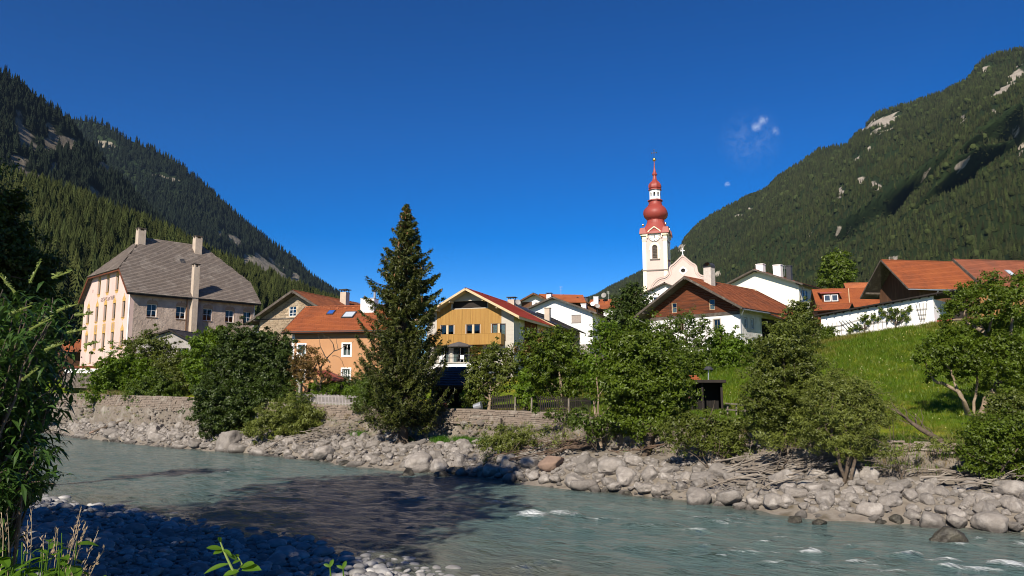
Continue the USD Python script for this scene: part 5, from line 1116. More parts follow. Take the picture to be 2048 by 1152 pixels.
# horizontal weathered boards over the gable
z = kzw; rk_ = np.random.default_rng(15); gpl = K.outline('front').buffer(-.02)
for h in kw_u: gpl = gpl.difference(sbox(h[0] - h[2] / 2 - .19, h[1] - .19, h[0] + h[2] / 2 + .19, h[1] + h[3] + .19))
while z < kzr - .3:
    hh = rk_.uniform(.18, .27); strip = gpl.intersection(sbox(-.05, z + .008, kW + .05, z + hh - .008))
    for g in getattr(strip, 'geoms', [strip]):
        if g.is_empty or g.geom_type != 'Polygon' or g.area < .03: continue
        e = trimesh.creation.extrude_polygon(g, .05 + rk_.uniform(0, .025), engine='earcut'); v = np.array(e.vertices)
        K.T.add('board', (K.side_pt('front', v[:, 0], -.004 - v[:, 2], v[:, 1]), np.array(e.faces)), M_redwood if z > 15.75 else M_oldwood)
    z += hh
K.roof(M_tile_old, M_oldwood, os=1.35, of=1.9, ob=.8, tw=.27, tl=.36, seed=81, fascia=M_oldwood, board=.3, purlins=M_oldwood, lift=.06)
K.T.add('second_roof', prism([K.fr.p(kW + 1.3, 5.8, kze - 1.02), K.fr.p(kW + 3.2, 5.8, kze - 1.85), K.fr.p(kW + 3.2, kL + .8, kze - 1.85), K.fr.p(kW + 1.3, kL + .8, kze - 1.02)], (0, 0, 1), .16), M_darkwood)
q_ = K.fr.p(kW + 3.3, 5.8, kze - 1.73); e_ = K.fr.ey; up_ = K.fr.p(kW + 1.2, 5.8, kze - .82) - q_
K.T.add('tiles', tiles(q_, e_, up_ / np.linalg.norm(up_), kL - 5.0, np.linalg.norm(up_), .27, .36, seed=85), M_tile_old)
K.chimney(kW * .5 + 1.3, 2.6, 1.15, 1.15, 18.6, 22.6, mat('rough_chimney', (.52, .48, .43), (.40, .36, .32), scale=2, rough=.97, bump=1, bscale=7, bdist=.06), cap='cowl', cap_m=M_dark_metal)
K.T.add('downpipe', tube([K.fr.p(kW + 1.3, -1.4, kze - .9), K.fr.p(kW + .4, -.3, kze - 1.4), K.fr.p(kW + .12, -.12, kze - 1.8), K.fr.p(kW + .12, -.12, kz0)], .07, 7), M_zinc)
K.T.add('gutter', tube([K.fr.p(kW + 1.45, -1.8, kze - .82), K.fr.p(kW + 1.45, 5.6, kze - .86)], .09, 7), M_zinc)
K.T.add('gutter_pole', tube([K.fr.p(-1.4, -1.6, kze - .85), K.fr.p(-.1, .3, kze - 1.9)], .05, 6), M_zinc)
K.T.add('shutter_box', K.fr.box(-.9, -.04, .3, 1.5, 12.0, 13.5), M_brownwood)
for k_ in range(4): K.T.add('shutter_slat', K.fr.box(-.86 + k_ * .2, -.72 + k_ * .2, .25, .296, 12.1, 13.4), M_oldwood)

# ---------------------------------------------------------------- L. big white house behind
L_ = simple_house('cream_house', 'large cream white house with a shallow roof and twin chimneys behind the old farmhouse', 'house', at(1513, 542, 150), (.65, .76), 16.2, 19, 13, 25.4, 28.6, M_cream_wall, M_tile_brownred, M_oldwood, os=1.2, of=1.3, fascia=M_oldwood, board=.3, seed=91, purlins=M_darkwood, tw=.5, tl=.5,
    right_windows=[(2.4, 22.3, 1.25, 2.1, dict(mull=(0, 0))), (4.0, 22.3, 1.25, 2.1, dict(mull=(0, 0))), (8.2, 22.2, 1.25, 2.3, dict(mull=(0, 0)))])
L_.chimney(8.3, 1.6, 1.4, 1.3, 27.6, 30.0, M_white_wall, cap='slab'); L_.chimney(11.2, 3.0, 1.5, 1.3, 26.5, 29.7, M_white_wall, cap='slab'); L_.chimney(13.2, 3.6, .9, .9, 26, 29.4, M_dark_metal, cap='slab')
antenna(L_.T, at(1569, 552, 160), 2.2, M_zinc)
q = MB()
for k_ in range(2): q.add(*obox(L_.sbox('front', 9, 9.1, -.3, -.2, 0, 1)[0][0] * [1, 1, 0] + V3(0, 0, 21.3 - k_ * .7), L_.sbox('front', 14.0, 14.1, -.3, -.2, 0, 1)[0][0] * [1, 1, 0] + V3(0, 0, 18.8 - k_ * .7), .06, .06))
for t_ in np.linspace(.03, .97, 12):
    a_ = L_.side_pt('front', 9 + 5 * t_, -.25, 21.3 - 2.5 * t_); q.add(*obox(a_, a_ + V3(0, 0, -.7), .05, .05))
LD = Thing('ladder', 'wooden ladder slung slanting on the cream house wall above the tiled roof', 'ladder', L_.side_pt('front', 9, -.25, 18)); LD.add('rails_and_rungs', q, M_oldwood)
L_.T.add('downpipe', tube([L_.fr.p(17.3, -.9, 24.6), L_.fr.p(16.35, -.1, 22.4), L_.fr.p(16.35, -.1, 14)], .09, 6), M_dark_metal)
# ---------------------------------------------------------------- M. orange roofs behind
M1 = House('long_orange_roof_house', 'low house with a broad orange roof and white dormer behind the white garden wall', 'house', at(1640, 620, 137)[:2], (.97, -.24), 15, 9.5, 14, 20.2, 23.6, ridge='u'); M1.walls(M_redwood); M1.roof(M_tile_orange, M_brownwood, os=.8, of=.6, ob=.6, seed=101, tw=.3, tl=.36)
dm = MB(); dm.add(*M1.fr.box(.6, 3.4, .6, 3.0, 20.8, 22.5)); dd_ = M1.T.add('dormer', dm, M_redwood)
M1.T.add('dormer_roof', prism([M1.fr.p(.2, .2, 22.5), M1.fr.p(3.8, .2, 22.5), M1.fr.p(3.8, 4.2, 23.1), M1.fr.p(.2, 4.2, 23.1)], (0, 0, 1), .14), M_tile_brownred, parent=dd_)
for u in (.85, 2.1): 
    M1.T.add('window_frame', M1.fr.box(u, u + 1.1, .56, .597, 21.1, 22.3), M_white_frame, parent=dd_); M1.T.add('window_pane', M1.fr.box(u + .12, u + .98, .54, .556, 21.22, 22.18), mat('dark_pane', (.03, .035, .04), (.04, .045, .05), scale=1, rough=.05, spec=.8), parent=dd_)
M1.T.add('downpipe', tube([at(1697, 577, 139), at(1699, 606, 135.8)], .07, 6), M_palewood)
M2 = House('back_orange_roof_house', 'second orange roofed house with a white chimney behind the broad orange roof', 'house', at(1700, 600, 165)[:2], (.97, -.24), 8.5, 8, 15, 25.6, 28.6, ridge='u'); M2.walls(M_white_wall); M2.roof(M_tile_old, M_brownwood, os=.5, of=.4, ob=.4, seed=103, tw=.4, tl=.4)
M2.chimney(5.2, 1.5, .95, .9, 26.2, 28.6, M_white_wall, cap='slab')
pr_ = House('porch', 'small porch with a red tiled lean-to roof beside the cream house', 'porch', at(1636, 640, 125)[:2], (.8, -.6), 4.6, 3, 13, 18.2, 19.0, ridge='u'); pr_.walls(M_redwood); pr_.roof(M_tile_orange, M_darkwood, os=.5, of=.4, ob=.4, seed=104)
# ================================================================ N. big barn
nL = at(1768, 560, 121.5)[:2]; bex = V3(.989, .147); bey = V3(-.147, .989)
bw = 9.6; o_ = at(1838, 575, 113.8)[:2]
N = House('barn', 'big brown boarded barn with an old orange tiled roof', 'barn', o_, bex, 9.6, bw, 14.5, 20.9, 25.1, ridge='u'); N.walls(M_brownwood)
plank_wall(N, 'left', .35, bw - .35, 14.5, lambda a: 20.9 + 4.2 * min(a, bw - a) / (bw / 2) - .15, M_brownwood, wmin=.22, wmax=.34, d=.04)
plank_wall(N, 'front', 0, 9.6, 14.5, lambda a: 20.3, M_brownwood, wmin=.24, wmax=.34, d=.04)
N.roof(M_tile_orange, M_oldwood, os=1.1, of=2.6, ob=.02, tw=.3, tl=.38, seed=111, fascia=M_oldwood)
N.T.add('gutter', obox(N.fr.p(-2.6, -1.2, 19.95), N.fr.p(9.0, -1.2, 19.95), .14, .14), M_zinc)
N.T.add('downpipe', tube([N.fr.p(2.2, -1.2, 19.8), N.fr.p(2.2, -.6, 19.2), N.fr.p(1.2, -.3, 18.4), N.fr.p(1.2, -.3, 14)], .1, 7), M_zinc)
for v_ in (.1, bw / 2, bw - .1): N.T.add('purlin', obox(N.fr.p(-2.4, v_, (25.1 if v_ == bw / 2 else 20.9) - .2), N.fr.p(0, v_, (25.1 if v_ == bw / 2 else 20.9) - .2), .24, .28), M_oldwood)
o2 = N.fr.p(9.72, -.4, 0); N2 = House('long_barn', 'long barn with a weathered brownish tiled roof joined to the big barn', 'barn', o2[:2], (.955, .297) if False else bex, 26, bw + .8, 14.8, 21.0, 25.5, ridge='u')
N2.walls(M_palewood, mats={'front': mat('golden_old_boards', (.42, .22, .08), (.30, .15, .06), scale=.8, rough=.85, island=.3, bump=.3, bscale=9, stretch=(3, 3, .3))})
N2.roof(mat('weathered_brown_tile', (.32, .105, .052), (.26, .085, .045), (.20, .08, .05), scale=.35, rough=.85, island=.2, bump=.3, bscale=10), M_oldwood, os=.6, of=.06, ob=1, tw=.3, tl=.38, seed=113)
rt2 = lambda u, v: N2.fr.p(u, v, 21.0 + 4.5 / (bw / 2 + .4) * v + .26)
roof_window(N2.T, rt2, 6.8, 7.7, 1.7, 2.9, M_zinc, M_sky_pane)
N2.T.add('verge_board', obox(N2.fr.p(-.04, -.6, 20.75), N2.fr.p(-.04, bw / 2 + .4, 25.75), .1, .26), M_oldwood)
# ================================================================ O. white garden wall building with trellises
oA, oB = at(1643, 660, 103)[:2], at(1868, 625, 93)[:2]; oe = (oB - oA) / np.linalg.norm(oB - oA); oWd = float(np.linalg.norm(oB - oA))
OW = House('white_garden_shed', 'long white walled garden shed with a thin sloping dark roof', 'shed', oA, oe, oWd, 5, 11.0, 15.0, None, t=.3)
ztl, ztr = 15.05, 16.6
OW.wall_poly('front', Polygon([(0, 10.3), (oWd, 11.6), (oWd, ztr), (0, ztl)]), M_bright_wall); OW.T.add('wall', OW.fr.box(oWd - .3, oWd, .302, 5, 11.6, 16.2), M_bright_wall); OW.T.add('wall', OW.fr.box(0, .3, .302, 5, 10.4, 14.8), M_bright_wall)
OW.wall_poly('front', Polygon([(-.02, 10.2), (oWd + .02, 11.4), (oWd + .02, 13.35), (-.02, 12.0)]), M_conc, d0=-.12, d1=-.004, name='plinth')
OW.T.add('roof', prism([OW.fr.p(-.7, -.75, ztl + .02), OW.fr.p(oWd + 2.4, -.75, ztr + .28), OW.fr.p(oWd + 2.4, 5.6, ztr + .5), OW.fr.p(-.7, 5.6, ztl + .3)], (0, 0, 1), .16), M_darkwood)
for t_ in np.linspace(0, 1.12, 16): OW.T.add('rafter', obox(OW.fr.p(oWd * t_, -.72, ztl + (ztr - ztl) * t_ - .05), OW.fr.p(oWd * t_, .0, ztl + (ztr - ztl) * t_ - .05), .1, .14), M_darkwood)
for v_ in (.2, 4.8): OW.T.add('post', OW.fr.box(oWd + 2.0, oWd + 2.2, v_ - .1, v_ + .1, 12.0, ztr + .2), M_darkwood)
OW.T.add('carport_back', OW.fr.box(oWd, oWd + 2.2, 4.6, 4.7, 12.2, 16.2), M_darkwood)
wz = lambda t: 12.1 + 1.35 * t
M_lath = mat('grey_lath', (.10, .085, .07), (.07, .06, .05), scale=4, rough=.9)
def trellis(lab, pts):
    base = OW.side_pt('front', pts[0][0], -.15, pts[0][1]); tr = Thing('trellis', lab, 'trellis', base)
    for a0, z0_, a1, z1_ in pts: tr.add('lath', obox(OW.side_pt('front', a0, -.09 if abs(a1 - a0) < abs(z1_ - z0_) else -.14, z0_), OW.side_pt('front', a1, -.09 if abs(a1 - a0) < abs(z1_ - z0_) else -.14, z1_), .05, .035, up=OW.fr.ey), M_lath)
fan = lambda c, t, h=2.3, s=.5, n=4: [(c + (k_ - (n - 1) / 2) * s * .35, wz(t) + .25, c + (k_ - (n - 1) / 2) * s, wz(t) + h) for k_ in range(n)] + [(c - s * .35 * n * f_, wz(t) + z_, c + s * .35 * n * f_, wz(t) + z_) for z_, f_ in ((.6, .62), (1.1, .85), (1.75, 1.15))]
trellis('fan shaped lath trellis at the right end of the white wall', fan(oWd * .905, .9, 2.5, .42, 4))
trellis('square lath trellis at the left end of the white wall', [(a, wz(.1) + .3, a + .05, wz(.1) + 1.9) for a in (.9, 1.5, 2.1, 2.7)] + [(.5, wz(.1) + z_, 3.1, wz(.1) + z_ + .2) for z_ in (.7, 1.3)])
trellis('slanting lath trellis behind the left espalier tree', [(2.4 + k_ * .45, wz(.25) + 1.9 - .0 * k_, 3.6 + k_ * .5, wz(.25) + .4) for k_ in range(4)] + [(2.3, wz(.25) + 1.2, 6.4, wz(.25) + 2.2), (3.2, wz(.3) + .5, 6.2, wz(.35) + .5)])
trellis('upright lath trellis between the two espalier trees', [(a, wz(.5) + .1, a + (.1 if a < 7.5 else -.05), wz(.5) + 1.5) for a in (6.2, 6.7, 7.3, 7.9, 8.4)] + [(6.0, wz(.5) + .9, 8.6, wz(.5) + 1.1)])
trellis('open fan trellis behind the right espalier tree', fan(oWd * .70, .7, 2.2, .55, 5))
# ================================================================ P. dark sheds
M_interior_shade = mat('interior_shade_black', (.012, .010, .009), (.008, .007, .006), scale=2, rough=.9)  # near-black colour carries the shade inside the open sheds
def dark_shed(name, label, px0, px1, pyb, D, h, depth, roof_dz=0.0, over=.25, yaw=(.97, -.24)):
    a = at(px0, pyb, D); T_ = Thing(name, label, 'shed', (a[0], a[1], gz(a[0], a[1]))); fr = Frame(a[:2], yaw); w = (px1 - px0) / F * D / .97; z = T_.base[2]
    T_.add('back_wall', fr.box(0, w, depth - .1, depth, z - .6, z + h), M_darkwood); T_.add('side_wall', fr.box(0, .08, 0, depth - .102, z - .6, z + h), M_darkwood); T_.add('side_wall', fr.box(w - .08, w, 0, depth - .102, z - .6, z + h), M_darkwood)
    k_ = 0; x = .1
    while x < w - .3: T_.add('board', fr.box(x, x + .24, depth * .55 + .02 * (k_ % 2), depth * .55 + .05 + .02 * (k_ % 2), z - .6, z + h - .03), M_interior_shade); x += .25; k_ += 1  # inner boards coloured dark in place of interior shade
    for x in (.1, w * .36, w - .16): T_.add('post', fr.box(x, x + .14, -.02, .14, z - .6, z + h), M_darkwood)
    T_.add('roof', prism([fr.p(-over, -.5, z + h), fr.p(w + over, -.5, z + h), fr.p(w + over, depth + .2, z + h + roof_dz), fr.p(-over, depth + .2, z + h + roof_dz)], (0, 0, 1), .2), M_darkwood)
    return T_, fr, w, z
dark_shed('garden_hut', 'black open fronted garden hut on the riverside slope below the old farmhouse', 1380, 1442, 822, 58, 2.25, 2.6)
th_ = Thing('tiled_hut_roof', 'small red tiled hut behind the black garden hut', 'hut', (*at(1378, 765, 63)[:2], gz(*at(1378, 765, 63)[:2])))
fr_ = Frame(at(1352, 765, 63)[:2], (.97, -.24)); z = at(1380, 766, 63)[2]
th_.add('wall', fr_.box(.1, 1.8, .1, 1.9, th_.base[2] - .4, z), M_brownwood); rp = th_.add('roof', prism([fr_.p(-.2, -.2, z), fr_.p(2.1, -.2, z), fr_.p(1.4, 1.0, z + .55), fr_.p(.2, 1.0, z + .55)], (0, 0, 1), .06), M_tile_old); e0 = fr_.p(-.2, -.2, z + .07); e1 = fr_.p(0, 1.0, z + .62) - fr_.p(0, -.2, z + .07)
th_.add('tiles', tiles(e0, fr_.ex, e1 / np.linalg.norm(e1), 2.3, np.linalg.norm(e1), .28, .3, poly=Polygon([(0, 0), (2.3, 0), (1.6, 1.4), (.4, 1.4)]), seed=3), M_tile_orange, parent=rp)
Q_, qf, qw, qz = dark_shed('boat_shed', 'dark shed with a slate blue plank roof behind the spruce and river wall', 862, 930, 812, 64.5, 1.6, 4.0)
q0 = qf.p(-.4, -.7, qz + 1.75); q1 = qf.p(-.4, 2.2, qz + 3.35) - q0
Q_.add('pitched_roof', prism([q0, qf.p(qw + .5, -.7, qz + 1.75), qf.p(qw - .6, 2.2, qz + 3.35), qf.p(-.4, 2.2, qz + 3.35)], (0, -.5, 1), .1), M_darkwood)
Q_.add('roof_boards', tiles(q0 + V3(0, -.05, .1), qf.ex, q1 / np.linalg.norm(q1), qw + .9, np.linalg.norm(q1), 1.3, .42, poly=Polygon([(0, 0), (qw + .9, 0), (qw - .2, 4), (0, 4)]), lift=.07, seed=6), mat('slate_planks', (.045, .045, .06), (.03, .03, .042), scale=1.5, rough=.6, island=.3))
# ================================================================ river wall of stone
M_wallstone = mat('river_wall_stone', (.33, .265, .21), (.24, .19, .15), (.40, .35, .29), scale=1.1, rough=.95, island=.36, bump=.7, bscale=9)
M_wallcore = mat('river_wall_mortar', (.21, .182, .15), (.145, .12, .095), (.27, .245, .21), scale=.8, rough=.97, bump=1.0, bscale=4, bdist=.12, streak=.5, c_streak=(.15, .13, .10))
RWp = resample(WL, 1400); sW_ = np.r_[0, np.cumsum(np.linalg.norm(np.diff(RWp[:, :2], axis=0), axis=1))]
wn = np.gradient(RWp[:, :2], axis=0); wn /= np.linalg.norm(wn, axis=1, keepdims=True); wn = np.c_[-wn[:, 1], wn[:, 0]]
wn *= np.sign((wn @ V3(.3, .95)[:2]))[:, None]      # towards the village
def wall_at(s):
    p = np.array([np.interp(s, sW_, RWp[:, k]) for k in range(4)]); n = np.array([np.interp(s, sW_, wn[:, k]) for k in range(2)]); n /= np.linalg.norm(n); return p, n
ucol, _ = screen(np.c_[RWp[:, :2], RWp[:, 3]])
s_vis = sW_[(RWp[:, 1] > 15) & (ucol > -80) & (ucol < 2150)]
sa, sb = s_vis.min(), s_vis.max()
RW = Thing('river_wall', 'long old stone retaining wall along the far river bank', 'wall', (*wall_at((sa + sb) / 2)[0][:2], 1.5))
# core: a battered rough face, top coping, back
ss = np.linspace(max(0, sa - 60), min(sW_[-1], sb + 40), 700); hz = np.r_[np.linspace(-.18, .55, 6), .60, np.linspace(.64, 1, 4)]
P = []
for s in ss:
    p, n = wall_at(s); row = []
    ht = p[3] - p[2]
    for h in hz:
        off = (1 - h) * .55 - (.0 if h < .58 else .12)
        row.append([p[0] - n[0] * off, p[1] - n[1] * off, p[2] + ht * h])
    row.append([p[0] + n[0] * .45, p[1] + n[1] * .45, p[3]]); row.append([p[0] + n[0] * .46, p[1] + n[1] * .46, p[3] - 1.2])
    P.append(row)
P = np.array(P); low = (hz < .6)
nb = (fbm(P.reshape(-1, 3) * 1.6, 4, 17) - .5).reshape(P.shape[:2]); nb2 = (fbm(P.reshape(-1, 3) * .35, 3, 18) - .5).reshape(P.shape[:2])
amp = np.r_[np.where(low, .8, .03), .03, 0]
P[..., :2] += (nb * amp + nb2 * np.r_[np.where(low, .9, .0), 0, 0])[..., None] * np.array([wall_at(s)[1] for s in ss])[:, None, :]
P[:, len(hz) - 1:len(hz) + 1, 2] += nb2[:, len(hz) - 1:len(hz) + 1] * .25 - (.28 * np.clip((screen(P[:, len(hz) - 1])[0] - 1230) / 200, 0, 1) * (1 + 2.5 * nb2[:, len(hz) - 1]))[:, None]
RW.add('core', (P.reshape(-1, 3), grid_faces(len(ss), P.shape[1])), M_wallcore, smooth=40)
# stone courses of the upper half, laid one by one
rw_ = np.random.default_rng(12); cand = []
for k_ in range(9):
    s = sa + rw_.uniform(0, .4)
    while s < sb:
        w = rw_.uniform(.25, .85); p, n = wall_at(s + w / 2); ht = p[3] - p[2]; top_h = ht * .46; ch = top_h / 7.0
        uc_ = screen(np.r_[p[:2], p[3]][None])[0][0]
        if k_ < 8 and rw_.random() > .03 + .04 * (k_ < 2) + .35 * np.clip((uc_ - 1230) / 200, 0, 1) * (1.25 if k_ > 5 else 1):
            z0_ = p[3] - top_h + (k_ - .8) * ch + rw_.uniform(-.01, .01); z1_ = z0_ + ch * rw_.uniform(.82, .97)
            if k_ == 7: z1_ = min(z1_, p[3] + rw_.uniform(.02, .10))
            d_ = rw_.uniform(.10, .19); t_ = V3(n[1], -n[0])[:2]; t_ = t_ * np.sign(t_[0])
            o = p[:2] - n * ((1 - (z0_ - p[2]) / ht) * .55 - .12 + d_ - .06)
            c = [np.r_[o + t_ * a + n * b, z] for z in (z0_, z1_) for b in (0, .22) for a in (-w / 2 + .012, w / 2 - .012)]
            c = np.array(c) + rw_.normal(0, .012, (8, 3)); c[[4, 5], :2] += n * .03
            cand.append((w * 1.0 / max(p[1], 20), hexa(c), screen(np.r_[o, z1_][None])[0][0]))
        s += w
# stones in view and not behind the big shrubs first
def wall_seen(u): return (160 < u < 265) or (345 < u < 400) or (600 < u < 735) or (850 < u < 1165)
order = sorted(range(len(cand)), key=lambda i: -(cand[i][0] * (1 if wall_seen(cand[i][2]) else .01)))
for i in order[:300]: RW.add('stone', cand[i][1], M_wallstone)
rest = MB()
for i in order[300:]: rest.add(*cand[i][1])
RW.add('stonework', rest, M_wallstone, kind='stuff')
rub = MB(); RB = [rock_mesh(120 + i, 1, flat=.8) for i in range(6)]
for _ in range(2600):
    s = rw_.uniform(sa, sb); p, n = wall_at(s); h_ = rw_.uniform(-.08, .56); r = rw_.lognormal(-2.0, .45); v_, f_ = RB[int(rw_.integers(0, 6))]; a_ = rw_.uniform(0, 6.28); off = (1 - h_) * .55 - .05 + rw_.normal(0, .04)
    rub.add(v_ @ np.array([[math.cos(a_), math.sin(a_), 0], [-math.sin(a_), math.cos(a_), 0], [0, 0, .8]]) * r + [p[0] - n[0] * off, p[1] - n[1] * off, p[2] + (p[3] - p[2]) * h_], f_)
RW.add('rubble', rub, mat('wall_rubble', (.25, .215, .18), (.17, .145, .12), (.33, .30, .265), scale=1.0, rough=.95, island=.3, bump=.6, bscale=8), smooth=False, kind='stuff')
# a narrow joint post in the wall
p = at(1003, 838, 54.2); pp = Thing('wall_drain', 'dark rusty drain pipe set upright in the river wall', 'pipe', p - V3(0, 0, .9)); pp.add('pipe', tube([p - V3(0, .35, 1.0), p - V3(0, .30, -.05)], .07, 7), M_darkwood); pp.add('bracket', obox(p - V3(.15, .3, .4), p - V3(-.15, .3, .4), .06, .1), M_dark_metal)

# ================================================================ boulders and cobbles
M_boulder = mat('boulder', (.245, .222, .198), (.175, .157, .14), (.32, .295, .268), scale=1.1, rough=.9, bump=.8, bscale=7, bdist=.06, objrand=.24, coord='object', wet=True)
M_boulder_b = mat('boulder_brown', (.24, .165, .12), (.19, .13, .10), scale=1.1, rough=.9, bump=.8, bscale=7, bdist=.06, coord='object')
M_boulder_wet = mat('boulder_wet', (.028, .026, .022), (.042, .038, .030), (.085, .078, .058), scale=1.5, rough=.35, bump=.8, bscale=7, bdist=.06, coord='object')
M_cobble = mat('cobble', (.27, .265, .26), (.19, .185, .185), (.37, .36, .34), scale=.6, rough=.8, bump=.4, bscale=12, bdist=.03, objrand=.38, coord='object')
RK = [rock_mesh(i, 3) for i in range(9)]
rg = np.random.default_rng(5)
big = [(460, 882, 30), (650, 906, 24), (697, 891, 16), (748, 889, 15), (774, 899, 13), (800, 892, 12), (739, 915, 14), (839, 923, 28), (871, 910, 18), (984, 939, 20), (1003, 920, 20), (1168, 939, 20), (1146, 960, 28), (1197, 952, 14), (1250, 952, 31), (1304, 949, 20), (1340, 939, 20), (1513, 917, 10),
       (1407, 956, 24), (1399, 969, 20), (1363, 973, 15), (1443, 941, 25), (1470, 945, 14), (1458, 991, 27), (1574, 973, 25), (1540, 964, 15), (1523, 985, 17), (1577, 1002, 18), (1421, 980, 15), (1331, 975, 15), (1292, 975, 17), (1611, 971, 18), (1628, 1026, 14), (1652, 996, 26), (1739, 1018, 25), (1781, 968, 13), (1865, 968, 20),
       (1823, 988, 20), (1826, 1030, 18), (1891, 1018, 20), (1968, 1015, 22), (2026, 1009, 24), (1984, 1046, 36), (2030, 1051, 15), (1955, 989, 18), (1913, 1039, 20), (1920, 981, 12), (1626, 1025, 15), (308, 861, 14), (311, 876, 18), (223, 866, 17), (230, 873, 12), (347, 868, 13), (413, 890, 12), (477, 895, 20), (511, 901, 14), (597, 893, 15), (1480, 1012, 15), (1700, 985, 18), (1690, 1010, 14), (1780, 1002, 20)]
special = [(1104, 924, 27, 'brown', 'large reddish brown boulder on the far bank, the only brown one'), (916, 937, 18, 'wet', 'dark wet boulder at the water edge below the river wall'), (884, 946, 15, 'wet', 'low dark wet rock half in the water left of another wet boulder'), (1894, 1068, 34, 'wet', 'dark mossy rock standing alone in the river near the right edge'),
           (1794, 1038, 15, 'wet', 'mossy dark rock among grey boulders at the right water line'), (1761, 1042, 13, 'wet', 'small wet rock at the water line left of a mossy dark rock'), (815, 944, 16, 'wet', 'flat wet rock at the water edge under the biggest grey boulder'), (1590, 1036, 16, 'wet', 'wet rock lying at the bottom of the boulder bank'), (1640, 1042, 14, 'wet', 'dripping dark rock at the water edge below the willow scrub'), (1255, 985, 10, 'wet', 'small dark stone in the shallows below the pale boulders'), (690, 924, 12, 'wet', 'small dark stone at the water line below the spruce')]
placed, rocks = [], []
def put(px, py, rpx, kind=None, lab=None):
    p = on_surface(px, py + rpx * .35, lambda xy: np.where(bank_z(xy) > 0, bank_z(xy), 0)); r = rpx / F * p[1]; rocks.append((p[0], p[1], p[2], r, kind, lab)); placed.append((p[0], p[1], r))
for b in special: put(*b)
for b in big: put(*b)
M_ = 26000; kk_ = rg.integers(0, len(SH), M_); tt = rg.beta(1.15, 1.6, M_) * .78 - .02
sel_ = np.interp(kk_, np.arange(len(SH)), np.linspace(0, len(WL) - 1, len(SH))).astype(int)
q0 = SH[kk_]; q1 = WL[bank_t(q0)[3], :2]; xy = q0 + (q1 - q0) * tt[:, None] + rg.normal(0, .3, (M_, 2)); zz = bank_z(xy); uu, vv = screen(np.c_[xy, zz]); ok = (xy[:, 1] > 20) & (uu > 60) & (uu < 2500)
xy, zz, tt = xy[ok], zz[ok], tt[ok]
for i in range(len(xy)):
    r = float(np.clip(rg.lognormal(-1.3, .55), .09, .85)) * (1.05 - .4 * tt[i])
    pl = np.array(placed); d = np.hypot(pl[:, 0] - xy[i, 0], pl[:, 1] - xy[i, 1])
    if (d > (pl[:, 2] + r) * .56).all(): placed.append((xy[i, 0], xy[i, 1], r)); rocks.append((xy[i, 0], xy[i, 1], zz[i], r, None, None))
rocks_sorted = rocks[:len(special) + len(big)] + sorted(rocks[len(special) + len(big):], key=lambda r: -r[3] / r[1] * (1 if 90 < screen(np.array([[r[0], r[1], r[2]]]))[0][0] < 2070 else .001))
srcb = {}
GRPL = 'pale grey river boulder in the boulder bank between the water and the river wall'
named = {0: 'huge pale boulder with a flat face at the foot of the left scrub', 7: 'biggest grey boulder at the water edge below the spruce', 12: 'broad pale boulder at the water line left below the brown boulder', 14: 'big light boulder with a dark hollow beneath, right of the brown boulder', 15: 'steep light boulder next to the big light one above the water', 16: 'rounded pale boulder high on the bank right of two steep ones', 17: 'small round dark grey boulder on the sand above the boulder bank',
         34: 'square faced grey boulder at the water line below the sand', 42: 'longest low boulder at the water edge in the right corner', 41: 'rounded boulder at the right picture edge', 53: 'flat pale slab half in the water left of the huge pale boulder'}
nsp = len(special)
stuff_p, stuff_s, stuff_i = [], [], []
for n_, (x, y, z, r, kd, lab) in enumerate(rocks_sorted):
    k_ = int(rg.integers(0, 9)); sc = r * 1.10; rot = (rg.uniform(-14, 14), rg.uniform(-14, 14), rg.uniform(0, 360)); zc = z + r * .22
    if n_ >= 300: stuff_p.append((x, y, zc)); stuff_s.append(sc); stuff_i.append(k_); continue
    m_ = M_boulder if kd is None else (M_boulder_b if kd == 'brown' else M_boulder_wet)
    if lab is None and n_ - nsp in named: lab = named[n_ - nsp]
    grp = None if lab else 'pale boulders along the far bank'
    key = (k_, kd)
    if kd == 'wet': zc = z + r * .02
    if key not in srcb:
        path = numbered('/World', 'boulder'); xf = UsdGeom.Xform.Define(stage, path); xf.AddTranslateOp().Set(Gf.Vec3d(x, y, zc)); xf.AddRotateXYZOp().Set(Gf.Vec3f(*rot)); xf.AddScaleOp().Set(Gf.Vec3f(sc, sc, sc))
        usdkit.mesh(stage, path + '/stone', RK[k_], m_, smooth=26); custom(xf.GetPrim(), label=lab or GRPL, category='boulder', group=grp); srcb[key] = path
    else: copy_of(srcb[key], 'boulder', (x, y, zc), rot, sc, lab or GRPL, 'boulder', grp)
def rq(n, rr):  # random tilts
    a = rr.normal(0, .18, (n, 2)); y_ = rr.uniform(0, np.pi, n)
    q = np.c_[np.cos(y_), a[:, 0] * np.cos(y_), a[:, 1] * np.cos(y_), np.sin(y_)]; return q / np.linalg.norm(q, axis=1, keepdims=True)
RKs = [rock_mesh(40 + i, 2) for i in range(6)]
instancer('boulder_rubble', RKs, [M_boulder] * 6, np.array(stuff_p), np.array(stuff_s), rg, quats=rq(len(stuff_p), rg), label='smaller pale stones filling the boulder bank', cat='stones')
n_ = 11000; kk_ = rg.integers(0, len(SH), n_); q0 = SH[kk_]; q1 = WL[bank_t(q0)[3], :2]; tt = rg.beta(1.1, 1.4, n_) * .80 - .01; xy = q0 + (q1 - q0) * tt[:, None] + rg.normal(0, .25, (n_, 2)); zz = bank_z(xy); uu, vv = screen(np.c_[xy, zz]); ok = (xy[:, 1] > 20) & (uu > 60) & (uu < 2500)
RKt = [rock_mesh(140 + i, 1, flat=.6) for i in range(6)]
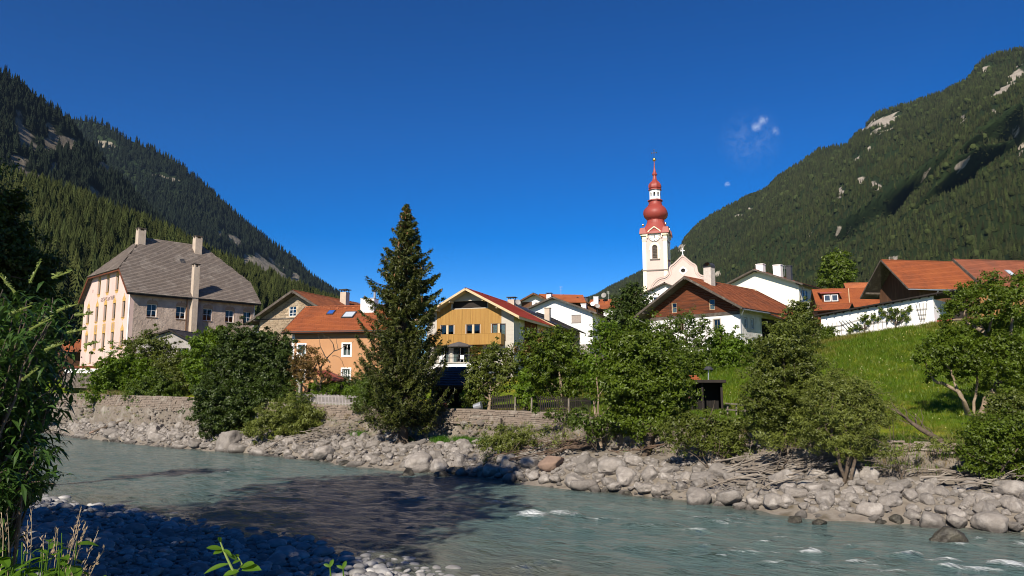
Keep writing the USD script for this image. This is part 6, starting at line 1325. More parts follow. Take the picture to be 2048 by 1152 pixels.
instancer('boulder_gaps_gravel', RKt, [M_boulder] * 6, np.c_[xy, zz + .02][ok], np.clip(rg.lognormal(-2.0, .45, ok.sum()), .06, .3), rg, quats=rq(ok.sum(), rg), label='small stones and gravel between the boulders of the far bank', cat='gravel')
# cobbles of the near gravel bar
CB = [rock_mesh(70 + i, 2, flat=.5, facets=5, rough=.05, round_=.6) for i in range(6)]
n_ = 34000; xy = np.c_[rg.uniform(-42, 3, n_), rg.uniform(12, 48, n_)]; d = near_d(xy); ok = (d > -3.2) & (d < 9.5); xy, d = xy[ok], d[ok]; zz = near_z(xy); uu, vv = screen(np.c_[xy, zz]); ok = (uu > -60) & (uu < 1050) & (vv < 1200)
xy, zz, d = xy[ok], zz[ok], d[ok]; r = np.clip(rg.lognormal(-2.25, .42, len(xy)), .045, .34)
o_ = np.argsort(-r); cell = {}; keep = []
for i in o_:
    c = (int(xy[i, 0] / .36), int(xy[i, 1] / .36)); good = True
    for a in (-1, 0, 1):
        for b in (-1, 0, 1):
            for j in cell.get((c[0] + a, c[1] + b), ()):
                if (xy[i, 0] - xy[j, 0]) ** 2 + (xy[i, 1] - xy[j, 1]) ** 2 < (.72 * (r[i] + r[j])) ** 2: good = False; break
            if not good: break
        if not good: break
    if good: cell.setdefault(c, []).append(i); keep.append(i)
keep = np.array(keep); uu, vv = screen(np.c_[xy[keep], zz[keep]]); size = np.where((uu > 0) & (uu < 1024) & (vv < 1152), r[keep] / xy[keep, 1], 0)
first = keep[np.argsort(-size)[:300]]; rest_ = np.setdiff1d(keep, first); srcc = {}
for i in first:
    k_ = int(rg.integers(0, 6)); sc = (r[i] * 1.2, r[i] * 1.2, r[i] * 1.2); rot = (rg.uniform(-15, 15), rg.uniform(-15, 15), rg.uniform(0, 360)); loc = (xy[i, 0], xy[i, 1], zz[i] + r[i] * .18)
    lab, grp = 'grey river cobble on the shaded gravel bar of the near bank', 'cobbles on the near gravel bar'
    if k_ not in srcc:
        path = numbered('/World', 'cobble'); xf = UsdGeom.Xform.Define(stage, path); xf.AddTranslateOp().Set(Gf.Vec3d(*map(float, loc))); xf.AddRotateXYZOp().Set(Gf.Vec3f(*rot)); xf.AddScaleOp().Set(Gf.Vec3f(*map(float, sc)))
        usdkit.mesh(stage, path + '/stone', CB[k_], M_cobble, smooth=True); custom(xf.GetPrim(), label=lab, category='cobble', group=grp); srcc[k_] = path
    else: copy_of(srcc[k_], 'cobble', loc, rot, sc, lab, 'cobble', grp)
instancer('gravel_cobbles', CB, [M_cobble] * 6, np.c_[xy[rest_], zz[rest_] + r[rest_] * .15], r[rest_] * 1.2, rg, quats=rq(len(rest_), rg), label='grey cobbles covering the gravel bar of the near bank', cat='cobbles')

# ================================================================ driftwood, posts, logs
M_drift = mat('driftwood', (.36, .32, .27), (.26, .22, .18), (.17, .14, .11), scale=1.5, rough=.9, island=.3)
M_bark = mat('bark', (.105, .080, .055), (.07, .052, .038), (.16, .125, .09), scale=2.5, rough=.95, bump=.8, bscale=12, bdist=.03)
M_bark_light = mat('light_bark', (.26, .20, .14), (.18, .135, .09), (.32, .26, .19), scale=2.2, rough=.95, bump=.8, bscale=10, bdist=.03)
M_drift2 = mat('brown_driftwood', (.20, .135, .09), (.13, .085, .058), (.27, .21, .16), scale=1.5, rough=.9, island=.35)
bz = lambda x, y: float(bank_z([[x, y]])[0])
def drift(lab, cx, cy, n, spread, length, seed, dirdeg=None, m=None, rr=(.02, .06), lift=.5, cat='driftwood', py_lift=0):
    r_ = np.random.default_rng(seed); c = on_surface(cx, cy, bank_z, 20, 110); T_ = Thing('driftwood_pile', lab, cat, c)
    for i in range(n):
        a = math.radians(dirdeg + r_.normal(0, 16)) if dirdeg is not None else r_.uniform(0, math.pi); L = length * r_.uniform(.4, 1.1)
        x0 = c[0] + r_.normal(0, spread); y0 = c[1] + r_.normal(0, spread * .35); d = V3(math.cos(a), math.sin(a)); k_ = 7; pts = []
        bend = r_.normal(0, .16); rise = r_.uniform(0, lift)
        for t in np.linspace(0, 1, k_):
            x = x0 + d[0] * L * (t - .5) - d[1] * bend * L * math.sin(math.pi * t); y = y0 + d[1] * L * (t - .5) + d[0] * bend * L * math.sin(math.pi * t)
            pts.append([x, y, bz(x, y) + .34 + rise * (.3 + .7 * t) + r_.normal(0, .03)])
        R = r_.uniform(*rr); mb = MB(); mb.add(*tube(pts, np.linspace(R, R * .25, k_), 5)); pts = np.array(pts)
        for q in range(2):
            j = int(r_.integers(2, 6)); e = pts[j] + (pts[j] - pts[j - 1]) * 1.6 + r_.normal(0, .22, 3) * L * .35; mb.add(*tube([pts[j], (pts[j] + e) / 2 + r_.normal(0, .03, 3), e], [R * .5, R * .35, R * .12], 4))
        T_.add('branch', mb, m or M_drift)
drift('pale driftwood tangle on the boulders below the left scrub', 650, 878, 44, 1.9, 3.0, 1, -35)
drift('dark brown driftwood heap under the bank willow left of the two posts', 1160, 902, 70, 2.2, 3.0, 2, -20, m=M_drift2, lift=.5)
drift('brown driftwood heap right of the two posts', 1420, 912, 85, 2.2, 2.8, 3, -25, m=M_drift2, lift=.6)
drift('bleached driftwood fan at the foot of the olive willow', 1625, 940, 95, 2.4, 3.4, 4, -28, lift=.6)
drift('bleached branches lying on the sand at the right picture edge', 1990, 965, 40, 1.5, 3.0, 5, -18, lift=.35)
drift('brown twigs and roots washed against the scrub left of the olive willow', 1530, 915, 36, 1.6, 2.0, 6, -40, m=M_drift2, lift=.7)
p = on_surface(1303, 908, bank_z); T_ = Thing('mooring_posts', 'two short weathered wooden posts side by side on the bank', 'post', p)
for dx, h_ in ((-.12, .62), (.13, .70)): T_.add('post', tube([p + V3(dx, 0, -.4), p + V3(dx * 1.05, .02, h_ * .6), p + V3(dx * 1.1, .03, h_)], [.12, .11, .10], 8), M_drift)
a = on_surface(262, 846, bank_z); b = on_surface(188, 868, bank_z); T_ = Thing('fallen_pole', 'long dark pole lying aslant on the left boulder bank', 'pole', (a + b) / 2)
T_.add('pole', tube([a + V3(0, 0, .5), (a + b) / 2 + V3(0, 0, .45), b + V3(0, 0, .3)], [.16, .14, .12], 8), M_bark); T_.add('reddish_end', tube([b + V3(0, 0, .3), b + (b - a) * .12 + V3(0, 0, .25)], [.12, .11], 8), M_boulder_b)
p = on_surface(258, 842, bank_z); T_ = Thing('leaning_plank', 'rusty brown plank leaning against the river wall', 'plank', p); T_.add('plank', obox(p + V3(0, 0, -.2), p + V3(.25, 1.2, 2.0), .42, .08, up=(0, 1, 0)), M_boulder_b); T_.add('batten', obox(p + V3(-.15, .5, 1.0), p + V3(.4, .5, 1.0), .06, .05), M_bark)
# fallen trunk on the right bank
a, b, c = at(1915, 905, 34.2), at(1840, 858, 36), at(1775, 812, 38); T_ = Thing('fallen_tree', 'fallen bare tree trunk leaning over the bank right of the olive willow', 'tree', a)
T_.add('trunk', tube([a - V3(-.4, 0, .4), a, (a + b) / 2 + V3(0, 0, .06), b, (b + c) / 2 + V3(0, 0, .05), c], [.15, .14, .13, .10, .06, .02], 8), M_bark, smooth=True)
r_ = np.random.default_rng(9)
for i in range(16):
    t = r_.uniform(.1, .9); s0 = a + (c - a) * t; e = s0 + (c - a) * r_.uniform(.12, .32) + V3(r_.normal(0, .3), r_.normal(0, .4), r_.uniform(-.1, .5)); T_.add('branch', tube([s0, (s0 + e) / 2 + r_.normal(0, .06, 3), e], [.03, .02, .006], 5), M_bark)
# fences, odds and ends behind the wall
def picket(name, lab, pts, h, gap, w, m, rails=2, post_every=9, group=None):
    L = np.array(pts); T_ = Thing(name, lab, 'fence', L[0]); q = resample(L, step=gap); q0, q1 = q[0], q[-1]
    for i, p in enumerate(q): T_.add('picket', obox(p, p + V3(0, 0, h * (1 + .03 * math.sin(i * 2.1))), w, .025, up=(0, 1, 0)) if True else None, m)
    for r in range(rails):
        z = h * (.2 + .62 * r / max(1, rails - 1))
        for s_ in range(len(L) - 1): T_.add('rail', obox(L[s_] + V3(0, .045, z), L[s_ + 1] + V3(0, .045, z), .05, .07), m)
    for p in q[::post_every]: T_.add('post', obox(p + V3(0, .1, -.3), p + V3(0, .1, h * 1.05), .1, .1), m)
wtop = lambda px: (lambda i: V3(RWp[i, 0] + wn[i, 0] * .2, RWp[i, 1] + wn[i, 1] * .2, RWp[i, 3] + .02))(int(np.argmin(np.abs(ucol - px) + 1e3 * (RWp[:, 1] < 15))))
picket('picket_fence', 'grey weathered picket fence on the river wall left of the spruce', [wtop(598), wtop(640), wtop(680), wtop(724)], .82, .17, .09, mat('grey_picket', (.36, .33, .32), (.28, .25, .24), scale=3, rough=.9, island=.2))
gpt = lambda px, py, D: (lambda q: V3(q[0], q[1], gz(q[0], q[1])))(at(px, py, D))
picket('garden_fence', 'dark picket fence of the garden behind the river wall in the centre', [gpt(985, 800, 60), gpt(1040, 800, 58.5), gpt(1110, 800, 57), gpt(1180, 800, 55.5)], 1.15, .16, .07, M_darkwood)
for px, D in ((1030, 57.5), (1063, 56.5), (1137, 54.5)):
    b_ = gpt(px, 815, D); T_ = Thing('fence_post', f'grey round post in front of the dark garden fence, ' + {1030: 'left one', 1063: 'middle one', 1137: 'right one'}[px], 'post', b_); T_.add('post', tube([b_ - V3(0, 0, .3), b_ + V3(.02, 0, 1.1)], [.07, .06], 7), M_drift); T_.add('cap', tube([b_ + V3(.02, 0, 1.1), b_ + V3(.02, 0, 1.15)], [.075, .05], 7), M_drift)
b_ = wtop(888) + V3(0, .5, -.05); T_ = Thing('clay_pot', 'broken reddish clay pot on the river wall before the dark shed', 'pot', b_); T_.add('pot', lathe([(.02, b_[2]), (.22, b_[2] + .01), (.34, b_[2] + .36), (.30, b_[2] + .40), (.27, b_[2] + .3), (.02, b_[2] + .05)], b_[:2], 14), M_tile_brownred, smooth=40); T_.add('stone', (RKs[0][0] * .2 + b_ + V3(.12, -.02, .42), RKs[0][1]), M_boulder_b)
b_ = wtop(955) + V3(0, .45, .02); T_ = Thing('tin_bucket', 'overturned pale tin bucket on the river wall at the foot of the pear tree', 'bucket', b_); a_ = V3(1, -.3, .25) / np.linalg.norm([1, -.3, .25]); T_.add('bucket', tube([b_ + V3(0, 0, .2) - a_ * .3, b_ + V3(0, 0, .2) + a_ * .3], [.2, .28], 12), M_zinc); T_.add('handle', tube([b_ + V3(.28, -.1, .5), b_ + V3(.45, -.2, .55), b_ + V3(.5, -.1, .3)], .02, 5), M_dark_metal)
b_ = gpt(1472, 818, 52); fr_ = Frame(b_[:2], (.9, .44)); T_ = Thing('wooden_rack', 'grey wooden rack lying askew beside the black garden hut', 'rack', b_)
for u in (-.75, .0, .75): T_.add('upright', obox(fr_.p(u, 0, b_[2] - .1), fr_.p(u + .12, .1, b_[2] + .8), .11, .08), M_drift)
for z in (.42, .82): T_.add('bar', obox(fr_.p(-.9, -.06, b_[2] + z + .08), fr_.p(.95, -.06, b_[2] + z - .05), .1, .09), M_drift)
for i, (px, py, D, lab) in enumerate([(1432, 828, 46, 'pale stone slab lying on the grass edge before the black hut'), (1402, 830, 46, 'cracked pale slab left of another slab before the black hut'), (1400, 820, 48, 'small stone block at the foot of the black hut')]):
    b_ = gpt(px, py, D); T_ = Thing('stone_slab', lab, 'slab', b_); v_, f_ = hexa([b_ + V3(x, y, z) for z in (0, .14 if i < 2 else .35) for y in (-.25, .25) for x in ((-.75, .75) if i < 2 else (-.3, .3))]); T_.add('slab', (v_ + np.random.default_rng(i).normal(0, .05, (8, 3)), f_), M_boulder)
# pole with a dish-like lamp behind the hut, table in the shade
b_ = gpt(1415, 770, 63); T_ = Thing('garden_lamp', 'slim grey pole with a dark round top behind the black hut', 'lamp post', b_); T_.add('pole', tube([b_, at(1417, 735, 63)], .05, 7), M_zinc); T_.add('head', tube([at(1417, 737, 63) - V3(0, 0, .1), at(1417, 733, 63)], [.42, .2], 12), M_dark_metal)
b_ = gpt(1385, 752, 67); T_ = Thing('garden_bench', 'dark bench under the trees behind the tiled hut', 'bench', b_); T_.add('seat', hexa([b_ + V3(x, y, z) for z in (.45, .52) for y in (-.25, .25) for x in (-1.6, 1.6)]), M_darkwood); T_.add('backrest', hexa([b_ + V3(x, y, z) for z in (.7, 1.1) for y in (.22, .27) for x in (-1.6, 1.6)]), M_darkwood)
for x in (-1.3, 1.3): T_.add('leg', hexa([b_ + V3(x + a, y, z) for z in (-.1, .448) for y in (-.2, .2) for a in (-.05, .05)]), M_darkwood)
# red cart beside the white shed
b_ = OW.fr.p(oWd + .9, .6, 0); b_[2] = gz(*b_[:2]) + .0; zc_ = at(1885, 643, b_[1])[2]; b_[2] = zc_ - .6; T_ = Thing('red_cart', 'faded red cart standing in the dark carport beside the white shed', 'cart', b_)
fr_ = Frame(b_[:2], (.9, -.43)); v_, f_ = hexa([fr_.p(u * (1.0 if z < zc_ else .8), v, z) for z in (zc_ - .25, zc_ + .28) for v in (-.5, .5) for u in (-.9, .9)]); T_.add('body', (v_, f_), mat('faded_red', (.42, .06, .05), (.35, .05, .045), scale=3, rough=.5)); T_.add('shaft', obox(fr_.p(.85, 0, zc_ + .0), fr_.p(2.4, -.3, zc_ - .02), .1, .1), M_drift)
for u in (-.55, .55):
    for v in (-.58, .52): T_.add('wheel', tube([fr_.p(u, v, zc_ - .35), fr_.p(u, v + .08, zc_ - .35)], .3, 14), M_black)
# ================================================================ trees and shrubs
def leaf_quads(c, nrm, size, aspect, r_, droop=0.0, fold=.18):
    """One folded diamond per leaf; c centres, nrm face normals."""
    n = len(c); a = r_.normal(size=(n, 3)); a[:, 2] -= droop; a -= (a * nrm).sum(1, keepdims=True) * nrm; a /= np.linalg.norm(a, axis=1, keepdims=True) + 1e-9
    b = np.cross(nrm, a); L = size[:, None] / 2; W = L * aspect
    v = np.stack([c - a * L, c + b * W + nrm * W * fold, c + a * L, c - b * W + nrm * W * fold], 1).reshape(-1, 3)
    i = np.arange(n)[:, None] * 4
    return v, np.vstack([i + [0, 1, 2], i + [0, 2, 3]])
def crown(blobs, per_m2, size, aspect, r_, clump=.42, droop=.2, up=.5, tight=.27, cover=1.0, core=.18):
    """blobs: (centre, radii). Leaves gathered in clumps over each blob's outer volume, with a few big dark ones inside."""
    C, Nn, Sz = [], [], []
    for c, rad in blobs:
        rad = np.asarray(rad, float); rm = rad.mean(); area = 4 * math.pi * rm ** 2
        k = max(5, int(area / (clump * clump) * .42 * cover)); n = max(30, int(area * per_m2 * cover))
        d = r_.normal(size=(k, 3)); d /= np.linalg.norm(d, axis=1, keepdims=True); rr = r_.uniform(.42, 1.22, k) ** .85; rr = np.where(r_.random(k) < .14, r_.uniform(1.12, 1.48, k), rr); clump_k = clump * 1.3
        cc = c + d * rr[:, None] * rad; which = r_.integers(0, k, n); off = r_.normal(size=(n, 3)) * clump_k * tight * r_.uniform(.5, 1.3, k)[which][:, None] * [1, 1, .7]
        p = cc[which] + off; nn = d[which] * .6 + off / (clump_k * tight + 1e-9) * .35 + r_.normal(size=(n, 3)) * .55 + [0, 0, up]
        C.append(p); Nn.append(nn); Sz.append(size * r_.uniform(.65, 1.3, n))
        m = int(n * core); q = r_.normal(size=(m, 3)); q /= np.linalg.norm(q, axis=1, keepdims=True); C.append(c + q * rad * r_.uniform(.2, .75, m)[:, None]); Nn.append(r_.normal(size=(m, 3)) + [0, 0, .4]); Sz.append(size * r_.uniform(1.2, 1.9, m))
    C, Nn, Sz = np.vstack(C), np.vstack(Nn), np.concatenate(Sz); Nn /= np.linalg.norm(Nn, axis=1, keepdims=True)
    return leaf_quads(C, Nn, Sz, aspect, r_, droop)
GREENS = {
    'leaf_mid': ((0.074, 0.110, 0.008), (0.120, 0.162, 0.011), (0.187, 0.211, 0.019), .35),
    'leaf_bright': ((0.088, 0.145, 0.009), (0.132, 0.190, 0.013), (0.185, 0.233, 0.020), .42),
    'leaf_olive': ((0.083, 0.104, 0.015), (0.132, 0.148, 0.022), (0.199, 0.199, 0.035), .32),
    'leaf_dark': ((0.036, 0.058, 0.007), (0.060, 0.088, 0.009), (0.096, 0.120, 0.013), .28),
    'leaf_willow': ((0.120, 0.143, 0.025), (0.170, 0.184, 0.035), (0.250, 0.248, 0.058), .32),
    'leaf_rust': ((0.118, 0.076, 0.019), (0.174, 0.109, 0.023), (0.126, 0.122, 0.023), .32),
    'leaf_spruce': ((0.050, 0.060, 0.009), (0.079, 0.084, 0.011), (0.120, 0.118, 0.014), .15),
    'leaf_young': ((0.068, 0.104, 0.013), (0.094, 0.133, 0.017), (0.122, 0.158, 0.025), .40)}
LM = {k: leaf_mat(k, *v[:3], trans=v[3]) for k, v in GREENS.items()}
def limb(p0, p1, r0, r1, r_, k=7, wob=.10):
    p0, p1 = np.asarray(p0, float), np.asarray(p1, float); t = np.linspace(0, 1, k)[:, None]; L = np.linalg.norm(p1 - p0)
    pts = p0 + (p1 - p0) * t + np.sin(np.pi * t) * r_.normal(0, wob, 3) * L * .5 + r_.normal(0, .015, (k, 3)) * L * np.sin(np.pi * t); return pts, np.linspace(r0, r1, k)
TREES = 0
def tree(name, label, D, base, blobs, leaf='leaf_mid', size=.2, aspect=.55, per_m2=88, group=None, cat=None, trunk_r=.12, bark=None, stems=1, clump=.45, depth=.9, seed=0, droop=.2, up=.5, cover=1.0, flat=1.0, base_z=None, tight=.30, bare=0, dj=.25, core=.18):
    """blobs: (px, py, radius px[, leaf]) seen in the picture at about depth D; base: (px, py) of the trunk foot."""
    global TREES; TREES += 1; r_ = np.random.default_rng(1000 + TREES * 7 + seed)
    bp = at(base[0], base[1], D); bzv = base_z if base_z is not None else bp[2]
    T_ = Thing(name, label, cat or ('tree' if 'tree' in name or name in ('spruce',) else 'shrub'), (bp[0], bp[1], bzv), group)
    groups = {}
    for b in blobs:
        d = D + r_.uniform(-dj, dj) * b[2] / F * D * 2; c = at(b[0], b[1], d); rad = b[2] / F * D * 1.2
        groups.setdefault(b[3] if len(b) > 3 else leaf, []).append((c, V3(rad, rad * depth, rad * flat)))
    allb = [x for g in groups.values() for x in g]
    ctr = np.mean([c for c, _ in allb], axis=0); foot = V3(bp[0], bp[1], bzv - .25)
    for s in range(stems):
        f_ = foot + V3(r_.normal(0, .12) * (stems > 1), r_.normal(0, .12) * (stems > 1), 0); zt = min(c[2] for c, _ in allb)
        top = ctr + r_.normal(0, .3, 3) * (stems > 1) * 2; top[2] = max(top[2], bzv + .6); fork = f_ + (top - f_) * .45
        pts, rr = limb(f_, top, trunk_r * (1 if stems == 1 else .6), trunk_r * .35, r_); T_.add('trunk', tube(pts, rr, 8), bark or M_bark, smooth=True)
        for i, (c, rad) in enumerate(allb):
            if i % stems != s or i > 14: continue
            j = min(5, 2 + i % 4); pts2, rr2 = limb(pts[j], c + r_.normal(0, .2, 3) * rad, trunk_r * .38, trunk_r * .08, r_); T_.add('limb', tube(pts2, rr2, 5), bark or M_bark, smooth=True)
            for q in range(3):
                e = c + r_.normal(0, .75, 3) * rad; pts3, rr3 = limb(pts2[4], e, trunk_r * .14, trunk_r * .03, r_, k=5); T_.add('twig', tube(pts3, rr3, 4), bark or M_bark) if q < 1 or bare else None
    for lf, bl in groups.items():
        T_.add('crown', crown(bl, per_m2, size, aspect, r_, clump, droop, up, tight, cover, core), LM[lf], kind=None)
    return T_
gB, gS = 'leafy bushes along the far river wall', 'willow scrub on the bank'
# --- left part
tree('bush', 'round bright green bush on the wall in front of the guesthouse portal', 91, (232, 800), [(228, 742, 34), (255, 765, 38), (205, 772, 30), (285, 765, 28), (240, 785, 30), (270, 735, 22)], 'leaf_bright', .25, stems=3, base_z=4.6)
tree('small_tree', 'airy olive tree with gaps before the pink guesthouse and its stucco outbuilding', 95, (285, 790), [(262, 690, 20), (290, 676, 20), (318, 690, 22), (300, 715, 25), (330, 725, 22), (270, 720, 22), (345, 705, 16), (315, 742, 24)], 'leaf_olive', .22, cover=.55, clump=.55, trunk_r=.14, base_z=4.9)
tree('bush', 'light green bush hanging over the left river wall above the leaning plank', 86.5, (305, 840), [(300, 792, 28), (328, 798, 24), (275, 802, 22), (318, 778, 24), (345, 790, 18), (285, 782, 18)], 'leaf_young', .24, stems=2, base_z=2.5)
tree('bush', 'olive green bush below the grey stucco outbuilding', 90, (355, 800), [(345, 748, 30), (372, 770, 30), (335, 775, 26), (390, 745, 22), (360, 735, 20)], 'leaf_olive', .24, stems=3, base_z=4.6)
tree('leafy_tree', 'fresh green climbing foliage tree beside the low dark roofed shed', 84, (415, 800), [(405, 690, 24), (430, 680, 22), (400, 720, 28), (425, 720, 28), (395, 750, 24), (425, 750, 30), (450, 700, 22)], 'leaf_bright', .25, trunk_r=.16, base_z=4.4)
tree('leafy_tree', 'big dark green tree spreading between the guesthouse and the apricot house', 76, (500, 800), [(460, 690, 30), (495, 688, 34), (530, 692, 34), (560, 705, 28), (480, 720, 38), (520, 725, 42), (560, 735, 32), (455, 745, 34), (500, 755, 42), (545, 765, 38), (575, 745, 18), (575, 770, 20), (430, 770, 30), (470, 785, 36)], 'leaf_dark', .23, trunk_r=.25, base_z=4.3, per_m2=100)
tree('overhanging_tree', 'dark leaning tree hanging over the left river wall down to the boulders', 70.5, (480, 850), [(420, 795, 30), (455, 810, 36), (495, 812, 36), (530, 805, 34), (410, 825, 26), (445, 840, 30), (480, 845, 32), (425, 848, 18)], 'leaf_dark', .2, trunk_r=.2, base_z=2.0, per_m2=100)
tree('willow_scrub', 'light olive willow scrub on the bank at the foot of the dark leaning tree', 66, (575, 866), [(545, 835, 26), (580, 828, 30), (615, 832, 30), (635, 845, 20), (560, 850, 24), (600, 850, 26), (520, 848, 20), (505, 862, 14)], 'leaf_willow', .24, .28, per_m2=110, stems=5, base_z=1.7, droop=-.6, up=.2, trunk_r=.07)
tree('willow_scrub', 'tall thin willow shoots in front of the grey picket fence', 67, (600, 850), [(590, 790, 18), (605, 800, 18), (575, 805, 16), (615, 812, 16)], 'leaf_young', .2, .3, cover=.6, stems=4, base_z=2.2, droop=-.8, trunk_r=.05)
tree('shrub_row', 'low green garden shrubs behind the grey picket fence', 72, (680, 800), [(628, 775, 12), (650, 780, 13), (672, 778, 12), (690, 786, 12), (640, 790, 10), (708, 782, 14)], 'leaf_bright', .16, stems=4, trunk_r=.04, base_z=4.0)
tree('hedge', 'dark hedge behind the picket fence below the apricot house', 76, (700, 800), [(665, 772, 14), (690, 768, 16), (715, 765, 18), (735, 762, 18), (705, 785, 14), (730, 785, 16)], 'leaf_dark', .16, stems=3, trunk_r=.05, base_z=4.2)
# half dead apple tree
T_ = tree('apple_tree', 'half dead apple tree with rusty leaves before the apricot house', 72, (645, 795), [(598, 712, 15), (618, 740, 20), (600, 755, 16), (640, 722, 13), (625, 700, 12), (650, 750, 12), (612, 725, 14), (592, 738, 12)], 'leaf_rust', .17, cover=.62, trunk_r=.26, base_z=4.1, clump=.35)
r_ = np.random.default_rng(3)
for (x0, y0, x1, y1, R) in [(648, 760, 668, 702, .13), (668, 702, 690, 690, .06), (660, 725, 640, 690, .07), (668, 702, 655, 672, .06), (690, 690, 700, 715, .035), (664, 712, 684, 722, .04), (676, 697, 672, 675, .04), (655, 740, 685, 755, .05), (640, 690, 636, 668, .03), (690, 690, 708, 682, .03), (684, 722, 690, 742, .025), (650, 675, 640, 662, .02), (598, 735, 570, 745, .04)]:
    pts, rr = limb(at(x0, y0, 72), at(x1, y1, 72 + r_.normal(0, .4)), R, R * .35, r_, wob=.2); T_.add('dead_branch', tube(pts, rr, 6), M_bark)
# --- spruce
sp_b, sp_t = at(806, 862, 57.2), at(813, 409, 57.2)
SP = Thing('spruce', 'tall dark spruce growing at the river wall between apricot house and chalet', 'tree', (sp_b[0], sp_b[1], bz(sp_b[0], sp_b[1])))
SP.add('trunk', tube([V3(*SP.base) - V3(0, 0, .3), SP.base + (sp_t - SP.base) * .1, SP.base + (sp_t - SP.base) * .5, sp_t], [.42, .3, .2, .02], 9), M_bark, smooth=True)
r_ = np.random.default_rng(77); Hs = sp_t - SP.base; twl = []; brs = MB(); needles_c, needles_n, needles_s = [], [], []; cones = MB()
prof_h = np.array([0, .1, .12, .18, .26, .36, .47, .58, .71, .8, .89, .95, 1.0]); prof_r = np.array([1.3, 2.2, 2.9, 3.3, 3.25, 3.0, 2.85, 2.65, 2.1, 1.5, .85, .42, .08])
h = .115; nb_ = 0
while h < .995:
    R0 = np.interp(h, prof_h, prof_r); nw = int(5 + 3.5 * min(R0, 2.4) / 2.4); a0 = r_.uniform(0, 6.28)
    for k_ in range(nw):
        a = a0 + k_ * 2 * np.pi / nw + r_.normal(0, .2); R = R0 * r_.uniform(.5, 1.26); o = SP.base + Hs * (h + r_.uniform(-.006, .006)); d = V3(math.cos(a), math.sin(a), 0)
        droop_ = (.30 if h < .5 else .12) * R; lift_ = .16 * R; t = np.linspace(0, 1, 7)[:, None]
        pts = o + d * R * t + V3(0, 0, 1) * (-droop_ * 1.6 * np.sin(t * 2.2) + (lift_ + droop_ * 1.0) * t ** 2.2)
        if nb_ < 260: SP.add('branch', tube(pts, np.linspace(.045 * (R / 3) + .012, .006, 7), 4), M_bark)
        else: brs.add(*tube(pts, np.linspace(.03, .006, 7), 4))
        nb_ += 1; n = int(14 + 33 * R); tt = r_.uniform(.10, 1, n) ** .8; side = r_.choice([-1, 1], n); ln = (.16 + .55 * np.sin(np.pi * np.clip(tt, .08, .96)) * min(1, R / 2.2)) * r_.uniform(.25, 1, n)
        p = np.array([np.interp(tt, t[:, 0], pts[:, q]) for q in range(3)]).T; s_ = np.cross(d, [0, 0, 1]); e = p + (s_ * side[:, None] * .7 + d * .55) * ln[:, None] + np.c_[0 * ln, 0 * ln, -ln * r_.uniform(.15, .75, n)]
        for f_ in (.35, .75, 1.05): needles_c.append(p + (e - p) * f_ + r_.normal(0, .035, (n, 3)))
        for f_ in (.35, .75, 1.05): needles_n.append(r_.normal(size=(n, 3)) * .6 + [0, 0, .8] + d * .35); needles_s.append(r_.uniform(.20, .36, n))
        if h > .45:
            for q in range(int(r_.poisson(1.5 if h > .72 else .6))):
                c = pts[int(r_.integers(3, 7))] + r_.normal(0, .08, 3); cones.add(*tube([c, c - V3(0, 0, .10), c - V3(0, 0, .24)], [.03, .045, .012], 5))
    h += .0135 + .008 * (1 - h)
nc, nn_, ns_ = np.vstack(needles_c), np.vstack(needles_n), np.concatenate(needles_s); nn_ /= np.linalg.norm(nn_, axis=1, keepdims=True)
SP.add('crown', leaf_quads(nc, nn_, ns_, .24, r_, .3), LM['leaf_spruce'])
if brs.n: SP.add('upper_branches', brs, M_bark, kind='stuff')
SP.add('cones', cones, mat('spruce_cone', (.26, .12, .05), (.20, .09, .04), scale=4, rough=.8), kind='stuff')
for i in range(26):
    a = r_.uniform(math.pi, 2 * math.pi) ; s0 = SP.base + V3(0, 0, r_.uniform(.4, 2.4)); e = s0 + V3(math.cos(a) * r_.uniform(.8, 2.6), math.sin(a) * r_.uniform(.5, 1.6), r_.uniform(-1.5, -.2)); e[2] = max(e[2], bz(e[0], e[1]) + .02); pts, rr = limb(s0, e, .05, .012, r_, wob=.25); SP.add('bare_branch', tube(pts, rr, 5), M_bark)
tree('yew', 'light green yew bush nestled at the left foot of the tall spruce', 57.4, (765, 850), [(745, 790, 26), (770, 800, 24), (790, 785, 26), (735, 772, 18), (760, 768, 24), (815, 800, 20), (735, 805, 14)], 'leaf_young', .2, .25, per_m2=120, stems=3, base_z=3.0, cat='shrub', core=.3)
# --- centre
tree('pear_tree', 'pear tree with grey green leaves standing at the wall before the chalet', 60.5, (978, 812), [(985, 705, 20), (962, 722, 22), (1010, 715, 22), (985, 742, 28), (946, 765, 22), (1012, 745, 22), (966, 782, 22), (942, 792, 14), (952, 745, 18), (1024, 730, 16), (990, 770, 16)], 'leaf_olive', .19, cover=.8, trunk_r=.15, bark=M_bark_light, base_z=3.9, clump=.38)
tree('bush', 'leafy green bush at the foot of the pear tree next to the dark shed', 61, (955, 812), [(945, 792, 16), (965, 800, 14), (938, 803, 10), (955, 780, 12)], 'leaf_bright', .18, stems=2, base_z=3.8)
tree('bush', 'tall bright shrub standing by the dark garden fence', 57.5, (1050, 812), [(1048, 770, 15), (1056, 790, 15), (1040, 785, 12), (1052, 752, 12), (1060, 805, 9)], 'leaf_bright', .2, cover=.75, stems=2, base_z=4.0)
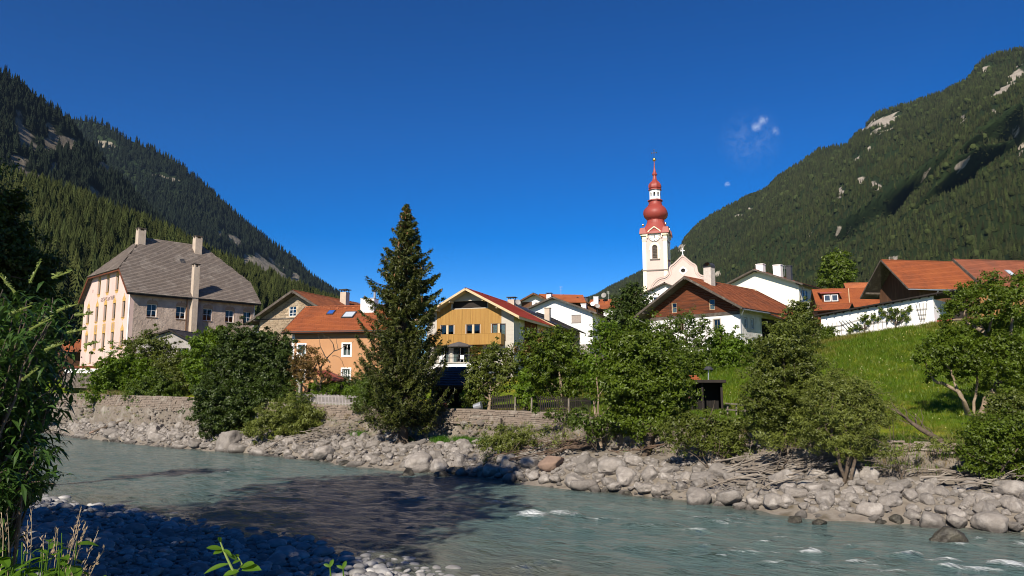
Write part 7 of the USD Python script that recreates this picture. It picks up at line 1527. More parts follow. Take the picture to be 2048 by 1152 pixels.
tree('multi_stem_tree', 'spreading multi stemmed tree right of the chalet with pale slim trunks', 60.5, (1133, 818), [(1075, 690, 28), (1105, 682, 26), (1135, 695, 26), (1090, 722, 38), (1130, 725, 36), (1062, 735, 26), (1110, 755, 36), (1155, 745, 30), (1075, 765, 28), (1140, 775, 26), (1165, 720, 22), (1060, 700, 18, 'leaf_rust'), (1085, 680, 16, 'leaf_rust')], 'leaf_mid', .2, trunk_r=.15, stems=4, bark=M_bark_light, base_z=3.9)
tree('birch_tree', 'slender light green tree with two thin pale trunks rising from the wall', 46.6, (1206, 862), [(1205, 655, 20), (1222, 680, 26), (1192, 690, 20), (1215, 712, 28), (1190, 730, 24), (1235, 735, 28), (1205, 752, 26), (1185, 770, 20), (1232, 775, 24)], 'leaf_bright', .17, cover=.85, trunk_r=.10, stems=2, bark=M_bark_light, base_z=2.0, clump=.36)
tree('leafy_tree', 'huge dense green tree filling the bank between chalet and old farmhouse', 44.2, (1290, 890), [(1255, 690, 34), (1290, 682, 34), (1320, 700, 34), (1270, 725, 42), (1315, 740, 44), (1250, 760, 36), (1290, 775, 44), (1340, 770, 36), (1355, 790, 26), (1265, 805, 38), (1310, 815, 42), (1350, 820, 30), (1245, 830, 26), (1285, 845, 30), (1330, 845, 26), (1362, 760, 20), (1245, 705, 24), (1230, 800, 22), (1225, 765, 22), (1370, 812, 14)], 'leaf_mid', .17, trunk_r=.26, base_z=1.7, per_m2=130, clump=.38)
tree('wall_shrub', 'yellow green shrub growing out of the wall below the slender pale trunks', 46.2, (1190, 875), [(1170, 845, 18), (1195, 852, 20), (1215, 845, 16), (1225, 862, 14), (1150, 850, 12), (1180, 865, 14), (1140, 842, 8)], 'leaf_young', .17, cover=.8, stems=3, base_z=1.9, trunk_r=.05)
tree('willow_scrub', 'round willow scrub on the boulder bank left of the reddish brown boulder', 49, (1015, 905), [(985, 885, 20), (1008, 872, 22), (1030, 878, 20), (1050, 868, 16), (1000, 895, 16), (1030, 892, 14), (965, 892, 10), (1065, 885, 10)], 'leaf_willow', .17, .3, per_m2=130, stems=5, base_z=1.3, droop=-.4, trunk_r=.05)
tree('willow_scrub', 'thin leaning willow shoots over the dark brown driftwood heap', 47.5, (1120, 900), [(1085, 870, 14), (1110, 878, 14), (1060, 862, 12), (1130, 868, 12), (1100, 858, 10)], 'leaf_willow', .16, .3, cover=.5, stems=6, base_z=1.4, droop=-.6, trunk_r=.05)
tree('dark_tree', 'dense dark green tree standing left of the church tower', 130, (1258, 700), [(1262, 592, 20), (1248, 610, 24), (1280, 612, 24), (1240, 640, 28), (1270, 640, 30), (1295, 628, 18), (1225, 655, 22), (1300, 650, 16), (1255, 660, 30), (1270, 580, 12)], 'leaf_dark', .42, per_m2=24, trunk_r=.35, clump=.8, base_z=10, bark=M_bark)
tree('apple_tree', 'round fruit tree in front of the whitewashed old farmhouse wall', 80, (1368, 740), [(1345, 652, 24), (1378, 640, 20), (1392, 662, 24), (1340, 678, 22), (1405, 648, 14), (1362, 690, 24), (1400, 685, 18), (1318, 660, 14), (1420, 660, 10)], 'leaf_young', .2, cover=.42, trunk_r=.18, base_z=6.6)
tree('bush', 'glowing light green climbing bush at the right half of the old farmhouse front', 82, (1450, 745), [(1440, 672, 14), (1458, 682, 18), (1436, 695, 20), (1470, 700, 26), (1445, 715, 28), (1480, 722, 22), (1455, 740, 24), (1425, 715, 16)], 'leaf_bright', .26, stems=3, base_z=7.0, trunk_r=.1)
tree('bush', 'dark green shrub at the right corner of the old farmhouse', 86, (1500, 745), [(1495, 705, 20), (1510, 720, 22), (1490, 735, 20), (1515, 695, 12)], 'leaf_mid', .24, stems=2, base_z=7.6)
tree('bush', 'broad green shrubbery under the farmhouse above the tiled hut', 70, (1370, 755), [(1348, 718, 22), (1380, 715, 22), (1408, 720, 20), (1335, 738, 16), (1395, 735, 16), (1355, 735, 14)], 'leaf_mid', .22, stems=3, base_z=5.2)
tree('slim_tree', 'slim olive tree before the dark barn opening of the old farmhouse', 88, (1600, 740), [(1605, 618, 18), (1592, 638, 22), (1615, 642, 20), (1578, 658, 22), (1602, 665, 26), (1625, 660, 14)], 'leaf_olive', .24, trunk_r=.16, base_z=9.2)
tree('leafy_tree', 'large grey green tree on the slope right of the black garden hut', 37.6, (1560, 890), [(1560, 680, 30), (1590, 690, 30), (1535, 705, 30), (1565, 715, 38), (1605, 720, 30), (1530, 745, 36), (1575, 755, 42), (1615, 755, 30), (1520, 785, 34), (1560, 795, 40), (1605, 800, 36), (1535, 825, 36), (1580, 835, 38), (1510, 815, 24), (1555, 855, 26)], 'leaf_olive', .13, .5, per_m2=190, trunk_r=.2, base_z=1.6, clump=.30)
tree('olive_willow', 'wide olive coloured willow leaning over the driftwood fan', 34.6, (1690, 925), [(1640, 775, 26), (1672, 770, 30), (1705, 775, 30), (1735, 790, 28), (1655, 805, 36), (1700, 815, 40), (1745, 820, 30), (1635, 840, 32), (1680, 855, 38), (1725, 855, 34), (1765, 835, 18), (1700, 890, 26), (1660, 885, 26), (1735, 885, 20), (1620, 870, 22)], 'leaf_willow', .14, .26, per_m2=230, trunk_r=.14, stems=5, base_z=1.3, clump=.28, droop=-.3)
tree('wall_shrub', 'low green scrub covering the broken wall below the black garden hut', 40.2, (1400, 885), [(1362, 848, 20), (1388, 855, 18), (1415, 848, 20), (1445, 852, 20), (1475, 848, 18), (1500, 858, 18), (1430, 868, 18), (1465, 870, 16), (1395, 872, 12), (1375, 835, 12)], 'leaf_olive', .14, per_m2=150, stems=4, base_z=2.0, trunk_r=.05, clump=.3)
tree('wall_shrub', 'low mixed scrub beside the driftwood under the large grey green tree', 36.2, (1560, 890), [(1520, 870, 16), (1545, 880, 16), (1575, 878, 16), (1600, 888, 14)], 'leaf_willow', .14, .35, per_m2=130, stems=3, base_z=1.8, trunk_r=.04)
tree('round_shrub', 'small round shrub at the left end of the white garden shed', 99, (1652, 690), [(1650, 664, 14), (1660, 672, 12), (1640, 674, 12)], 'leaf_mid', .22, stems=2, base_z=10.9, cat='shrub')
tree('slope_tree', 'lone bright leafy tree before the right mountain above the orange roofs', 195, (1675, 620), [(1678, 515, 15), (1664, 532, 18), (1690, 530, 17), (1660, 552, 20), (1688, 552, 20), (1674, 545, 22), (1676, 570, 22), (1652, 562, 12)], 'leaf_mid', .65, per_m2=11, trunk_r=.5, clump=1.2, base_z=18)
tree('willow_scrub', 'brownish green scrub on the bank between the two posts and the large grey green tree', 39.6, (1420, 925), [(1345, 872, 20), (1375, 882, 20), (1405, 885, 18), (1440, 888, 20), (1470, 890, 20), (1500, 892, 18), (1455, 870, 18), (1325, 862, 16)], 'leaf_olive', .13, .4, per_m2=150, stems=6, base_z=1.3, trunk_r=.04, clump=.26, droop=-.3)
tree('willow_scrub', 'low grey green scrub spilling over the sand beside the fallen trunk', 33.6, (1800, 930), [(1775, 900, 16), (1800, 905, 14), (1760, 912, 14), (1835, 895, 12), (1870, 890, 14), (1895, 880, 16)], 'leaf_willow', .12, .3, per_m2=150, cover=.7, stems=4, base_z=1.3, trunk_r=.03, clump=.24, droop=-.4)
tree('wall_shrub', 'green creeper hanging over the wall below the multi stemmed tree', 49.6, (1130, 860), [(1095, 828, 10), (1120, 832, 12), (1145, 835, 14), (1165, 825, 12), (1070, 822, 8)], 'leaf_young', .16, cover=.8, stems=3, base_z=2.2, trunk_r=.04, clump=.28)
tree('wall_shrub', 'scrubby bush on the wall top right of the grey picket fence', 63, (735, 815), [(715, 800, 12), (728, 812, 12), (708, 815, 8)], 'leaf_young', .17, stems=2, base_z=3.2, trunk_r=.04)
# espaliers on the white wall
for lab, pts in (('left espaliered fruit tree trained on the white shed wall', [(4.6, .9), (5.6, 1.5), (6.3, 1.0), (6.9, 1.7), (5.2, .5), (4.0, .4), (6.0, 1.9), (7.3, 1.3)]), ('right espaliered fruit tree trained on the white shed wall', [(8.2, 1.7), (9.0, 2.2), (9.8, 2.0), (10.6, 1.6), (8.8, 1.2), (10.2, 1.0), (9.4, 1.4), (8.0, 2.3), (10.9, .8), (11.3, 1.9)])):
    fz = lambda a: 12.1 + 1.35 * a / oWd; mx = np.mean([p[0] for p in pts]); foot = OW.side_pt('front', mx, -.3, fz(mx)); T_ = Thing('espalier_tree', lab, 'tree', foot); r_ = np.random.default_rng(int(mx * 10)); bl = []
    T_.add('trunk', tube(*limb(foot - V3(0, 0, .2), OW.side_pt('front', mx, -.28, fz(mx) + 1.2), .07, .04, r_), 7), M_bark)
    for a, z in pts:
        c = OW.side_pt('front', a, -.32, fz(a) + z + .1); pts_, rr = limb(foot + V3(0, 0, .4), c, .04, .012, r_, wob=.15); T_.add('branch', tube(pts_, rr, 5), M_bark); bl.append((c, V3(.48, .28, .42)))
    T_.add('crown', crown(bl, 70, .19, .6, r_, .25, .2, .5), LM['leaf_mid'])
# big old apple tree at the right
AT = 46.0; base_ = at(1958, 838, AT); T_ = Thing('old_apple_tree', 'big gnarled apple tree leaning over the meadow at the right', 'tree', (base_[0], base_[1], gz(base_[0], base_[1]))); r_ = np.random.default_rng(55)
for pts, R in (([(1940, 842), (1925, 800), (1915, 780), (1885, 768), (1868, 762)], .17), ([(1955, 845), (1975, 800), (1995, 775), (2000, 735), (1985, 690), (1960, 650)], .24), ([(1950, 845), (1948, 800), (1955, 760), (1960, 720)], .10), ([(1968, 662), (1945, 652), (1925, 640), (1900, 640)], .13), ([(1930, 643), (1928, 625), (1940, 610)], .08), ([(1998, 740), (2015, 700), (2025, 650), (2020, 610)], .13), ([(2000, 770), (2012, 765), (2008, 745)], .16), ([(1975, 690), (1985, 630), (1980, 590)], .09), ([(1915, 780), (1900, 740), (1880, 715)], .08), ([(1960, 720), (1930, 700), (1905, 695)], .07), ([(1868, 762), (1855, 735), (1845, 715)], .06)):
    P = resample([at(x, y, AT + r_.normal(0, .35)) for x, y in pts], 10); P += r_.normal(0, .03, P.shape); T_.add('limb', tube(P, np.linspace(R, R * .45, 10), 8), M_bark_light, smooth=True)
bl = []
for x, y, r in [(1925, 585, 24), (1955, 575, 24), (1985, 590, 28), (2015, 585, 26), (2045, 590, 28), (1905, 612, 22), (1940, 610, 24), (1975, 620, 26), (2020, 620, 30), (2050, 640, 30), (1890, 635, 14), (2005, 650, 26), (1850, 695, 20), (1875, 705, 24), (1835, 712, 16), (1905, 700, 26), (1935, 690, 26), (1895, 730, 24), (1870, 735, 18), (1965, 695, 28), (2000, 690, 28), (2035, 690, 32), (1940, 725, 28), (1985, 735, 28), (2025, 735, 32), (2050, 760, 30), (1920, 755, 20), (2020, 775, 24), (1860, 750, 12), (1965, 655, 24), (1900, 660, 20), (1935, 655, 22), (1880, 680, 20), (2045, 720, 28), (1970, 770, 22), (1985, 560, 20), (2040, 560, 22), (2030, 810, 22)]:
    d = AT + r_.uniform(-1.6, 1.6); bl.append((at(x, y, d), V3(r, r, r * .8) / F * AT))
T_.add('crown', crown([(c, R * 1.1) for c, R in bl], 110, .15, .55, r_, .34, .2, .5, cover=.95), LM['leaf_mid'])
tree('bush', 'dense dark shrub at the right edge above the bleached branches', 32.3, (1985, 950), [(1945, 870, 22), (1970, 860, 26), (1995, 870, 30), (2025, 860, 34), (1960, 900, 28), (2000, 905, 34), (2040, 900, 36), (1930, 905, 18), (1975, 930, 22), (2035, 935, 24), (1940, 930, 14)], 'leaf_mid', .12, per_m2=190, stems=4, base_z=1.6, clump=.28, trunk_r=.08)
tree('bush', 'greyish flowering shrub under the gnarled apple tree at the right edge', 37.5, (2010, 860), [(1985, 815, 20), (2010, 805, 24), (2040, 810, 28), (1995, 840, 24), (2030, 840, 28), (1970, 838, 14)], 'leaf_olive', .12, per_m2=170, stems=3, base_z=2.8, clump=.28, trunk_r=.06)

# ================================================================ grass
M_grass = leaf_mat('grass_blade', (.075, .15, .008), (.11, .18, .011), (.155, .19, .020), trans=.45, objrand=True)
M_grass_dry = leaf_mat('dry_grass_blade', (.22, .17, .075), (.28, .22, .11), (.16, .14, .05), trans=.3, objrand=True)
M_grass_lush = leaf_mat('lush_grass', (.050, .130, .012), (.065, .165, .014), (.09, .19, .022), trans=.4, objrand=True)
def tuft(seed, n, h, w, spread, lean=.45):
    r_ = np.random.default_rng(seed); V, Fc = [], []
    for i in range(n):
        a = r_.uniform(0, 6.28); o = V3(r_.normal(0, spread), r_.normal(0, spread), 0); d = V3(math.cos(a), math.sin(a), 0); s = np.cross(d, [0, 0, 1]); L = h * r_.uniform(.5, 1.1); l = lean * r_.uniform(.3, 1.4)
        p = [o, o + d * L * l * .35 + V3(0, 0, L * .6), o + d * L * l + V3(0, 0, L)]; b = len(V); V += [p[0] - s * w / 2, p[0] + s * w / 2, p[1] - s * w * .4, p[1] + s * w * .4, p[2]]; Fc += [[b, b + 1, b + 3], [b, b + 3, b + 2], [b + 2, b + 3, b + 4]]
    return np.array(V), np.array(Fc)
TF = [tuft(i, 16, .26, .017, .14, lean=.8) for i in range(4)]
rgz = np.random.default_rng(31); n_ = 31000
uu = rgz.uniform(1150, 2300, n_); D_ = rgz.uniform(37, 101, n_) ; xs = (uu - CX) / F * D_; xy = np.c_[xs, D_]; zz = ground_z(xy)
sd = (xy - WL[wl_tree.query(xy)[1], :2]) @ V3(.3, .95)[:2]; o_r = xy - oA; inO = ((o_r @ OW.fr.ex[:2] > -1) & (o_r @ OW.fr.ex[:2] < oWd + 3) & (o_r @ OW.fr.ey[:2] > -.1)); o_k = xy - K.fr.o[:2]; inK = (o_k @ K.fr.ex[:2] > -1) & (o_k @ K.fr.ex[:2] < kW + 2) & (o_k @ K.fr.ey[:2] > -.3)
ok = (sd > .5) & ~inO & ~inK; xy, zz = xy[ok], zz[ok]
pos = np.c_[xy, zz - .03]; dry = fbm(np.c_[xy * .09, 0 * zz], 3, 41) + rgz.normal(0, .05, len(pos)) > .60
instancer('meadow_grass', TF, [M_grass] * 4, pos[~dry], rgz.uniform(.7, 1.7, (~dry).sum()) * (pos[~dry, 1] / 60), rgz, label='long green grass of the sloping meadow', cat='grass')
instancer('dry_grass', TF, [leaf_mat('yellowing_grass', (.12, .14, .02), (.16, .155, .024), (.20, .175, .04), trans=.35, objrand=True)] * 4, pos[dry], rgz.uniform(.7, 1.7, dry.sum()) * (pos[dry, 1] / 60), rgz, label='yellowing grass patches of the sloping meadow', cat='grass')
fl = MB(); m_ = rgz.choice(len(pos), 900, replace=False); cl = fbm(np.c_[xy[m_] * .12, 0 * m_], 2, 43) > .5
for p in pos[m_][cl]:
    c = p + V3(rgz.normal(0, .1), rgz.normal(0, .1), rgz.uniform(.25, .5)); s_ = rgz.uniform(.03, .055) * p[1] / 60; fl.add([c + V3(-s_, 0, 0), c + V3(0, -s_, s_ * .6), c + V3(s_, 0, 0), c + V3(0, s_, s_ * .6), c + V3(0, 0, s_), c + V3(0, 0, -s_)], [[0, 1, 4], [1, 2, 4], [2, 3, 4], [3, 0, 4], [0, 5, 1], [1, 5, 2], [2, 5, 3], [3, 5, 0]])
single('meadow_flowers', fl, mat('yellow_flower', (.62, .52, .10), (.62, .60, .40), scale=3, rough=.8, island=.2), label='tiny yellow flowers scattered over the meadow', cat='flowers', kind='stuff')
def grass_patch(name, lab, spots, n, hs, m, fz=None, protos=TF):
    P, S = [], []
    for px, py, rx, ry in spots:
        c = on_surface(px, py, bank_z, 20, 110) if fz is None else None
        for _ in range(n):
            a = rgz.normal(0, .45, 2); q = on_surface(px + a[0] * rx, py + a[1] * ry, bank_z, max(15, c[1] - 8), c[1] + 8); P.append(q); S.append(hs * rgz.uniform(.6, 1.4) * q[1] / 50)
    instancer(name, protos, [m] * len(protos), np.array(P) - [0, 0, .04], np.array(S), rgz, label=lab, cat='grass')
grass_patch('bank_grass', 'fresh green grass patches between boulders and river wall', [(955, 882, 40, 9), (925, 880, 20, 6), (880, 882, 14, 4), (370, 848, 40, 6), (335, 848, 20, 5), (1290, 898, 40, 9), (1330, 900, 20, 6), (1830, 938, 40, 9), (1800, 934, 20, 5), (720, 866, 24, 5), (800, 880, 24, 5), (225, 838, 20, 5), (1235, 860, 16, 6)], 120, 1.0, M_grass_lush)
wp = []
for px in list(range(170, 300, 6)) + list(range(640, 900, 7)) + list(range(920, 1480, 8)) + list(range(1740, 1930, 6)):
    i = int(np.argmin(np.abs(ucol - px) + 1e3 * (RWp[:, 1] < 15)))
    for _ in range(3):
        h_ = rgz.uniform(.0, .62); wp.append([RWp[i, 0] - wn[i, 0] * (.62 - h_ * .5) + rgz.normal(0, .12), RWp[i, 1] - wn[i, 1] * (.62 - h_ * .5), RWp[i, 2] + (RWp[i, 3] - RWp[i, 2]) * h_])
wp = np.array(wp)
instancer('wall_weeds', TF, [M_grass, M_grass_dry, M_grass, M_grass_dry], wp, rgz.uniform(.5, 1.3, len(wp)), rgz, label='weeds and dry grass rooted in the river wall', cat='weeds')
tp = np.array([wtop(px) + V3(rgz.normal(0, .3), rgz.uniform(.1, .8), .0) for px in rgz.uniform(165, 240, 140)])
instancer('wall_top_grass', TF, [M_grass_dry, M_grass_dry, M_grass, M_grass_dry], tp, rgz.uniform(.9, 1.9, len(tp)) * 1.3, rgz, label='yellow dry grass on top of the left river wall', cat='grass')
# soft weeds strip behind the wall on the right
n_ = 3400; uu = rgz.uniform(1180, 2180, n_); ii = [int(np.argmin(np.abs(ucol - u) + 1e3 * (RWp[:, 1] < 15))) for u in uu]; bt = rgz.uniform(.15, 3.0, n_); wx = RWp[ii, :2] + wn[ii] * bt[:, None]
instancer('bank_top_weeds', TF, [M_grass, M_grass, M_grass_lush, M_grass_dry], np.c_[wx, ground_z(wx) - .03], rgz.uniform(.9, 2.0, n_), rgz, label='tall weeds along the top of the right river bank', cat='weeds')

# ================================================================ near bank: foreground plants, trees that shade the river
M_bud = leaf_mat('buddleia_leaf', (.040, .085, .014), (.060, .120, .018), (.110, .175, .030), trans=.30, noise_scale=3, rough=.4, spec=.5)
M_bud_l = leaf_mat('buddleia_flower_spike', (.16, .20, .05), (.22, .26, .07), (.26, .28, .09), trans=.3)
M_herb = leaf_mat('herb_leaf', (.085, .17, .014), (.12, .225, .02), (.16, .27, .03), trans=.45, rough=.4)
M_stalk = mat('dry_stalk', (.46, .35, .22), (.34, .25, .15), scale=4, rough=.8, island=.25)
def long_leaf(o, d, L, W, bend, nrm, seg=4):
    """A lance-shaped leaf from o along d, curving down."""
    d = d / np.linalg.norm(d); s = np.cross(d, nrm); s /= np.linalg.norm(s) + 1e-9; n = np.cross(s, d); t = np.linspace(0, 1, seg + 1); V = []
    for x in t:
        c = o + d * L * x - V3(0, 0, 1) * bend * L * x ** 2; w = W * math.sin(math.pi * min(1, x * .92 + .06)) ** .8 * (1 if x < 1 else .05)
        V += [c - s * w / 2 + n * w * .12, c, c + s * w / 2 + n * w * .12]
    Fc = []
    for i in range(seg):
        b = i * 3; Fc += [[b, b + 1, b + 4], [b, b + 4, b + 3], [b + 1, b + 2, b + 5], [b + 1, b + 5, b + 4]]
    return np.array(V), np.array(Fc)
r_ = np.random.default_rng(66); bc = V3(-4.45, 6.1, 0); bgz = float(near_z([[bc[0], bc[1]]])[0])
BU = Thing('butterfly_bush', 'big dark leafy butterfly bush with long drooping leaves at the left edge', 'shrub', (bc[0], bc[1], bgz))
def inside(p):
    u, v = screen(p[None]); lim = np.interp(v[0], [545, 590, 640, 690, 760, 830, 900, 960, 1010, 1040], [70, 135, 150, 152, 158, 170, 160, 125, 80, 20]); return u[0] < lim and v[0] > 548
nl = 0; bulk = MB(); tips = []
for s in range(170):
    a = r_.uniform(0, 6.28); rad = .95 * math.sqrt(r_.uniform(0, 1)); tip = bc + V3(math.cos(a) * rad * 1.15, math.sin(a) * rad, 0); tip[2] = bgz + (.7 + 2.25 * r_.random() ** .5) * (1 - .22 * rad) + .1
    if r_.random() < .22: tip[2] = bgz + r_.uniform(.25, 1.2)
    for _ in range(40):
        if inside(tip): break
        tip[0] -= .06
    base = bc + (tip - bc) * [.45, .45, 0] + V3(r_.normal(0, .12), r_.normal(0, .12), 0); base[2] = bgz - .1; t = np.linspace(0, 1, 9)[:, None]
    pts = base + (tip - base) * t + V3(0, 0, .35) * np.sin(np.pi * t) + r_.normal(0, .015, (9, 3)); BU.add('stem', tube(pts, np.linspace(.016, .004, 9), 5), M_bark); tips.append((pts[-1], pts[-1] - pts[-2]))
    for k_ in range(1, 9):
        for rep in range(5 if k_ < 8 else 4):
            f_ = r_.random(); o0 = pts[k_ - 1] * (1 - f_) + pts[k_] * f_; a2 = r_.uniform(0, 6.28)
            for q in range(2):
                tw = o0 + V3(math.cos(a2) * .1, math.sin(a2) * .1, r_.uniform(-.03, .08)) * r_.uniform(.3, 1.8)
                for w_ in range(2):
                    aa = a2 + r_.normal(0, .8) + w_ * 2; d = V3(math.cos(aa), math.sin(aa), r_.uniform(-.5, .45)); L = r_.uniform(.06, .15); lf = long_leaf(tw, d, L, L * r_.uniform(.20, .30), r_.uniform(.25, .9), V3(0, 0, 1) + r_.normal(0, .35, 3), 2)
                    if not inside(lf[0][-2]): continue
                    u, v = screen(lf[0][4:5])
                    if nl < 300 and 0 < u[0] < 220 and (u[0] > 60 or r_.random() < .2): BU.add('leaf', lf, M_bud); nl += 1
                    else: bulk.add(*lf)
                a2 += math.pi
BU.add('foliage', bulk, M_bud, kind='stuff')
for (px, py, L, dx, dy) in [(60, 565, .20, .2, .35), (30, 585, .18, -.2, .3), (105, 556, .16, .5, .2), (150, 630, .14, .8, .1), (115, 622, .18, .6, .25), (170, 690, .12, .9, .25), (60, 660, .2, .5, .3), (20, 630, .2, .5, .25), (90, 700, .16, .7, .3), (45, 760, .16, .5, .4), (135, 665, .15, .8, .2)]:
    o = at(px, py, 5.6); d = V3(dx, -.1, dy); d /= np.linalg.norm(d); P = [o + d * L * t - V3(0, 0, .25) * (t * L) ** 1.5 for t in np.linspace(0, 1, 6)]; mb = MB(); mb.add(*tube(P, np.linspace(.011, .003, 6), 6))
    for k_ in range(30):
        t = r_.random(); c = o + d * L * t + r_.normal(0, .009, 3) * (1.2 - t); v_, f_ = leaf_quads(c[None], (lambda q: q / np.linalg.norm(q))(r_.normal(size=(1, 3))), np.array([.03]), .5, r_); mb.add(v_, f_)
    BU.add('flower_spike', mb, M_bud_l)
# dark tree behind the bush
tree('dark_tree', 'dark shaded tree behind the butterfly bush at the left edge', 24, (-60, 960), [(-60, 440, 60), (0, 430, 40), (20, 470, 45), (-50, 520, 80), (45, 520, 45), (80, 560, 40), (20, 590, 60), (-60, 620, 80), (70, 620, 50), (95, 600, 30), (-100, 380, 70), (30, 400, 24), (60, 680, 60), (-20, 720, 80), (90, 650, 36), (-60, 800, 80)], 'leaf_dark', .14, per_m2=150, trunk_r=.25, base_z=1.6, clump=.35)
# foreground herbs, dry stalks, sapling
def herb(lab, px, py, D, n, seed, h=.5, leafL=.12, name='broadleaf_herb'):
    r_ = np.random.default_rng(seed); b = at(px, py, D); b[2] = float(near_z([[b[0], b[1]]])[0]); top = at(px, py, D)[2]; T_ = Thing(name, lab, 'plant', b)
    for i in range(n):
        o = b + V3(r_.normal(0, .16), r_.normal(0, .08), -.03); tp = V3(o[0] + r_.normal(0, .05), o[1] + r_.normal(0, .03), top + r_.uniform(-.16, .06)); T_.add('stem', tube([o, (o + tp) / 2 + r_.normal(0, .02, 3), tp], [.006, .005, .003], 5), M_herb)
        for q in range(6):
            f_ = r_.uniform(.55, 1.0); c = o + (tp - o) * f_; a = r_.uniform(0, 6.28); d = V3(math.cos(a), math.sin(a), r_.uniform(.0, .5)); L = leafL * r_.uniform(.6, 1.15); T_.add('leaf', long_leaf(c, d, L, L * .5, r_.uniform(.3, .8), V3(0, 0, 1) + r_.normal(0, .2, 3), 4), M_herb)
    return T_
herb('broad leaved green plant in the bottom left corner', 22, 1092, 4.3, 16, 1, leafL=.11); herb('bright green nettle like plant beside the dry grass stalks', 82, 1104, 4.4, 14, 2, leafL=.09); herb('light green plant with drooping leaves under the upper dry stalk', 52, 1088, 4.6, 9, 3); herb('low leafy plant between the dry stalks and the gravel', 120, 1128, 4.25, 9, 4, leafL=.08)
herb('tiny green seedling on the gravel bar right of the dry grass', 250, 1142, 4.3, 1, 5, leafL=.05, name='seedling')
r_ = np.random.default_rng(90); DG = Thing('dry_grass_stalks', 'tuft of straw coloured dry grass stalks in the left foreground', 'grass', at(130, 1180, 4.4))
for (x0, y0, x1, y1) in [(100, 1160, 163, 1012), (112, 1160, 172, 1042), (108, 1160, 170, 1058), (118, 1160, 197, 1060), (125, 1160, 182, 1130), (120, 1160, 208, 1098), (95, 1160, 140, 1020 + 60), (104, 1160, 150, 1050), (128, 1165, 200, 1108), (70, 1160, 113, 1060), (48, 1155, 63, 1022), (42, 1155, 55, 1040), (13, 1140, 14, 1026), (90, 1150, 116, 1058), (78, 1150, 86, 1075), (132, 1170, 172, 1132), (110, 1165, 160, 1040), (0, 1110, 3, 1030), (98, 1168, 128, 1110), (115, 1168, 140, 1120), (122, 1168, 150, 1130)]:
    a, b = at(x0, y0, 4.4), at(x1, y1, 4.4 + r_.normal(0, .12)); a[2] -= .2; P = np.array([a + (b - a) * t + V3(.02, 0, .012) * math.sin(math.pi * t) for t in np.linspace(0, 1, 7)]); mb = MB(); mb.add(*tube(P, np.linspace(.0035, .0015, 7), 5))
    for k_ in range(16):
        t = r_.uniform(.6, 1); c = a + (b - a) * t + r_.normal(0, .004, 3); d = (b - a) / np.linalg.norm(b - a) + r_.normal(0, .28, 3); mb.add(*long_leaf(c, d, .03, .006, .1, r_.normal(size=3), 2))
    DG.add('stalk', mb, M_stalk)
for i in range(26):
    x = r_.uniform(80, 140); a = at(x, 1170, 4.4); a[2] -= .15; d = V3(r_.normal(.25, .4), r_.normal(0, .2), 1); DG.add('blade', long_leaf(a, d, r_.uniform(.2, .4), .008, r_.uniform(.1, .5), V3(.2, -1, .1), 4), M_stalk)
SPg = Thing('sapling', 'young sapling with oval light green leaves at the bottom edge', 'plant', at(470, 1180, 4.0)); st = [at(478, 1200, 4.0), at(470, 1150, 4.0), at(455, 1118, 4.0), at(446, 1098, 4.0), at(440, 1082, 4.0)]; st[0][2] -= .3
SPg.add('stem', tube(st, [.008, .007, .006, .005, .003], 7), mat('green_stem', (.16, .22, .05), (.14, .19, .05), scale=3, rough=.6)); SPg.add('stem', tube([at(470, 1150, 4.0), at(484, 1128, 4.0), at(475, 1112, 4.0)], [.006, .005, .003], 6), mat('green_stem', (.16, .22, .05)))
for (x0, y0, x1, y1, w, b_) in [(444, 1098, 414, 1093, .055, .1), (446, 1102, 428, 1104, .05, .2), (446, 1100, 463, 1104, .035, .3), (440, 1084, 438, 1076, .028, 0), (456, 1128, 410, 1136, .05, .25), (474, 1118, 455, 1112, .06, -.1), (476, 1114, 474, 1110, .03, 0), (482, 1134, 508, 1126, .075, .05), (484, 1140, 522, 1126, .085, .3), (478, 1142, 448, 1148, .06, .1), (480, 1120, 470, 1124, .03, .1), (441, 1085, 441, 1076, .022, 0)]:
    a, b = at(x0, y0, 4.0), at(x1, y1, 3.97); L = np.linalg.norm(b - a) * 1.05; SPg.add('leaf', long_leaf(a, b - a, max(L, .05), w * .62, b_, V3(.1, -.5, .8), 6), M_herb)
for (px, py) in [(690, 1145), (664, 1142)]:
    a = at(px, py + 40, 4.0); b = at(px - 4, py - 8, 4.0); SPg2 = Thing('shoot', 'tip of a green shoot at the bottom edge, ' + ('right one' if px > 680 else 'left one'), 'plant', a); SPg2.add('stem', tube([a, b], [.006, .003], 6), M_herb); SPg2.add('leaf', long_leaf(b, V3(.1, 0, .3), .05, .02, .2, V3(0, -1, .2), 4), M_herb); SPg2.add('leaf', long_leaf(b, V3(-.3, 0, .2), .04, .016, .2, V3(0, -1, .2), 4), M_herb)
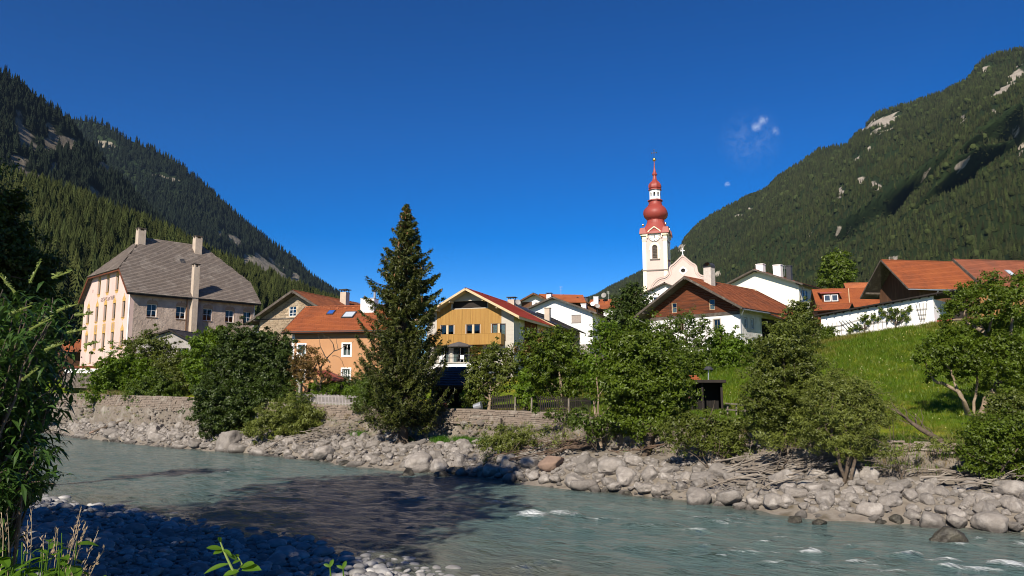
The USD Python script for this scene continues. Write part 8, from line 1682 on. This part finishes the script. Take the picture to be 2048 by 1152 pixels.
# riverside trees on the near bank, outside the picture on the left: they shade the gravel and the water
SHADE = [  # crown masses: picture spot that each one shades, height of the crown, radius, tree number
    (120, 1042, 15, 2.6, 0), (40, 1030, 15, 3.2, 0), (250, 1052, 15, 2.4, 0), (380, 1068, 16, 2.6, 1), (500, 1085, 16, 2.4, 1), (430, 1050, 17, 2.8, 1), (330, 1055, 15, 2.4, 0),
    (540, 1040, 18, 3.2, 2), (640, 1030, 18, 3.4, 2), (600, 990, 19, 3.4, 2), (720, 1000, 19, 3.6, 3), (700, 962, 20, 3.6, 3), (800, 985, 20, 3.6, 3), (640, 958, 20, 3.2, 3), (850, 955, 20, 3.4, 3), (920, 950, 20, 2.8, 3), (980, 952, 20, 2.0, 3), (880, 1010, 19, 2.8, 3), (760, 1035, 18, 3.0, 2),
    (600, 1070, 17, 2.6, 2), (700, 1065, 17, 3.0, 2), (560, 1010, 18, 3, 2), (480, 1000, 18, 2.6, 2), (330, 938, 19, 1.5, 4), (400, 936, 19, 1.3, 4), (280, 942, 19, 1.2, 4), (80, 1140, 14, 2.2, 1), (260, 1138, 14, 2.4, 1), (420, 1142, 14, 2.2, 1), (560, 1146, 15, 2.2, 1), (190, 1150, 14, 2.2, 1), (10, 1045, 15, 2.4, 0)]
names_ = ['by the gravel bend', 'nearest the camera embankment', 'widest of the row', 'the tallest of the row', 'the slimmest of the row']
crowns = {}
for px, py, hc, R, k_ in SHADE:
    P = at_z(px, py, .25); c = P + to_sun * (hc / to_sun[2]); crowns.setdefault(k_, []).append((c, V3(R, R, R * .85)))
for k_, bl in crowns.items():
    r_ = np.random.default_rng(300 + k_); m_ = np.mean([c for c, _ in bl], axis=0); x, y = m_[0] - 2.0, m_[1] - 1.0
    if y > 1 and x / y > -.80: x = -.80 * y - 1.5
    z = float(near_z([[x, y]])[0]); T_ = Thing('riverside_tree', 'tall tree on the near bank left of the picture, ' + names_[k_], 'tree', (x, y, z)); top = np.array([x + (m_[0] - x) * .8, y + (m_[1] - y) * .8, m_[2]])
    pts, rr = limb((x, y, z - .4), top, .38, .16, r_, wob=.04); T_.add('trunk', tube(pts, rr, 10), M_bark, smooth=True)
    for c, R in bl: T_.add('limb', tube(*limb(pts[4], c, .14, .04, r_), 6), M_bark)
    T_.add('crown', crown(bl, 11, .5, .6, r_, 1.0, .2, .5), LM['leaf_mid'])
# ================================================================ the air
hz_mat = usdkit.material(stage, '/World/Looks/air', {'v': ('principled_volume', dict(color=(.50, .70, 1.0), density=0.000014, anisotropy=0.2))}, [], volume='v.volume')
single('haze', hexa([V3(x, y, z) for z in (-4.0, 1950.0) for y in (-200.0, 5700.0) for x in (-3600.0, 2400.0)]), hz_mat, kind='stuff')
